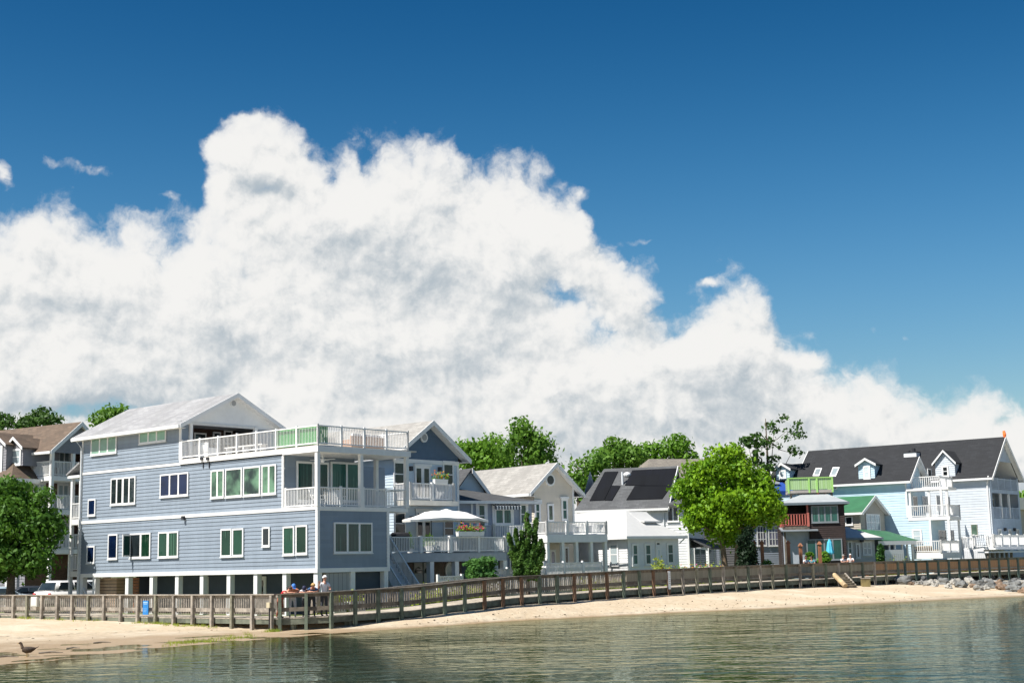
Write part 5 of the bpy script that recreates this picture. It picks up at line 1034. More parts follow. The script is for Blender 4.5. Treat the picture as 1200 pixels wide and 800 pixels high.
mb = MB(); mb.hexa([(e0, 2.2, GZ), (e1, 2.2, GZ), (e1, 2.35, GZ), (e0, 2.35, GZ)], [(e0, 2.2, zel2), (e1, 2.2, zel2), (e1, 2.35, zel2), (e0, 2.35, zel2)]); mb.hexa([(e0, 2.2, zel2), (e1, 2.2, zel2), (e1, 2.35, zel2), (e0, 2.35, zel2)], [(DX-w*.9, 2.2, zr3+.3), (DX+w*.9, 2.2, zr3+.3), (DX+w*.9, 2.35, zr3+.3), (DX-w*.9, 2.35, zr3+.3)]); H.part(mb, 'recess_wall', mat('recess_siding', (.34, .40, .46), .7))
for xx0, zz0, xx1, zz1 in ((.05, zel2-.02, DX, zrg2-.04), (DX, zrg2-.04, XW-.05, zel2-.02)): mb = MB(); mb.hexa([(xx0, .05, zz0-.1), (xx1, .05, zz1-.1), (xx1, 2.3, zz1-.1), (xx0, 2.3, zz0-.1)], [(xx0, .05, zz0-.04), (xx1, .05, zz1-.04), (xx1, 2.3, zz1-.04), (xx0, 2.3, zz0-.04)]); H.part(mb, 'porch_ceiling', white)  # pale ceiling slabs added to lighten the black gable recess
for zz in (zA_, zB_): mb = MB(); mb.box(e0, e1, .03, 2.2, zz-.25, zz); H.part(mb, 'porch_floor', lb); mb = MB(); railing(mb, [(e0, .05), (e1, .05)], zz, 1.05, .18, .045, .14, 2.0); H.part(mb, 'porch_railing', lb)
for x in (XW*.36, XW*.64): mb = MB(); mb.box(x-.09, x+.09, -.02, .18, zB_, zr2); H.part(mb, 'post', white)
for zz in (zA_, zB_):
    for f in (.22, .5, .78): H.winm('B', 2.2, XW*f-.6, XW*f+.6, zz+.05, zz+2.05, 1, gl_dark, o=.01, fw=.1, name='door')
for f in (.2, .55, .82): H.winm('B', 2.2 if False else 0, XW*f-.45, XW*f+.45, zB_-3.0, zB_-1.0, 2, gl_teal, o=.03, fw=.1, name='door')
mb = MB(); H.clap(mb, 'B', 0, [(e0, GZ), (e1, GZ), (e1, zB_-.9), (e0, zB_-.9)], .24); H.part(mb, 'end_wall', lb)
for f in (.37, .7): mb = MB(); mb.box(XW*f-.1, XW*f+.1, -.25, -.03, zB_-1.2, zB_-.9); H.part(mb, 'wall_lamp', metal)
mb = MB(); mb.tube([(-.5, -.1, zel2-.1), (-.08, .2, zel2-.7), (-.08, .2, GZ)], .07, 6); H.part(mb, 'downpipe', white)
dormer(1095.5, 1118.5, 528.3, 541, 566, -.02, lav, roof_char, (1103.6, 545.5, 1112.4, 558.5))
H.win('A', (1138, 614, 1146.4, 627.2), 0, 1, glass('shuttered_green_glass', (.10, .16, .12), .3), o=.026, fw=.04, m=taupe)
cy_, cz_ = H.A(1069, 537, DX*.55); cz1 = H.A(1069, 530.5, DX*.55)[1]; mb = MB(); mb.box(DX*.55-.5, DX*.55+.5, cy_-.65, cy_+.65, cz_-.6, cz1); ch = H.part(mb, 'chimney', wsid); mb = MB(); mb.box(DX*.55-.55, DX*.55+.55, cy_-.7, cy_+.7, cz1, cz1+.08); mb.tube([(DX*.55, cy_-.2, cz1), (DX*.55, cy_-.2, cz1+.45)], .2, 8); mb.tube([(DX*.55, cy_+.3, cz1), (DX*.55, cy_+.3, cz1+.25)], .15, 8); mb.build('flue_cap', metal, ch)
mb = MB(); mb.tube([(DX, -.4, zrg2+.1), (DX+.03, -.38, zrg2+.35), (DX+.12, -.3, zrg2+.72)], [.12, .17, .13], 8); H.part(mb, 'orange_ridge_cap', orange)
# decks at its foot
s0, z0_ = H.B(1127, 653, -3.); s1, z1_ = H.B(1157, 640, -3.)
tdk = thing('white_deck', 'white railed deck with lattice skirt at the foot of the lavender house', 'deck', H.W(0, 0, 0), H.phi)
zz = H.A(1140, 643, -3.)[1]; aa, bb = H.A(1158, 643, -3.)[0], H.A(1127, 643, -3.)[0]
mb = MB(); mb.box(-3., -.05, aa, bb, zz-.15, zz); mb.build('deck_floor', white, tdk); mb = MB(); mb.box(-3.02, -2.95, aa, bb, GZ+.2, zz-.15); mb.build('skirt', mat('lattice_white', (.70, .72, .75), .6, kind='plank', pw=.18, col2=(.66, .68, .72)), tdk)
mb = MB(); railing(mb, [(-.1, bb), (-2.95, bb), (-2.95, aa), (-.1, aa)], zz, 1.1, .18, .05, .2, 1.6); mb.build('deck_railing', white, tdk)
g0, g1 = H.B(1165, 638, -2.)[0], H.B(1202, 638, -2.)[0]; zz = H.B(1180, 639.5, -2.)[1]
tdk = thing('white_deck', 'white railed porch deck before the shaded gable end at the far right edge', 'deck', H.W(0, 0, 0), H.phi)
mb = MB(); mb.box(g0, g1, -2.1, -.06, zz-.3, zz); mb.build('deck_floor', white, tdk); mb = MB(); railing(mb, [(g0, -.2), (g0, -2.), (g1, -2.)], zz, 1.05, .18, .05, .18, 2.0); mb.build('deck_railing', white, tdk)
tdk = thing('low_jetty', 'low white plank landing on dark posts below the far right deck', 'landing', H.W(0, 0, 0), H.phi)
g0 = H.B(1157, 646, -3.)[0]; z = H.B(1175, 645.5, -3.)[1]; mb = MB(); mb.box(g0, g1+1, -3.1, -2.15, z-.12, z); mb.build('plank_top', white, tdk)
for k in range(6): x = g0+.3+k*1.2; mb = MB(); mb.box(x-.12, x+.12, -3., -2.8, GZ, z-.12); mb.build('post', wood_dark, tdk)
# ---- flat roofed building at the right edge
H13 = H = House('flat_roof_building', 'grey building with cream flat roof edge at the far right side', 'building', 1189, 620, 152, 52)
z1 = H.B(1195, 597)[1]; z2 = H.B(1195, 583.5)[1]; H.body(0, 14, 0, 9, GZ, z1, taupe, .22); mb = MB(); mb.box(-.5, 14.5, -.6, 9.5, z1, z2); H.part(mb, 'roof', cream_white)
H.win('B', (1191.5, 600, 1195.5, 617), 0, 1, gl_dark, o=.026)
# ---- brown roofed house at the left
H0 = H = House('brown_roof_house', 'three storey house with brown shingle roof, dormers and white balconies at far left', 'house', 59, 600, 104, 57)
ze0 = H.A(57, 526)[1]; xap0, za0 = H.B(92.5, 496); XW = 2*xap0; yb = 22.
zb3 = H.B(72, 557.5)[1]; zb2 = H.B(72, 597)[1]; zb1 = H.B(70, 643)[1]; 
rc = 2.6
mb = MB(); H.clap(mb, 'A', 0, side(rc, yb, GZ, ze0), .2); H.clap(mb, 'a', XW, side(0, yb, GZ, ze0)); H.clap(mb, 'b', yb, [(0, GZ), (XW, GZ), (XW, ze0), (xap0, za0), (0, ze0)]); H.clap(mb, 'B', 0, [(0, ze0-.25), (XW, ze0-.25), (XW, ze0), (xap0, za0), (0, ze0)], .2); H.part(mb, 'wall', mat('grey_lilac_siding', (.235, .235, .26), .65))
mb = MB(); H.clap(mb, 'B', rc, [(0, GZ), (XW, GZ), (XW, ze0), (0, ze0)], .2); H.part(mb, 'recess_wall', brick)
H.groof(0, XW, 0, yb, ze0, za0-.05, roof_brown, ov=.4, rk=.35, fw=.34)
for zz in (zb3, zb2, zb1): mb = MB(); mb.box(0, XW, 0, rc-.03, zz-.35, zz); H.part(mb, 'balcony_floor', white); mb = MB(); railing(mb, [(.03, rc), (.03, .05), (XW*.8, .05)], zz, 1.08, .13, .035, .13, 1.9); H.part(mb, 'balcony_railing', white)
columns(H, [(.1, .1), (XW*.42, .1), (XW*.95, .1)], GZ, ze0-.2, .24)
for zz in (zb3, zb2, zb1):
    for x in (1., 3.2, 5.5): H.winm('B', rc, x-.55, x+.55, zz+.02, zz+2.1, 2, gl_blind, o=.026, fw=.14, name='door', rows=1, head=True)
# lower porch roof towards the water side, dormers above it
zl0_, zl1_ = H.A(40, 558, -2.2)[1], H.A(20, 538, 0)[1]
ya_ = 1.2; mb = MB(); mb.slab([(-2.4, ya_+.2, zl0_), (-2.4, 16, zl0_), (0.1, 16, zl0_+2.7), (0.1, ya_+3., zl0_+2.7)], .16); mb.slab([(-2.4, ya_+.2, zl0_), (.1, ya_+3., zl0_+2.7), (.1, ya_+.2, zl0_)], .16); H.part(mb, 'porch_roof', roof_brown)
mb = MB(); mb.box(-2.5, -2.41, ya_+.1, 16, zl0_-.32, zl0_-.01); mb.box(-2.4, 0, ya_+.02, ya_+.1, zl0_-.32, zl0_-.01); H.part(mb, 'fascia', white)
columns(H, [(-2.3, y) for y in (ya_+.4, 4.4, 7.6, 11)], GZ, zl0_-.2, .22)
def dorm2(px0, px1, pap, pev, pbt, xf, win):
    d = dormer(px0, px1, pap, pev, pbt, xf, MATS['grey_lilac_siding'], roof_brown, win); return d
dorm2(9.5, 27.5, 513.5, 524, 546, -1.2, (11.5, 526, 25, 545)); dorm2(-16, 8, 508, 521, 556, -1.8, (-10, 523, 3, 554))
# ------------------------------------------------------------------ trees and shrubs
def leaf_mesh(name, pts, nrm, size, mat_, parent, droop=.25):
    """one small rhombic leaf cluster per point"""
    n = len(pts); j = RNG.normal(size=(n, 3))*.75; d = nrm+j; d /= np.linalg.norm(d, axis=1)[:, None]
    t = np.cross(d, RNG.normal(size=(n, 3))); t /= np.linalg.norm(t, axis=1)[:, None]+1e-9; b = np.cross(d, t)
    s = size*RNG.uniform(.6, 1.35, (n, 1)); t = t*s; b = b*s*.62; t[:, 2] -= droop*s[:, 0]*.5
    V = np.empty((n, 4, 3)); V[:, 0] = pts-t; V[:, 1] = pts+b; V[:, 2] = pts+t; V[:, 3] = pts-b; V[:, 1:4:2] += d[:, None, :]*s[:, None, :]*.18
    me = bpy.data.meshes.new(name); me.vertices.add(4*n); me.vertices.foreach_set('co', V.reshape(-1)); me.loops.add(4*n); me.loops.foreach_set('vertex_index', np.arange(4*n, dtype=np.int32))
    me.polygons.add(n); me.polygons.foreach_set('loop_start', np.arange(0, 4*n, 4, dtype=np.int32)); me.update(); me.materials.append(mat_)
    o = bpy.data.objects.new(name, me); COL.objects.link(o); o.parent = parent; return o
def clump_points(C, Rr, per, squash=.8):
    P, N = [], []
    for c, r in zip(C, Rr):
        k = max(6, int(per*r*r)); u = RNG.normal(size=(k, 3)); u[:, 2] += .25; u /= np.linalg.norm(u, axis=1)[:, None]
        rad = r*(RNG.uniform(.35, 1., (k, 1))**.45)*(1+.18*RNG.normal(size=(k, 1)))
        P.append(c+u*rad*np.array([1, 1, squash])); N.append(u)
    return np.concatenate(P), np.concatenate(N)
def tree(name, label, base, lobes, leafm, barkm=None, leaf=.16, per=230, clump=.8, ncl=1., trunk=.3, forks=1, group=None, cat='tree', fill=.55, lean=(0, 0), squash=.8, stemless=False):
    """lobes: (dx, dy, z, rx, rz) ellipsoids filled with leaf clumps of radius about clump"""
    t = thing(name, label, cat, base, 0, group); C, Rr = [], []
    for dx, dy, z, rx, rz in lobes:
        n = max(3, int(ncl*2.3*(rx/clump)**1.5*(rz/clump)**.75)); u = RNG.normal(size=(n, 3)); u /= np.linalg.norm(u, axis=1)[:, None]
        rad = RNG.uniform(0, 1, (n, 1))**.33; rad = np.where(RNG.uniform(size=(n, 1)) < fill, np.maximum(rad, .72), rad)
        c = np.array([dx, dy, z])+u*rad*np.array([rx-clump*.4, (rx-clump*.4)*.9, rz-clump*.4]); C += list(c); Rr += list(clump*RNG.uniform(.6, 1.25, n))
    P, N = clump_points(C, Rr, per/ max(.2, leaf/.16)**1.4, squash); leaf_mesh('crown', P, N, leaf, leafm, t)
    bm_ = barkm or bark; mb = MB(); top = min(l[2]-l[4]*.4 for l in lobes); cz = sum(l[2] for l in lobes)/len(lobes); zt = max(l[2] for l in lobes)
    if not stemless:
        order = sorted(range(len(C)), key=lambda i: RNG.random())[:max(6, min(26, len(C)//5))]
        stems = []
        for f in range(forks):
            a = 2*math.pi*f/max(1, forks)+.3; ox = .0 if forks == 1 else trunk*1.1*math.cos(a); oy = 0 if forks == 1 else trunk*.8*math.sin(a); sp = 0 if forks == 1 else .3
            path = [Vector((ox, oy, -.4)), Vector((ox*1.05, oy, .15)), Vector((ox+lean[0]*.4+sp*ox*1.0, oy+lean[1]*.4+sp*oy, top*.55)), Vector((ox+lean[0]*.8+sp*ox*3, oy+lean[1]*.8+sp*oy*2, cz*.8)), Vector((lean[0]+sp*ox*4.5, lean[1]+sp*oy*4, zt))]
            q = 1 if forks == 1 else .72; mb.tube(path, [trunk*1.35*q, trunk*q, trunk*.85*q, trunk*.5*q, trunk*.12*q], 9); stems.append(path)
        for i in order:
            st = stems[i % len(stems)]; c = Vector(C[i]); f = RNG.uniform(.15, .85); s = st[2].lerp(st[4], f) if c.z > st[2].z else st[1].lerp(st[2], .8); mid = s.lerp(c, .5)+Vector((0, 0, -.12*(c-s).length)); r0_ = trunk*.34*(1-f*.5)
            mb.tube([s, mid, c], [r0_, r0_*.6, r0_*.2], 6)
        mb.build('trunk', bm_, t, smooth=True)
    return t
def tp(px, py, d): p = at(px, py, d); return p
def tree_px(name, label, d, pbase, lob, leafm, zb=.7, **kw):
    """lobes given where they show: (px, py, rx_px, rz_px, depth offset)"""
    b = at(pbase, 650, d); s = d/FPX; L = []
    for x, y, rx, rz, dd in lob: p = at(x, y, d+dd); L.append((p.x-b.x, dd, p.z-zb, rx*(d+dd)/FPX, rz*(d+dd)/FPX))
    return tree(name, label, (b.x, d, zb), L, leafm, **kw)
# lime green tree in the middle
tree_px('leafy_tree', 'bright lime green round tree with forked trunk in the middle of the row', 101, 856, [(852, 592, 36, 34, 0), (822, 588, 25, 30, -.3), (812, 566, 20, 20, .4), (880, 592, 32, 26, 0), (838, 560, 22, 22, 0), (866, 554, 24, 20, .3), (849, 542, 13, 16, 0), (841, 540, 7, 12, 0), (858, 534, 5, 8, 0), (797, 575, 10, 14, 0), (888, 570, 22, 18, 0), (896, 600, 25, 16, -.4), (905, 588, 14, 16, 0), (818, 610, 20, 13, 0), (858, 612, 34, 15, 0), (828, 606, 22, 12, .2), (806, 588, 13, 22, 0), (857, 626, 24, 12, .5), (842, 620, 16, 11, 0), (874, 622, 16, 11, .3)],
        lf_lime, zb=.75, barkm=barkl, leaf=.15, per=260, clump=.82, trunk=.34, forks=2, ncl=1.5, fill=.85, squash=.9)
# dark round tree at the left
tree_px('leafy_tree', 'large glossy dark green tree at far left before the brown roofed house', 84, 14, [(18, 620, 44, 42, 0), (8, 590, 30, 26, .3), (34, 592, 30, 28, 0), (44, 634, 24, 26, -.3), (10, 650, 48, 26, 0), (54, 612, 14, 18, 0), (-20, 610, 40, 40, .4), (40, 660, 30, 16, 0), (6, 574, 22, 14, 0), (-10, 660, 40, 24, 0)], lf_left, zb=.6, leaf=.14, per=260, clump=.95, trunk=.3, ncl=1.05, fill=.9)
# upright juniper before the decks
def spires(cx, zb, tips, w0):
    L = []
    for tx, ty in tips:
        n = max(6, int((zb-ty)/4)); bx = cx+(tx-cx)*.45
        for k in range(n): f = (k+.5)/n; L.append((bx+(tx-bx)*f**1.3, zb+(ty-zb)*f, w0*(1-.86*f)+.5, 3.6, (hash_(k, tx)-.5)*.5))
    return L
def hash_(a, b): return (math.sin(a*12.9898+b*78.233)*43758.5453) % 1
tree_px('juniper', 'upright feathery juniper with several pointed tips in front of the white decks', 79, 618, spires(618, 676, [(595.5, 626), (603.5, 619), (611, 624), (617.5, 602.5), (621, 617), (629, 608), (634, 632), (638, 645), (598, 646), (612, 640), (626, 634)], 6.4), lf_conif, zb=.9, leaf=.07, per=1900, clump=.105, trunk=.12, ncl=.5, cat='conifer', fill=.5, squash=1.7)
tree_px('round_shrub', 'rounded glossy green shrub behind the railing below the big white deck', 77.5, 564, [(564, 668, 17, 14, 0), (574, 660, 9, 9, 0), (553, 672, 11, 9, 0), (577, 673, 10, 10, 0), (563, 660, 9, 7, .1)], lf_dark if False else leafmat('shrub_leaves', (.045, .13, .03), (.10, .23, .05)), zb=.95, leaf=.11, per=500, clump=.33, trunk=.09, cat='shrub')
tree_px('dark_cypress', 'dark nearly black conical cypress in the shade under the lime green tree', 99, 874, [(874, 648, 12, 12, 0), (875, 636, 10, 12, 0), (876, 624, 6, 10, 0), (873, 656, 13, 8, 0)], lf_deep, zb=.75, leaf=.1, per=700, clump=.35, trunk=.1, cat='conifer', squash=1.2)
tree_px('slim_cypress', 'slim dark green cypress standing beside the green roofed porch', 112.6, 1032, [(1032, 648, 4, 9, 0), (1032, 640, 2.6, 6, 0), (1032, 654, 4.5, 5, 0)], lf_ever, zb=.9, leaf=.09, per=800, clump=.2, trunk=.07, cat='conifer', squash=1.3)
tree_px('conical_shrub', 'fresh green conical shrub behind the board fence, left of the aqua umbrella', 108.3, 966, [(966, 655, 7, 6, 0), (966, 649, 4, 5, 0), (966, 658, 8, 4, 0)], lf_bright, zb=1., leaf=.09, per=800, clump=.25, trunk=.06, cat='shrub')
tree_px('conical_shrub', 'small round topped green shrub between the two orange cedar posts', 106.2, 950, [(950, 649, 4, 3.5, 0), (949, 654, 3, 4, 0)], lf_bright, zb=1., leaf=.09, per=800, clump=.22, trunk=.05, cat='shrub')
# trees behind the houses
bg = dict(leaf=.20, per=95, clump=1.1, trunk=.34, group='trees behind the houses', fill=.6, ncl=1.9)
for nm, lb, d, pb, lob, lm in [
    ('background_tree', 'broad fresh green tree behind the blue gabled house', 128, 570, [(560, 532, 30, 14, 0), (585, 534, 22, 15, 0), (545, 524, 16, 9, 0), (575, 521, 14, 8, 0), (540, 540, 18, 12, 0), (570, 545, 34, 14, 0), (598, 545, 16, 12, 0)], lf_bright),
    ('background_tree', 'dark green taller tree between blue gabled house and beige house', 122, 618, [(618, 520, 22, 22, 0), (606, 510, 15, 12, 0), (632, 524, 16, 14, 0), (625, 542, 24, 14, 0), (612, 500, 8, 7, 0), (596, 528, 14, 12, 0), (640, 540, 12, 12, 0), (650, 552, 10, 12, 0)], lf_mid),
    ('background_tree', 'tree with rounded top behind the beige house, directly left of the solar roof', 120, 680, [(684, 558, 20, 22, 0), (672, 566, 14, 20, 0), (700, 546, 20, 16, 0), (690, 575, 20, 18, 0)], lf_mid),
    ('background_tree', 'tallest rounded tree above the left end of the solar roof', 130, 722, [(724, 536, 24, 18, 0), (706, 542, 18, 16, 0), (720, 519, 10, 8, 0), (742, 540, 20, 14, 0), (736, 528, 13, 9, 0)], lf_mid),
    ('background_tree', 'bright loose tree above the middle of the solar roof', 134, 782, [(770, 536, 18, 13, 0), (792, 532, 16, 12, 0), (781, 524, 10, 6, 0), (806, 538, 12, 7, 0), (796, 520, 6, 5, 0), (758, 530, 10, 8, 0)], lf_bright),
    ('background_tree', 'dark rounded tree above the brown roof at far left', 140, 50, [(50, 493, 14, 9, 0), (38, 496, 11, 8, 0), (64, 494, 9, 7, 0), (30, 500, 12, 6, 0), (48, 485, 9, 5, 0)], lf_dark),
    ('background_tree', 'dark tree cut by the left picture edge above the brown roof', 140, 4, [(2, 492, 8, 6, 0), (12, 500, 12, 7, 0), (-8, 496, 10, 10, 0)], lf_dark),
    ('background_tree', 'green treetop just showing over the left end of the pale grey roof', 125, 126, [(120, 495, 10, 8, 0), (134, 496, 14, 8, 0), (142, 486, 5, 4, 0), (128, 490, 8, 5, 0)], lf_mid),
    ('background_tree', 'low treetop behind the flat roofed building at the right edge', 175, 1198, [(1198, 585, 9, 9, 0), (1212, 590, 14, 16, 0)], lf_bright),
]: tree_px(nm, lb, d, pb, lob, lm, zb=.7, **bg)
tree_px('open_crown_tree', 'tall thin open crowned tree with bare limbs left of the charcoal roofs', 132, 905, [(912, 490, 13, 6, 0), (903, 499, 8, 6, 0), (915, 503, 12, 7, 0), (932, 500, 11, 7, 0), (921, 512, 9, 5, 0), (938, 510, 7, 4, 0), (900, 515, 8, 5, 0), (908, 522, 9, 5, 0), (936, 531, 11, 6, 0), (928, 526, 7, 4, 0), (906, 536, 12, 6, 0), (916, 545, 14, 6, 0), (898, 545, 9, 6, 0)], lf_dark, zb=.7, leaf=.18, per=55, clump=.60, trunk=.26, ncl=.75, group='trees behind the houses', fill=.3, squash=.6)
tree_px('open_crown_tree', 'thinner slanting tree between the lime green tree and the tall open crowned tree', 131, 893, [(876, 515, 8, 4, 0), (886, 512, 5, 4, 0), (880, 521, 8, 4, 0), (872, 520, 4, 3, 0), (893, 521, 6, 3, 0), (886, 530, 9, 5, 0), (897, 550, 12, 8, 0), (868, 534, 8, 4, 0), (888, 540, 8, 6, 0)], lf_dark, zb=.7, leaf=.22, per=95, clump=.6, trunk=.2, ncl=.95, group='trees behind the houses', fill=.3, squash=.6)
# low plants behind the railing (ground cover)
def undergrowth():
    P, N = [], []
    def add(px0, px1, off, h, n):
        L0, L1 = Lpx(px0), Lpx(px1)
        for k in range(n): p = walk(RNG.uniform(L0, L1), WID+off+RNG.uniform(0, 1.1)); z = terrain(p.x, p.y)[0]; P.append((p.x, p.y, z+abs(RNG.normal(0, h)))); N.append((RNG.normal(0, .4), RNG.normal(0, .4), 1))
    add(545, 640, .4, .35, 1500); add(412, 470, .5, .3, 500); add(735, 800, .3, .28, 1200); add(1065, 1125, .4, .45, 1800); add(1170, 1200, .4, .4, 600); add(800, 905, .3, .2, 600)
    o = leaf_mesh('garden_undergrowth', np.array(P), np.array(N), .10, lf_yel, None); tag(o, 'low yellow green garden plants along the land side of the walk', 'plants', kind='stuff')
undergrowth()
def grass():
    P, N, mb = [], [], MB(); r = random.Random(4)
    def tuft(x, y, h):
        z = terrain(x, y)[0]-.02
        for k in range(7): a = r.uniform(0, 6.28); t = Vector((math.cos(a), math.sin(a), 0)); b = Vector((x, y, z))+Vector((r.gauss(0, .08), r.gauss(0, .08), 0)); s = Vector((-t.y, t.x, 0))*.012; hh = h*r.uniform(.5, 1.2); mb.face([b-s, b+s, b+t*hh*.45+Vector((0, 0, hh))])
    for px0, px1, n in ((28, 45, 22), (60, 85, 10), (166, 225, 70), (228, 262, 26), (100, 125, 8), (318, 330, 40)):
        for k in range(n): p = walk(Lpx(r.uniform(px0, px1)), -.15-abs(r.gauss(0, .25))); tuft(p.x, p.y, .16)
    for k in range(170): t = r.random(); p = gz(196+t*100+r.gauss(0, 2), 748.5-9.5*t+r.gauss(0, 1.0), .22); tuft(p.x, p.y, .12)
    for k in range(26): t = r.random(); p = gz(10+40*t, 797-r.random()*5, -.05); tuft(p.x, p.y, .2)
    tag(mb.build('beach_grass', lf_yel, None, uv=False), 'thin tufts of yellow green grass on the sand', 'grass', kind='stuff')
grass()
# ------------------------------------------------------------------ rocks
rock_m = [mat('pale_granite', (.33, .32, .29), .85, var=.25, vscale=2.2, bump=.6, bscale=7), mat('grey_granite', (.17, .175, .17), .85, var=.3, vscale=2.2, bump=.6, bscale=7), mat('dark_rock', (.075, .08, .082), .6, var=.3, vscale=2.5, bump=.6, bscale=7), mat('rusty_rock', (.22, .15, .10), .85, var=.3, vscale=2.2, bump=.6, bscale=7)]  # third tone is much darker and a little smoother than the rest
RL = ['pale grey riprap boulder on the shore below the teal posts', 'mid grey riprap boulder on the shore below the teal posts', 'dark boulder under the boardwalk', 'rusty brown riprap boulder on the shore at right']
protos = []
for m in range(4):
    for q in range(3):
        mb = MB(); mb.blob((0, 0, 0), 1., (1., .8, .62), 3, .55, seed=m*3+q+1); o = mb.build('boulder', rock_m[m], None, uv=False); protos.append(o)
        me = o.data; bm = bmesh.new(); bm.from_mesh(me); bmesh.ops.dissolve_limit(bm, angle_limit=.12, verts=bm.verts[:], edges=bm.edges[:]); bm.to_mesh(me); bm.free()
used = set(); rr = random.Random(12)
def rock(px, py, d, wpx, m):
    k = m*3+rr.randrange(3); o = protos[k]
    if k in used: o = protos[k].copy(); COL.objects.link(o)
    used.add(k); p = at(px, py, d); s = wpx*d/FPX/2; zt = terrain(p.x, p.y)[0]
    o.location = (p.x, p.y, max(min(p.z, zt+.35), zt+.08)); o.scale = (s, s*rr.uniform(.8, 1.1), s*rr.uniform(.95, 1.35)); o.rotation_euler = (rr.uniform(-.25, .25), rr.uniform(-.25, .25), rr.uniform(0, 6.28)); tag(o, RL[m], 'rock', 'riprap boulders along the shore')
for x, y, w, m in [(1060, 683, 19, 1), (1082, 682, 9, 1), (1077, 687, 9, 0), (1089, 688, 12, 0), (1098, 684, 9, 0), (1107, 686, 12, 1), (1120, 686, 14, 0), (1127, 691, 14, 1), (1136, 684, 15, 0), (1148, 689, 16, 1), (1158, 685, 12, 1), (1163, 691, 13, 1), (1170, 686, 11, 3), (1176, 693, 14, 3), (1184, 687, 15, 1), (1192, 691, 14, 1), (1198, 686, 13, 0), (1204, 692, 15, 1), (1214, 689, 16, 0), (1186, 695, 14, 1), (1147, 694, 10, 0), (1112, 692, 9, 0), (1096, 690, 8, 0), (1068, 688, 7, 3), (1200, 697, 12, 3), (1172, 680, 9, 2), (1190, 680, 10, 2), (1136, 679, 10, 2), (1154, 680, 9, 1), (1117, 680, 8, 2), (1101, 679, 8, 2), (1083, 677, 8, 2), (1208, 682, 12, 1), (1166, 684, 9, 0), (1130, 688, 8, 0), (1141, 691, 9, 3), (1155, 693, 9, 0), (1180, 690, 9, 0), (1195, 694, 9, 1)]:
    d = 89+(705-y)*.95+rr.uniform(-.4, .4); d = max(88, min(d, walk(Lpx(x), -1.0-w*.035).y)); p = at(x, y, d); rock(x, y, d, w*1.12, m)
for x, y in [(872, 687), (886, 686), (944, 685), (1022, 684), (1037, 682), (1047, 681), (1066, 679), (1146, 676), (1160, 674), (1180, 673), (1196, 671), (928, 685), (905, 686)]:
    p = walk(Lpx(x), .6); rock(x, y, p.y, rr.uniform(6, 10), 2)
for k, o in enumerate(protos):
    if k not in used: bpy.data.objects.remove(o)
# ------------------------------------------------------------------ wooden beach steps
def beach_steps():
    a = wb(990, -1.5); o0 = Vector((a.x, a.y, terrain(a.x, a.y)[0])); t = thing('beach_steps', 'weathered wooden steps with a pale log side leading from sand up to the walk', 'steps', o0)
    n = wb(990, 1)-wb(990, 0); n = walk(Lpx(990), 1)-walk(Lpx(990), 0); n.z = 0; n.normalize(); u = Vector((n.y, -n.x, 0)); top = walk(Lpx(990), 0).z; H_ = top-o0.z+.25
    mb = MB(); mb.tube([Vector((0, 0, .12))-u*.25-n*.1, Vector((0, 0, H_))+n*1.2+u*.5], .17, 10); mb.build('log_stringer', mat('pale_log', (.50, .38, .22), .85, var=.25), t)
    for k in range(6):
        f = k/5; c = n*(1.2*f)+u*(.62*f)+Vector((0, 0, .12+(H_-.15)*f)); mb = MB(); mb.bar(c, c+u*1.2, .26, .10); mb.build('tread', mat('weathered_step_board', (.36, .30, .21), .85, var=.25), t)
    mb = MB(); mb.bar(u*1.25, n*1.2+u*1.85+Vector((0, 0, H_)), .1, .26); mb.build('stringer', wood_grey, t)
    p = wb(1013, -.9); t = thing('timber_block', 'short yellowish timber bollard right of the beach steps', 'bollard', (p.x, p.y, terrain(p.x, p.y)[0])); mb = MB(); mb.box(-.28, .28, -.25, .25, -.3, .55); mb.build('block', mat('yellowed_timber', (.24, .19, .08), .85, var=.25), t); mb = MB(); mb.box(-.31, .31, -.28, .28, .55, .6); mb.build('cap', wood_grey, t)
beach_steps()
# ------------------------------------------------------------------ signs and boxes on the left railing
L = Lpx(175); p = walk(L, -.2); q = walk(L+.1, -.2)-p; yaw = math.atan2(q.y, q.x)
t = thing('notice_sign', 'bright blue notice board with a pale heading fixed to the left railing', 'sign', (p.x, p.y, p.z), yaw); mb = MB(); mb.box(-.20, .20, -.02, .02, .12, .80); mb.build('panel', signblue, t)
mb = MB(); mb.box(-.16, .16, -.024, -.021, .68, .74); mb.box(-.13, .13, -.024, -.021, .62, .65)
for k in range(3): mb.box(-.13, .12-.03*k, -.024, -.021, .40-k*.07, .415-k*.07)
mb.build('lettering_lines', mat('faded_sign_print', (.30, .50, .72), .5), t)
L = Lpx(45.5); p = walk(L, -.22); t = thing('utility_box', 'white utility box mounted between posts of the left railing', 'box', (p.x, p.y, p.z), yaw); mb = MB(); mb.box(-.26, .26, -.08, .08, .48, .98); mb.build('cabinet', mat('off_white_box', (.62, .61, .56), .6), t); mb = MB(); mb.box(-.22, .22, -.095, -.081, .52, .94); mb.build('door', mat('off_white_box_door', (.66, .65, .60), .6), t)
L = Lpx(318); p = walk(L, -.2); t = thing('outlet_box', 'small cream junction box on the corner post of the railing', 'box', (p.x, p.y, p.z), yaw); mb = MB(); mb.box(-.1, .1, -.08, .06, .48, .72); mb.build('case', mat('cream_box', (.55, .48, .33), .6), t); mb = MB(); mb.tube([(0, 0, -.6), (0, 0, .48)], .025, 6); mb.build('conduit', metal, t)
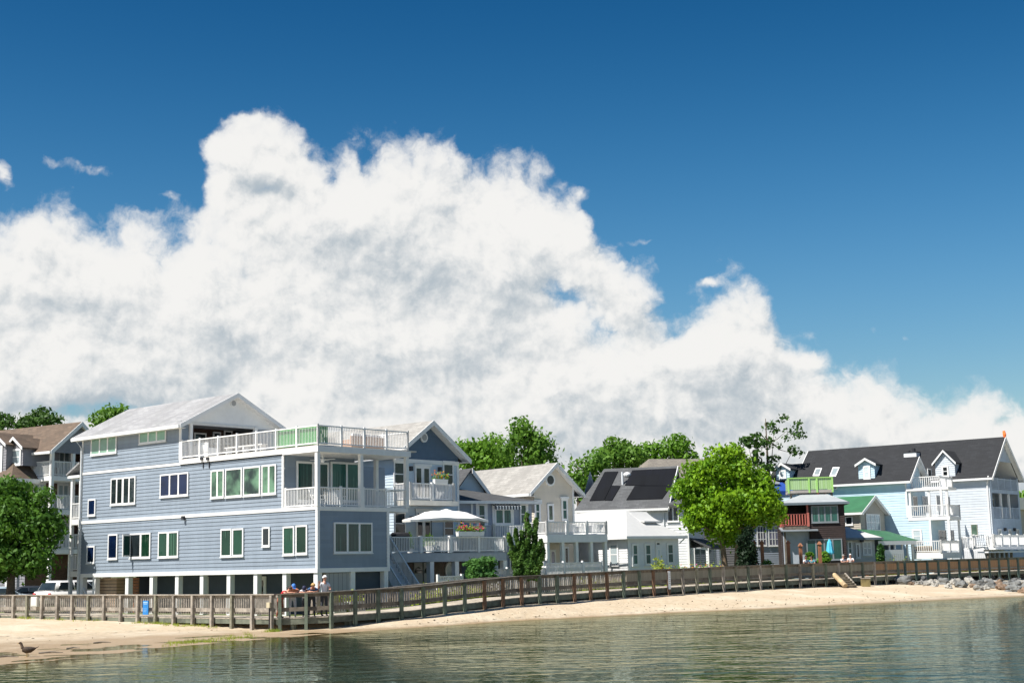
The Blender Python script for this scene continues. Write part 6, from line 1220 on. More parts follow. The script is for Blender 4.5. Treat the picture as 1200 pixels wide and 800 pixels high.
# white signs stuck on posts near the bungalow
L = Lpx(780.5); p = walk(L, -.19); q = walk(L+.1, -.19)-p; t = thing('notice_sign', 'narrow white notice on a railing post before the white bungalow', 'sign', (p.x, p.y, p.z), math.atan2(q.y, q.x)); mb = MB(); mb.box(-.13, .13, -.02, .0, -.1, .95); mb.build('panel', signwhite, t); mb = MB()
for k in range(6): mb.box(-.09, .09, -.024, -.021, .78-k*.11, .80-k*.11)
mb.build('lettering_lines', metal, t)
# long white planters behind the railing
for p0, p1, lb in ((388, 402, 'long white planter trough behind the railing, beside the standing man'), (406.5, 425, 'long white planter trough behind the railing, nearer the stairs')):
    a, b = wb(p0, WID+.7), wb(p1, WID+.7); c = (a+b)/2; t = thing('planter_trough', lb, 'planter', (c.x, c.y, terrain(c.x, c.y)[0]), math.atan2(b.y-a.y, b.x-a.x), 'white planter troughs'); Lh = (b-a).length/2; mb = MB(); mb.box(-Lh, Lh, -.25, .25, 0, .62); mb.build('trough', white, t); mb = MB()
    for k in range(160): p = Vector((random.uniform(-Lh, Lh), random.uniform(-.25, .25), .6+abs(random.gauss(0, .18)))); v = Vector((random.gauss(0, 1), random.gauss(0, 1), 1)).normalized()*.1; w = v.orthogonal().normalized()*.05; mb.face([p-v, p+w, p+v, p-w])
    mb.build('foliage', lf_yel, t)
# white picket fence of the beige house and bungalow
def white_fence(label, px0, px1, off, h, pw=.07, gap=.13, zlift=0):
    a, b = walk(Lpx(px0), off), walk(Lpx(px1), off); t = thing('white_picket_fence', label, 'fence', (a.x, a.y, terrain(a.x, a.y)[0]+zlift), math.atan2(b.y-a.y, b.x-a.x)); Lh = math.hypot(b.x-a.x, b.y-a.y); mb = MB(); x = 0
    while x < Lh: mb.box(x, x+pw, -.02, .02, .08, h); x += gap
    mb.build('picket', white, t); 
    for bx in ((.022, .06, .2, .3), (.022, .06, h-.25, h-.15), (-.05, .05, h, h+.05)): mb = MB(); mb.box(0, Lh, *bx); mb.build('rail', white, t)
    n = max(1, round(Lh/2))
    for k in range(n+1): mb = MB(); mb.box(Lh*k/n-.07, Lh*k/n+.07, -.06, .06, 0, h+.14); mb.build('post', white, t)
    return t
white_fence('white picket fence under the beige house deck', 634, 703, WID+1.3, 1.55); white_fence('white picket fence along the front of the white bungalow', 705, 772, WID+1.6, 1.75); white_fence('short white picket fence beside the rounded shrub', 578, 606, WID+1.4, 1.35)
# patio things before the beige house
b = wb(655, WID+3.2); zb_ = terrain(b.x, b.y)[0]
for k, (dx, lb) in enumerate(((-1.2, 'white patio table behind the picket fence near the beige house'), (1.4, 'second white patio table behind the picket fence, farther from the juniper'))):
    p = wb(648+k*18, WID+3.); t = thing('patio_table', lb, 'table', (p.x, p.y, terrain(p.x, p.y)[0]), .6); mb = MB(); mb.box(-.8, .8, -.45, .45, 1.5, 1.56); mb.build('table_top', white, t)
    for sx in (-.7, .7): mb = MB(); mb.box(sx-.05, sx+.05, -.35, .35, 0, 1.5); mb.build('leg', white, t)
# planters with flowers, between bungalow and lime tree
for k, (px, cc, lb) in enumerate(((777, [fly], 'low dark planter of yellow flowers right beside the bungalow door'), (793, [flo], 'low dark planter of orange foliage, right of the white notice'), (806, [fly, flo], 'dark planter with mixed blooms in front of the white lit wall'), (823, [flp], 'dark planter crowded with pink flowers in front of the dark sliding doors'), (836, [flo, flr], 'dark planter with orange and red blooms beside the tree trunk'))):
    p = wb(px, WID+.75); flower_box(None, p.x, p.y, terrain(p.x, p.y)[0], 1.15, lb, cc, wood_dark, .80, .5, 'flower planters along the garden edge', .5)
p = wb(772, WID+2.2); potted(None, p.x, p.y, terrain(p.x, p.y)[0]+.7, 'yellow green bush in a tub at the bungalow door', .3, .95, terr, lf_yel, .5)
for px, lb, bl in ((881, 'pot of red flowers at the foot of the cedar stair', flr), (899, 'leafy plant in a green pot by the cedar stair', None)):
    p = wb(px, WID+1.6); potted(None, p.x, p.y, terrain(p.x, p.y)[0]+.85, lb, .25, .35, cedar if bl else aqua, lf_bright, .45, blossoms=bl)
# ------------------------------------------------------------------ cedar deck before the brown house
o0 = wb(925, WID+1.2); o0.z = terrain(o0.x, o0.y)[0]
t = thing('cedar_deck_fence', 'orange cedar fence with tall capped posts before the dark brown house', 'fence', o0)
L0 = Lpx(884); cpts = []
for px, py in ((885, 633), (894, 633), (924.8, 633), (939, 636), (961.5, 634)):
    off = 2.6 if px < 900 else 1.2; p = wb(px, WID+off); top = at(px, py, p.y).z; mb = MB(); q = p-o0; z0 = terrain(p.x, p.y)[0]-o0.z; mb.box(q.x-.11, q.x+.11, q.y-.11, q.y+.11, z0, top-o0.z-.22); mb.hexa([(q.x-.17, q.y-.17, top-o0.z-.22), (q.x+.17, q.y-.17, top-o0.z-.22), (q.x+.17, q.y+.17, top-o0.z-.22), (q.x-.17, q.y+.17, top-o0.z-.22)], [(q.x-.05, q.y-.05, top-o0.z), (q.x+.05, q.y-.05, top-o0.z), (q.x+.05, q.y+.05, top-o0.z), (q.x-.05, q.y+.05, top-o0.z)]); mb.build('post', cedar, t)
for z in (.75, 1.12):
    a, b, c = wb(898, WID+1.2)-o0, wb(962, WID+1.2)-o0, wb(990, WID+1.4)-o0; mb = MB(); mb.bar((a.x, a.y, z), (b.x, b.y, z), .1, .14 if z > 1 else .2); mb.build('rail', cedar, t); mb = MB(); mb.bar((b.x, b.y, z), (c.x, c.y, z), .1, .14 if z > 1 else .2); mb.build('rail', cedar, t)
p = wb(889, WID+2.9); t = thing('brick_steps', 'short flight of reddish brick steps between two cedar posts', 'steps', (p.x, p.y, terrain(p.x, p.y)[0]), .5); 
for k in range(4): mb = MB(); mb.box(-.9, 1.6, -.8+k*.34, .9, k*.3, k*.3+.3); mb.build('tread', mat('red_brick', (.25, .09, .06), .85, var=.25), t)
p = wb(893, WID+.6); t = thing('covered_boat', 'dark covered dinghy lying along the fence under the lime tree', 'boat', (p.x, p.y, terrain(p.x, p.y)[0]+.75), math.atan2((walk(Lpx(900), 0)-walk(Lpx(880), 0)).y, (walk(Lpx(900), 0)-walk(Lpx(880), 0)).x)); mb = MB(); mb.blob((0, 0, 0), 1, (2.0, .55, .36), 3, .08, 3); mb.build('hull', mat('black_tarpaulin', (.02, .022, .028), .6), t, smooth=True); mb = MB(); mb.box(-1.2, 1.2, -.2, .2, -.8, -.2); mb.build('trestle', wood_dark, t)
# folded aqua umbrella
p = at(972.3, 640, 108.3); zg = 1.1; t = thing('folded_umbrella', 'closed aqua garden umbrella on a pole in front of the dark brown house', 'umbrella', (p.x, p.y, zg)); zt = at(972, 631.5, 108.3).z-zg; zb_ = at(972, 649, 108.3).z-zg
mb = MB(); K = 16; rings = [(zt, .05), (zt-.25, .15), (zt*.45+zb_*.55, .21), (zb_+.12, .27), (zb_, .24)]; i0 = []
for z, r in rings: i0.append(len(mb.v)); mb.v += [((r*(1+.16*(k % 2)))*math.cos(2*math.pi*k/K), (r*(1+.16*(k % 2)))*math.sin(2*math.pi*k/K), z) for k in range(K)]
for j in range(4):
    for k in range(K): mb.f.append((i0[j]+k, i0[j]+(k+1) % K, i0[j+1]+(k+1) % K, i0[j+1]+k)); mb.mi.append(0)
mb.face([mb.v[i0[0]+k] for k in range(K)]); mb.build('canopy', aqua, t); mb = MB(); mb.tube([(0, 0, 0), (0, 0, zt+.12)], .03, 8); mb.build('pole', wood_dark, t); mb = MB(); mb.tube([(0, 0, 0), (0, 0, .1)], .3, 12); mb.build('base', metal, t)
# picnic tables
for k, (px, lb) in enumerate(((1002, 'orange brown picnic table behind the board fence near the pair in white'), (1016, 'orange brown picnic table behind the board fence nearer the slim cypress'), (981, 'brown picnic table where the two people in white shirts sit'))):
    p = wb(px, WID+1.6+(k == 2)*.6); z = terrain(p.x, p.y)[0]; t = thing('picnic_table', lb, 'table', (p.x, p.y, z), .5, 'picnic tables on the terrace'); zt = .98
    mb = MB(); 
    for j in range(5): mb.box(-.85, .85, -.40+j*.165, -.26+j*.165, zt-.05, zt)
    mb.build('table_top', cedar, t)
    for s in (-.75, .75): mb = MB(); mb.box(-.85, .85, s-.13, s+.13, .55, .6); mb.build('bench', cedar, t)
    for s in (-.6, .6): mb = MB(); mb.bar((s, -.7, 0), (s, .25, zt-.06), .07, .09); mb.bar((s, .7, 0), (s, -.25, zt-.06), .07, .09); mb.build('trestle', cedar, t)
# wicker settee
p = wb(1085, WID+3.2); z = at(1085, 650.5, p.y).z; t = thing('wicker_settee', 'brown wicker settee with rounded back before the pale blue house', 'settee', (p.x, p.y, z-.3), .55); mb = MB(); mb.box(-1.05, 1.05, .2, .36, .2, 1.0); mb.tube([(-1.05, .28, 1.0), (1.05, .28, 1.0)], .1, 8); mb.build('backrest', mat('pale_wicker', (.36, .28, .17), .8, var=.3, vscale=8), t)
mb = MB(); mb.box(-1., 1., -.4, .2, .3, .55); mb.build('seat', MATS['pale_wicker'], t)
for s in (-1.05, 1.05): mb = MB(); mb.box(s-.1, s+.1, -.45, .3, 0, .8); mb.build('armrest', wood_dark, t)
p = wb(1085, WID+2.8)
# ------------------------------------------------------------------ parked cars seen under the left houses
def car(label, px, d, yaw, paint, kind='suv', zg=.62):
    p = at(px, 690, d); t = thing('parked_car', label, 'car', (p.x, p.y, zg), yaw, 'cars parked behind the left fence')
    if kind == 'suv': prof = [(-2.3, .35), (-2.35, .75), (-2.28, 1.05), (-2.1, 1.12)]; roof = [(-2.05, 1.12), (-1.75, 1.68), (-1.3, 1.76), (.35, 1.74), (.75, 1.62), (1.35, 1.12)]; nose = [(1.4, 1.1), (2.2, .98), (2.36, .8), (2.36, .4), (2.25, .32)]
    else: prof = [(-2.3, .32), (-2.34, .7), (-2.25, .95), (-1.7, 1.0)]; roof = [(-1.7, 1.0), (-1.1, 1.38), (-.6, 1.46), (.2, 1.44), (.5, 1.36), (1.15, .98)]; nose = [(1.2, .96), (2.1, .84), (2.3, .68), (2.3, .36), (2.2, .3)]
    lower = prof+[(a, b) for a, b in ((roof[0][0], roof[0][1]), (roof[-1][0], roof[-1][1]))]+nose; w = .92
    bm = bmesh.new(); A = [bm.verts.new((x, -w, z)) for x, z in lower]; B = [bm.verts.new((x, w, z)) for x, z in lower]; bm.faces.new(A); bm.faces.new(B[::-1])
    for i in range(len(A)): bm.faces.new((A[i], B[i], B[(i+1) % len(A)], A[(i+1) % len(A)]))
    A = [bm.verts.new((x, -w*(.96 if z < 1.2 else .78), z)) for x, z in roof]; B = [bm.verts.new((x, w*(.96 if z < 1.2 else .78), z)) for x, z in roof]; bm.faces.new(A); bm.faces.new(B[::-1])
    for i in range(len(A)): bm.faces.new((A[i], B[i], B[(i+1) % len(A)], A[(i+1) % len(A)]))
    bmesh.ops.recalc_face_normals(bm, faces=bm.faces[:]); bmesh.ops.bevel(bm, geom=bm.edges[:], offset=.05, segments=2, affect='EDGES'); me = bpy.data.meshes.new('body'); bm.to_mesh(me); bm.free(); me.materials.append(paint); me.polygons.foreach_set('use_smooth', [True]*len(me.polygons)); b = bpy.data.objects.new('body', me); COL.objects.link(b); b.parent = t
    zl, zh = roof[0][1]+.06, roof[2][1]-.12
    for s in (-1, 1):
        yb, yt = s*w*.965, s*w*.80
        for x0, x1, x2, x3 in ((roof[0][0]+.25, -.55, -.55, roof[1][0]+.22), (-.42, roof[-1][0]-.22, roof[-2][0]-.18, -.42)): mb = MB(); mb.hexa([(x0, yb, zl), (x1, yb, zl), (x1, yb+s*.015, zl), (x0, yb+s*.015, zl)], [(x3, yt, zh), (x2, yt, zh), (x2, yt+s*.03, zh), (x3, yt+s*.03, zh)]); mb.build('side_window', gl_dark, t)
        for x in (-1.45, 1.42): mb = MB(); mb.tube([(x, s*.68, .34), (x, s*.94, .34)], .34, 18); wh = mb.build('wheel', metal, t); mb = MB(); mb.tube([(x, s*.93, .34), (x, s*.955, .34)], .2, 12); mb.build('rim', zinc, wh)
        mb = MB(); mb.box(2.3, 2.39, s*.62-.16, s*.62+.16, .68, .82); mb.build('headlight', gl_blind, t); mb = MB(); mb.box(-2.38, -2.28, s*.72-.1, s*.72+.1, .75, 1.0); mb.build('tail_light', flr, t)
    for x0, x1 in ((roof[-1][0]-.05, roof[-2][0]+.02), (roof[0][0]+.03, roof[1][0]-.02)): sg = 1 if x0 > 0 else -1; mb = MB(); mb.hexa([(x0, -.76, zl), (x0+sg*.02, -.76, zl), (x0+sg*.02, .76, zl), (x0, .76, zl)], [(x1, -.64, zh), (x1+sg*.03, -.64, zh), (x1+sg*.03, .64, zh), (x1, .64, zh)]); mb.build('windscreen', gl_dark, t)
    return t
cp = lambda n, c: mat(n, c, .25, .6, var=.02)
car('white SUV with dark windows behind the fence beside the big left tree', 84, 93, 1.0, cp('white_car_paint', (.75, .75, .75)))
car('pale silver car behind the back corner stilts of the blue house', 104, 95, .5, cp('silver_car_paint', (.55, .58, .60)), 'suv')
car('silver blue car at the left picture edge under the tree', 3, 92, .3, cp('silver_blue_paint', (.36, .44, .50)), 'sedan')
car('dark car in deep shade beneath the big left tree', 42, 95, .35, cp('dark_car_paint', (.03, .035, .045)), 'sedan')
# ------------------------------------------------------------------ people
def person(label, loc, yaw, joints, cols, head, hair=None, hat=None, female=False, sc=1., shorts=False, group=None):
    """one skinned body from a joint chain; cols = shirt, trousers, shoes, skin materials"""
    J = joints; V, E, Rr, K = [], [], [], []
    def add(p, r, kind, par=None):
        V.append(Vector(p)); Rr.append(r); K.append(kind); i = len(V)-1
        if par is not None: E.append((par, i))
        return i
    pel = add(J['pelvis'], .135, 1); wst = add(Vector(J['pelvis']).lerp(Vector(J['chest']), .5), .125 if female else .14, 0, pel); ch = add(J['chest'], .15 if female else .165, 0, wst); nk = add(J['neck'], .062, 3, ch); hd = add(Vector(J['neck']).lerp(Vector(J['head']), .6), .058, 3, nk)
    fwd = Vector((0, -1, 0))
    for s in 'LR':
        sh = add(J['sh'+s], .072, 0, ch); el = add(J['el'+s], .048, 3 if cols[4] else 0, sh); wr = add(J['ha'+s], .031, 3, el)
        d = (Vector(J['ha'+s])-Vector(J['el'+s])).normalized(); side_ = d.cross(Vector((0, 0, 1))); side_ = side_.normalized() if side_.length > .1 else Vector((1, 0, 0)); dn = d.cross(side_)
        pm = add(Vector(J['ha'+s])+d*.07, .034, 3, wr)
        for k, (o, l) in enumerate(((-.030, .070), (-.010, .082), (.010, .076), (.030, .060))):
            b = add(Vector(J['ha'+s])+d*.11+side_*o, .011, 3, pm); add(Vector(J['ha'+s])+d*(.11+l*.6)+side_*o*1.2+dn*.03, .009, 3, b)
        th = add(Vector(J['ha'+s])+d*.05+side_*(.045 if s == 'L' else -.045)+dn*.02, .012, 3, wr); add(Vector(J['ha'+s])+d*.10+side_*(.06 if s == 'L' else -.06)+dn*.04, .010, 3, th)
        hp = add(J['hip'+s], .098, 1, pel); kn = add(J['kn'+s], .066, 1, hp); an = add(J['an'+s], .042, 3 if shorts else 1, kn); to = add(Vector(J['an'+s])+Vector((0, -.07, -.045)), .040, 2, an); add(Vector(J['an'+s])+Vector((0, -.17, -.055)), .034, 2, to)
    me = bpy.data.meshes.new('person'); me.from_pydata([v*sc for v in V], E, []); ob = bpy.data.objects.new('person', me); COL.objects.link(ob)
    md = ob.modifiers.new('skin', 'SKIN'); md.use_smooth_shade = True; sk = me.skin_vertices[0].data
    for i, r in enumerate(Rr): sk[i].radius = (r*sc, r*sc*(.74 if K[i] in (0, 1) and i < 3 else 1.))
    sk[0].use_root = True; ob.modifiers.new('sub', 'SUBSURF').levels = 1
    dg = bpy.context.evaluated_depsgraph_get(); m2 = bpy.data.meshes.new_from_object(ob.evaluated_get(dg)); bpy.data.objects.remove(ob)
    bm = bmesh.new(); bm.from_mesh(m2)
    segs = [(V[a]*sc, V[b]*sc, K[a], K[b]) for a, b in E]
    for f in bm.faces:
        c = f.calc_center_median(); best = (9, 0)
        for a, b, ka, kb in segs:
            ab = b-a; t = max(0, min(1, (c-a).dot(ab)/max(1e-9, ab.length_squared))); dd = (c-(a+ab*t)).length; 
            if dd < best[0]: best = (dd, (ka if t < .55 else kb) if ka != kb else ka)
        f.material_index = best[1]; f.smooth = True
    # head with face
    hd_c = Vector(J['head'])*sc; Rm = Matrix.Rotation(head[1], 3, 'Z') @ Matrix.Rotation(head[0], 3, 'X')
    h0 = len(bm.verts); r = bmesh.ops.create_icosphere(bm, subdivisions=3, radius=1.)
    for v in r['verts']:
        p = v.co.copy(); q = Vector((p.x*.076, p.y*.094, p.z*.118))
        if p.z < -.2: q.x *= 1-.28*(-p.z-.2); q.y = q.y*.92-.006
        if p.y < -.75 and abs(p.x) < .22 and -.35 < p.z < .12: q.y -= .022*(1-abs(p.x)/.22)*(1 if p.z < -.05 else .5)
        for ex in (-.42, .42):
            if p.y < -.6 and (Vector((p.x, 0, p.z))-Vector((ex, 0, .08))).length < .2: q.y += .010
        v.co = hd_c+Rm @ (q*sc)
    for v in r['verts']:
        for f in v.link_faces: f.material_index = 3; f.smooth = True
    def dot(c, rad, mi, s3=(1, 1, 1)):
        rr_ = bmesh.ops.create_icosphere(bm, subdivisions=1, radius=rad*sc)
        for v in rr_['verts']: v.co = hd_c+Rm @ (Vector((v.co.x*s3[0], v.co.y*s3[1], v.co.z*s3[2]))+Vector(c)*sc)
        for v in rr_['verts']:
            for f in v.link_faces: f.material_index = mi; f.smooth = True
    for ex in (-.031, .031): dot((ex, -.079, .010), .011, 4)
    dot((0, -.083, -.052), .013, 5, (1.7, .6, .45))
    for ex in (-.077, .077): dot((ex, .008, -.005), .022, 3, (.45, .8, 1.3))
    m3 = bpy.data.meshes.new('person'); bm.to_mesh(m3); bm.free()
    for M in (cols[0], cols[1], cols[2], cols[3], mat('eye_dark', (.02, .015, .012), .3), mat('lips', (.40, .13, .11), .5)): m3.materials.append(M)
    o = bpy.data.objects.new('person', m3); COL.objects.link(o); o.location = loc; o.rotation_euler = (0, 0, yaw); tag(o, label, 'person', group)
    if hair:
        hs_ = .93 if hat else 1.
        bm = bmesh.new(); r = bmesh.ops.create_icosphere(bm, subdivisions=3, radius=1.); lo = hair[1]
        kill = [v for v in bm.verts if (v.co.z < (.30 if v.co.y < -.25 else lo) and not (v.co.y > .1 and v.co.z > lo))]
        bmesh.ops.delete(bm, geom=kill, context='VERTS')
        for v in bm.verts: p = v.co*hs_*(1.10+.05*noise.noise(v.co*5)); v.co = hd_c+Rm @ (Vector((p.x*.080, p.y*.098+.004, p.z*.120))*sc)
        mm = bpy.data.meshes.new('hair'); bm.to_mesh(mm); bm.free(); mm.materials.append(hair[0]); ho = bpy.data.objects.new('hair', mm); COL.objects.link(ho); ho.parent = o; mm.polygons.foreach_set('use_smooth', [True]*len(mm.polygons)); ho.modifiers.new('thick', 'SOLIDIFY').thickness = -.02
        if hair[2]:
            mb = MB(); L = hair[2]; b = Vector((0, .075, -.02)); pts = [hd_c+Rm @ (Vector((0, .07, .03))*sc), hd_c+Rm @ (Vector((0, .11, -.08))*sc), hd_c+Rm @ (Vector((.01, .12, -.08))*sc)+Vector((0, 0, -L))]; mb.tube(pts, [.055, .06, .025], 8); mb.build('ponytail', hair[0], o, smooth=True)
    if hat:
        bm = bmesh.new(); r = bmesh.ops.create_icosphere(bm, subdivisions=3, radius=1.); bmesh.ops.delete(bm, geom=[v for v in bm.verts if v.co.z < .18], context='VERTS')
        for v in bm.verts: p = v.co; v.co = hd_c+Rm @ (Vector((p.x*.094, p.y*.112+.004, p.z*.138))*sc)
        mm = bpy.data.meshes.new('cap'); bm.to_mesh(mm); bm.free(); mm.materials.append(hat); c = bpy.data.objects.new('cap', mm); COL.objects.link(c); c.parent = o; mm.polygons.foreach_set('use_smooth', [True]*len(mm.polygons)); c.modifiers.new('thick', 'SOLIDIFY').thickness = -.012
        mb = MB(); n = 9; a = [hd_c+Rm @ (Vector((.085*math.cos(t), -.085-.10*math.sin(t), .035-.015*math.sin(t)))*sc) for t in np.linspace(0, math.pi, n)]; up = Rm @ Vector((0, 0, .012)); mb.hexa(a, [p+up for p in a]); mb.build('brim', hat, c)
    return o
def J_stand(bend=0., ha=None, hb=None):
    j = dict(pelvis=(0, .02, .93), chest=(0, -.03, 1.30), neck=(0, -.03, 1.49), head=(0, -.06, 1.63), shL=(.19, -.02, 1.42), shR=(-.19, -.02, 1.42), elL=(.27, -.06, 1.14), elR=(-.27, -.06, 1.14), haL=(.14, -.28, 1.12), haR=(-.14, -.28, 1.12), hipL=(.09, .02, .90), hipR=(-.09, .02, .90), knL=(.11, -.01, .50), knR=(-.11, -.01, .50), anL=(.12, .03, .08), anR=(-.12, .03, .08)); j.update(ha or {}); return j
def J_lean(drop=0., tw=0.):
    return dict(pelvis=(0, .30, .90-drop*.3), chest=(tw*.4, .05, 1.20-drop), neck=(tw*.7, -.10, 1.34-drop), head=(tw, -.21, 1.43-drop*1.2), shL=(.18+tw*.5, .0, 1.29-drop), shR=(-.18+tw*.5, .0, 1.29-drop), elL=(.28, -.20, 1.13), elR=(-.28, -.20, 1.13), haL=(.10, -.33, 1.13), haR=(-.12, -.33, 1.14), hipL=(.10, .30, .87-drop*.3), hipR=(-.10, .30, .87-drop*.3), knL=(.12, .22, .47), knR=(-.11, .27, .47), anL=(.13, .32, .08), anR=(-.12, .38, .08))
def J_sit():
    return dict(pelvis=(0, .05, .52), chest=(0, -.02, .90), neck=(0, -.03, 1.10), head=(0, -.07, 1.24), shL=(.19, -.02, 1.03), shR=(-.19, -.02, 1.03), elL=(.25, -.12, .80), elR=(-.25, -.12, .80), haL=(.12, -.36, .84), haR=(-.12, -.36, .84), hipL=(.09, .03, .52), hipR=(-.09, .03, .52), knL=(.11, -.40, .52), knR=(-.11, -.40, .52), anL=(.12, -.38, .09), anR=(-.12, -.38, .09))
red = mat('red_shirt_cloth', (.62, .025, .035), .8); navyc = mat('navy_cloth', (.03, .05, .10), .8); whitec = mat('white_shirt_cloth', (.72, .73, .76), .8); bluec = mat('blue_shirt_cloth', (.04, .10, .22), .8); capb = mat('bright_blue_cap', (.05, .20, .62), .7); capn = mat('navy_cap', (.015, .02, .06), .7)
tanc = mat('coral_top_cloth', (.50, .20, .12), .8); brownc = mat('rust_trousers', (.28, .10, .06), .8); greyt = mat('dark_grey_trousers', (.05, .055, .065), .8); khaki = mat('khaki_cloth', (.34, .28, .19), .8); lgrey = mat('pale_grey_jeans', (.42, .46, .50), .8); shoe = mat('dark_shoes', (.05, .045, .045), .6); tealc = mat('teal_shirt_cloth', (.06, .28, .34), .8)
hdark = mat('dark_brown_hair', (.03, .02, .016), .7); hblond = mat('blond_hair', (.45, .28, .10), .7); hwhite = mat('white_hair', (.72, .70, .68), .8); hgrey = mat('grey_hair', (.34, .32, .30), .8)
def rail_person(label, px, off, joints, cols, head, yaw=0., sc=1., **kw):
    L = Lpx(px); p = walk(L, off); q = walk(L+.1, 0)-walk(L-.1, 0); return person(label, (p.x, p.y, p.z), math.atan2(q.y, q.x)+yaw, joints, cols, head, sc=sc, **kw)
rail_person('dark haired person in a red shirt bending far over the corner rail', 330.5, .40, J_lean(.09, .12), (red, brownc, shoe, skin, True), (1.0, .5), 1.0, .97, hair=(hdark, -.35, .18), female=True)
rail_person('person in a bright blue cap and coral top leaning on the rail', 341.5, .42, J_lean(.02), (tanc, lgrey, shoe, skin_tan, True), (.75, .3), .12, .98, hair=(hblond, -.3, .1), hat=capb, female=True)
rail_person('person in a navy cap and white shirt looking down over the rail', 357.5, .42, J_lean(.10), (whitec, greyt, shoe, skin, True), (.95, -.1), -.1, .97, hair=(hblond, -.3, 0), hat=capn)
rail_person('blond person in a dark blue shirt leaning on the rail beside the house post', 367.5, .42, J_lean(.03), (bluec, greyt, shoe, skin_tan, True), (.55, .3), .15, .98, hair=(hblond, -.1, 0))
rail_person('older white haired man in white shirt standing upright with one hand raised', 384, .55, J_stand(ha=dict(elR=(-.34, -.12, 1.18), haR=(-.36, -.22, 1.40), elL=(.27, -.10, 1.15), haL=(.12, -.34, 1.16))), (whitec, greyt, shoe, skin, True), (.30, .35), .3, 1.03, hair=(hwhite, -.05, 0))
def seated(label, px, off, zl, cols, yaw, **kw):
    p = wb(px, WID+off); z = terrain(p.x, p.y)[0]+zl
    person(label, (p.x, p.y, z), yaw, J_sit(), cols, (.1, kw.pop('turn', 0.)), **kw)
seated('person in a white top with dark hair sitting left of the conical shrub', 944.5, 1.3, .42, (whitec, navyc, shoe, skin_tan, True), .4, hair=(hdark, -.3, .1), female=True)
seated('person in a teal shirt sitting beside the conical shrub', 951.5, 1.3, .38, (tealc, greyt, shoe, skin_tan, True), -.4, hair=(hdark, -.1, 0))
seated('grey haired person in a white shirt at the picnic table, left one of the pair', 988, 1.75, .42, (whitec, khaki, shoe, skin, True), .5, hair=(hgrey, -.1, 0))
seated('white haired person in a white shirt at the picnic table, right one of the pair', 997, 1.75, .46, (mat('pale_white_cloth', (.70, .71, .72), .8), khaki, shoe, skin, True), -.3, hair=(hwhite, -.1, 0))
for px, lb in ((945, 'low garden seat under the person in the white top'), (951.5, 'low garden seat under the person in the teal shirt'), (988, 'low seat under the grey haired diner'), (997, 'low seat under the white haired diner')):
    p = wb(px, WID+(1.3 if px < 960 else 1.75)); z = terrain(p.x, p.y)[0]; zt = .36+.40-(.0 if px < 960 else -.08); t = thing('garden_stool', lb, 'stool', (p.x, p.y+.06, z)); mb = MB(); mb.box(-.22, .22, -.2, .22, zt-.05, zt); mb.build('seat', wood_dark, t)
    for sx in (-.18, .18):
        for sy in (-.16, .18): mb = MB(); mb.box(sx-.025, sx+.025, sy-.025, sy+.025, 0, zt-.05); mb.build('leg', wood_dark, t)
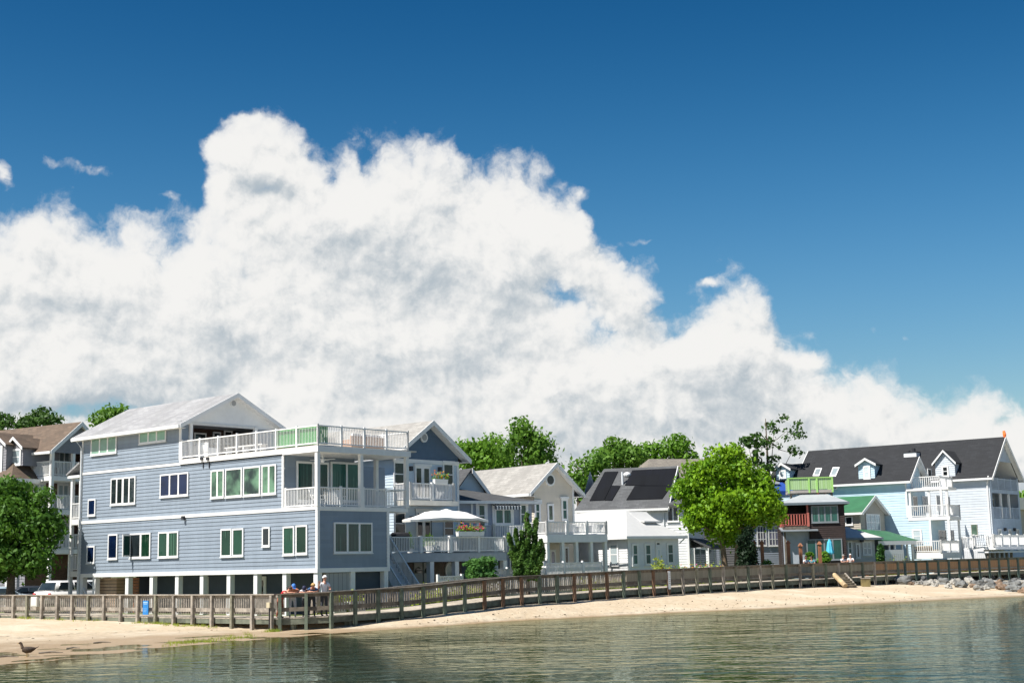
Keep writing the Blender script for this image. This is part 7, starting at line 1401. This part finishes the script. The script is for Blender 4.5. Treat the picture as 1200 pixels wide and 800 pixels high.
# ------------------------------------------------------------------ ducks on the sand
def duck(label, px, py, yaw, pose='stand', sc=1.):
    p = gz(px, py, .14); p.z = terrain(p.x, p.y)[0]; br = mat('mottled_brown_feathers', (.075, .046, .026), .8, var=.6, vscale=26); hz = .24 if pose == 'stand' else .11
    me = MB(); prof = [(-.30, hz+.05, .02), (-.22, hz+.03, .06), (-.10, hz, .105), (.03, hz-.01, .115), (.13, hz+.02, .095), (.18, hz+.07, .06), (.205, hz+.14, .042), (.225, hz+.20, .045), (.25, hz+.225, .050), (.285, hz+.22, .038), (.31, hz+.21, .016)]
    if pose != 'stand': prof = prof[:5]+[(.17, hz+.05, .07), (.20, hz+.09, .05), (.23, hz+.12, .05), (.26, hz+.115, .036), (.285, hz+.11, .016)]
    me.tube([(x, 0, z) for x, z, r in prof], [r for x, z, r in prof], 12); o = me.build('duck', br, None, smooth=True); o.location = p; o.rotation_euler = (0, 0, yaw); o.scale = (sc,)*3; tag(o, label, 'duck')
    e = prof[-1]; mb = MB(); mb.hexa([(e[0]-.01, -.02, e[1]-.015), (e[0]+.06, -.014, e[1]-.02), (e[0]+.06, .014, e[1]-.02), (e[0]-.01, .02, e[1]-.015)], [(e[0]-.01, -.016, e[1]+.012), (e[0]+.06, -.012, e[1]-.008), (e[0]+.06, .012, e[1]-.008), (e[0]-.01, .016, e[1]+.012)]); mb.build('bill', mat('bill_orange', (.35, .22, .05), .6), o)
    for s in (-1, 1):
        mb = MB(); mb.blob((-.06, s*.085, hz+.02), .13, (1.35, .28, .6), 2); mb.build('wing', mat('wing_feathers', (.045, .03, .02), .8, var=.6, vscale=24), o, smooth=True)
        if pose == 'stand': mb = MB(); mb.tube([(.0, s*.045, hz-.08), (-.01, s*.05, .02)], .011, 6); mb.hexa([(-.02, s*.05-.01, .0), (.07, s*.05-.035, .0), (.07, s*.05+.035, 0), (-.02, s*.05+.01, 0)], [(-.02, s*.05-.01, .015), (.07, s*.05-.035, .01), (.07, s*.05+.035, .01), (-.02, s*.05+.01, .015)]); mb.build('leg', MATS['bill_orange'], o)
    mb = MB(); mb.hexa([(-.27, -.05, hz+.03), (-.39, -.03, hz+.09), (-.39, .03, hz+.09), (-.27, .05, hz+.03)], [(-.27, -.045, hz+.06), (-.39, -.028, hz+.10), (-.39, .028, hz+.10), (-.27, .045, hz+.06)]); mb.build('tail', MATS['wing_feathers'], o)
duck('mottled brown duck standing on the sand at the left waterline', 32, 764.5, math.pi-.1, 'stand', 1.0)
def driftwood():
    r = random.Random(3)
    for px, py, L, lb in ((8, 761.5, .95, 'dark crooked driftwood lump on the sand at the left edge'), (86, 752, .5, 'thin dark stick lying across the sand near the duck'), (60, 757, .9, 'longer crooked driftwood branch on the sand between duck and water'), (120, 745.5, .7, 'grey driftwood stick in the wrack line right of the duck')):
        p = gz(px, py, .25); p.z = terrain(p.x, p.y)[0]+.02; t = MB(); t.tube([(-L/2, 0, 0), (0, .06, .03), (L/2, -.03, .01)], [.03, .03, .012], 6); o = t.build('driftwood', wood_dark, None); o.location = p; o.rotation_euler = (0, 0, r.uniform(-.5, .5)); tag(o, lb, 'driftwood')
driftwood()
def wrack():
    r = random.Random(9); mb = MB()
    for k in range(520):
        px = r.uniform(-5, 1090); lane = r.random()
        base = np.interp(px, [0, 100, 200, 300, 330, 400, 500, 600, 700, 800, 900, 1000, 1090], [772, 760, 749, 742, 741, 738, 730, 722.5, 717.5, 712.5, 708, 703, 699])
        py = base-(abs(r.gauss(0, 1.6)) if lane < .55 else r.uniform(0, 26 if px < 250 else 12))
        p = gz(px, py, .2); z = terrain(p.x, p.y)[0]
        if z < .04: continue
        a = r.uniform(0, 6.28); s_ = r.choice((.015, .02, .03, .03, .06)); d = Vector((math.cos(a), math.sin(a), 0))*s_; e = Vector((-d.y, d.x, 0))*r.uniform(.3, .8); h = r.uniform(.01, .05); c = Vector((p.x, p.y, z))
        mb.hexa([c-d-e, c+d-e, c+d+e, c-d+e], [c-d*.6-e*.5+Vector((0, 0, h)), c+d*.6-e*.5+Vector((0, 0, h)), c+d*.6+e*.5+Vector((0, 0, h)), c-d*.6+e*.5+Vector((0, 0, h))])
    tag(mb.build('beach_debris', mat('dry_weed', (.17, .13, .085), .9, var=.5, vscale=3), None), 'dark scraps of weed and shell strewn on the sand', 'debris', kind='stuff')
wrack()
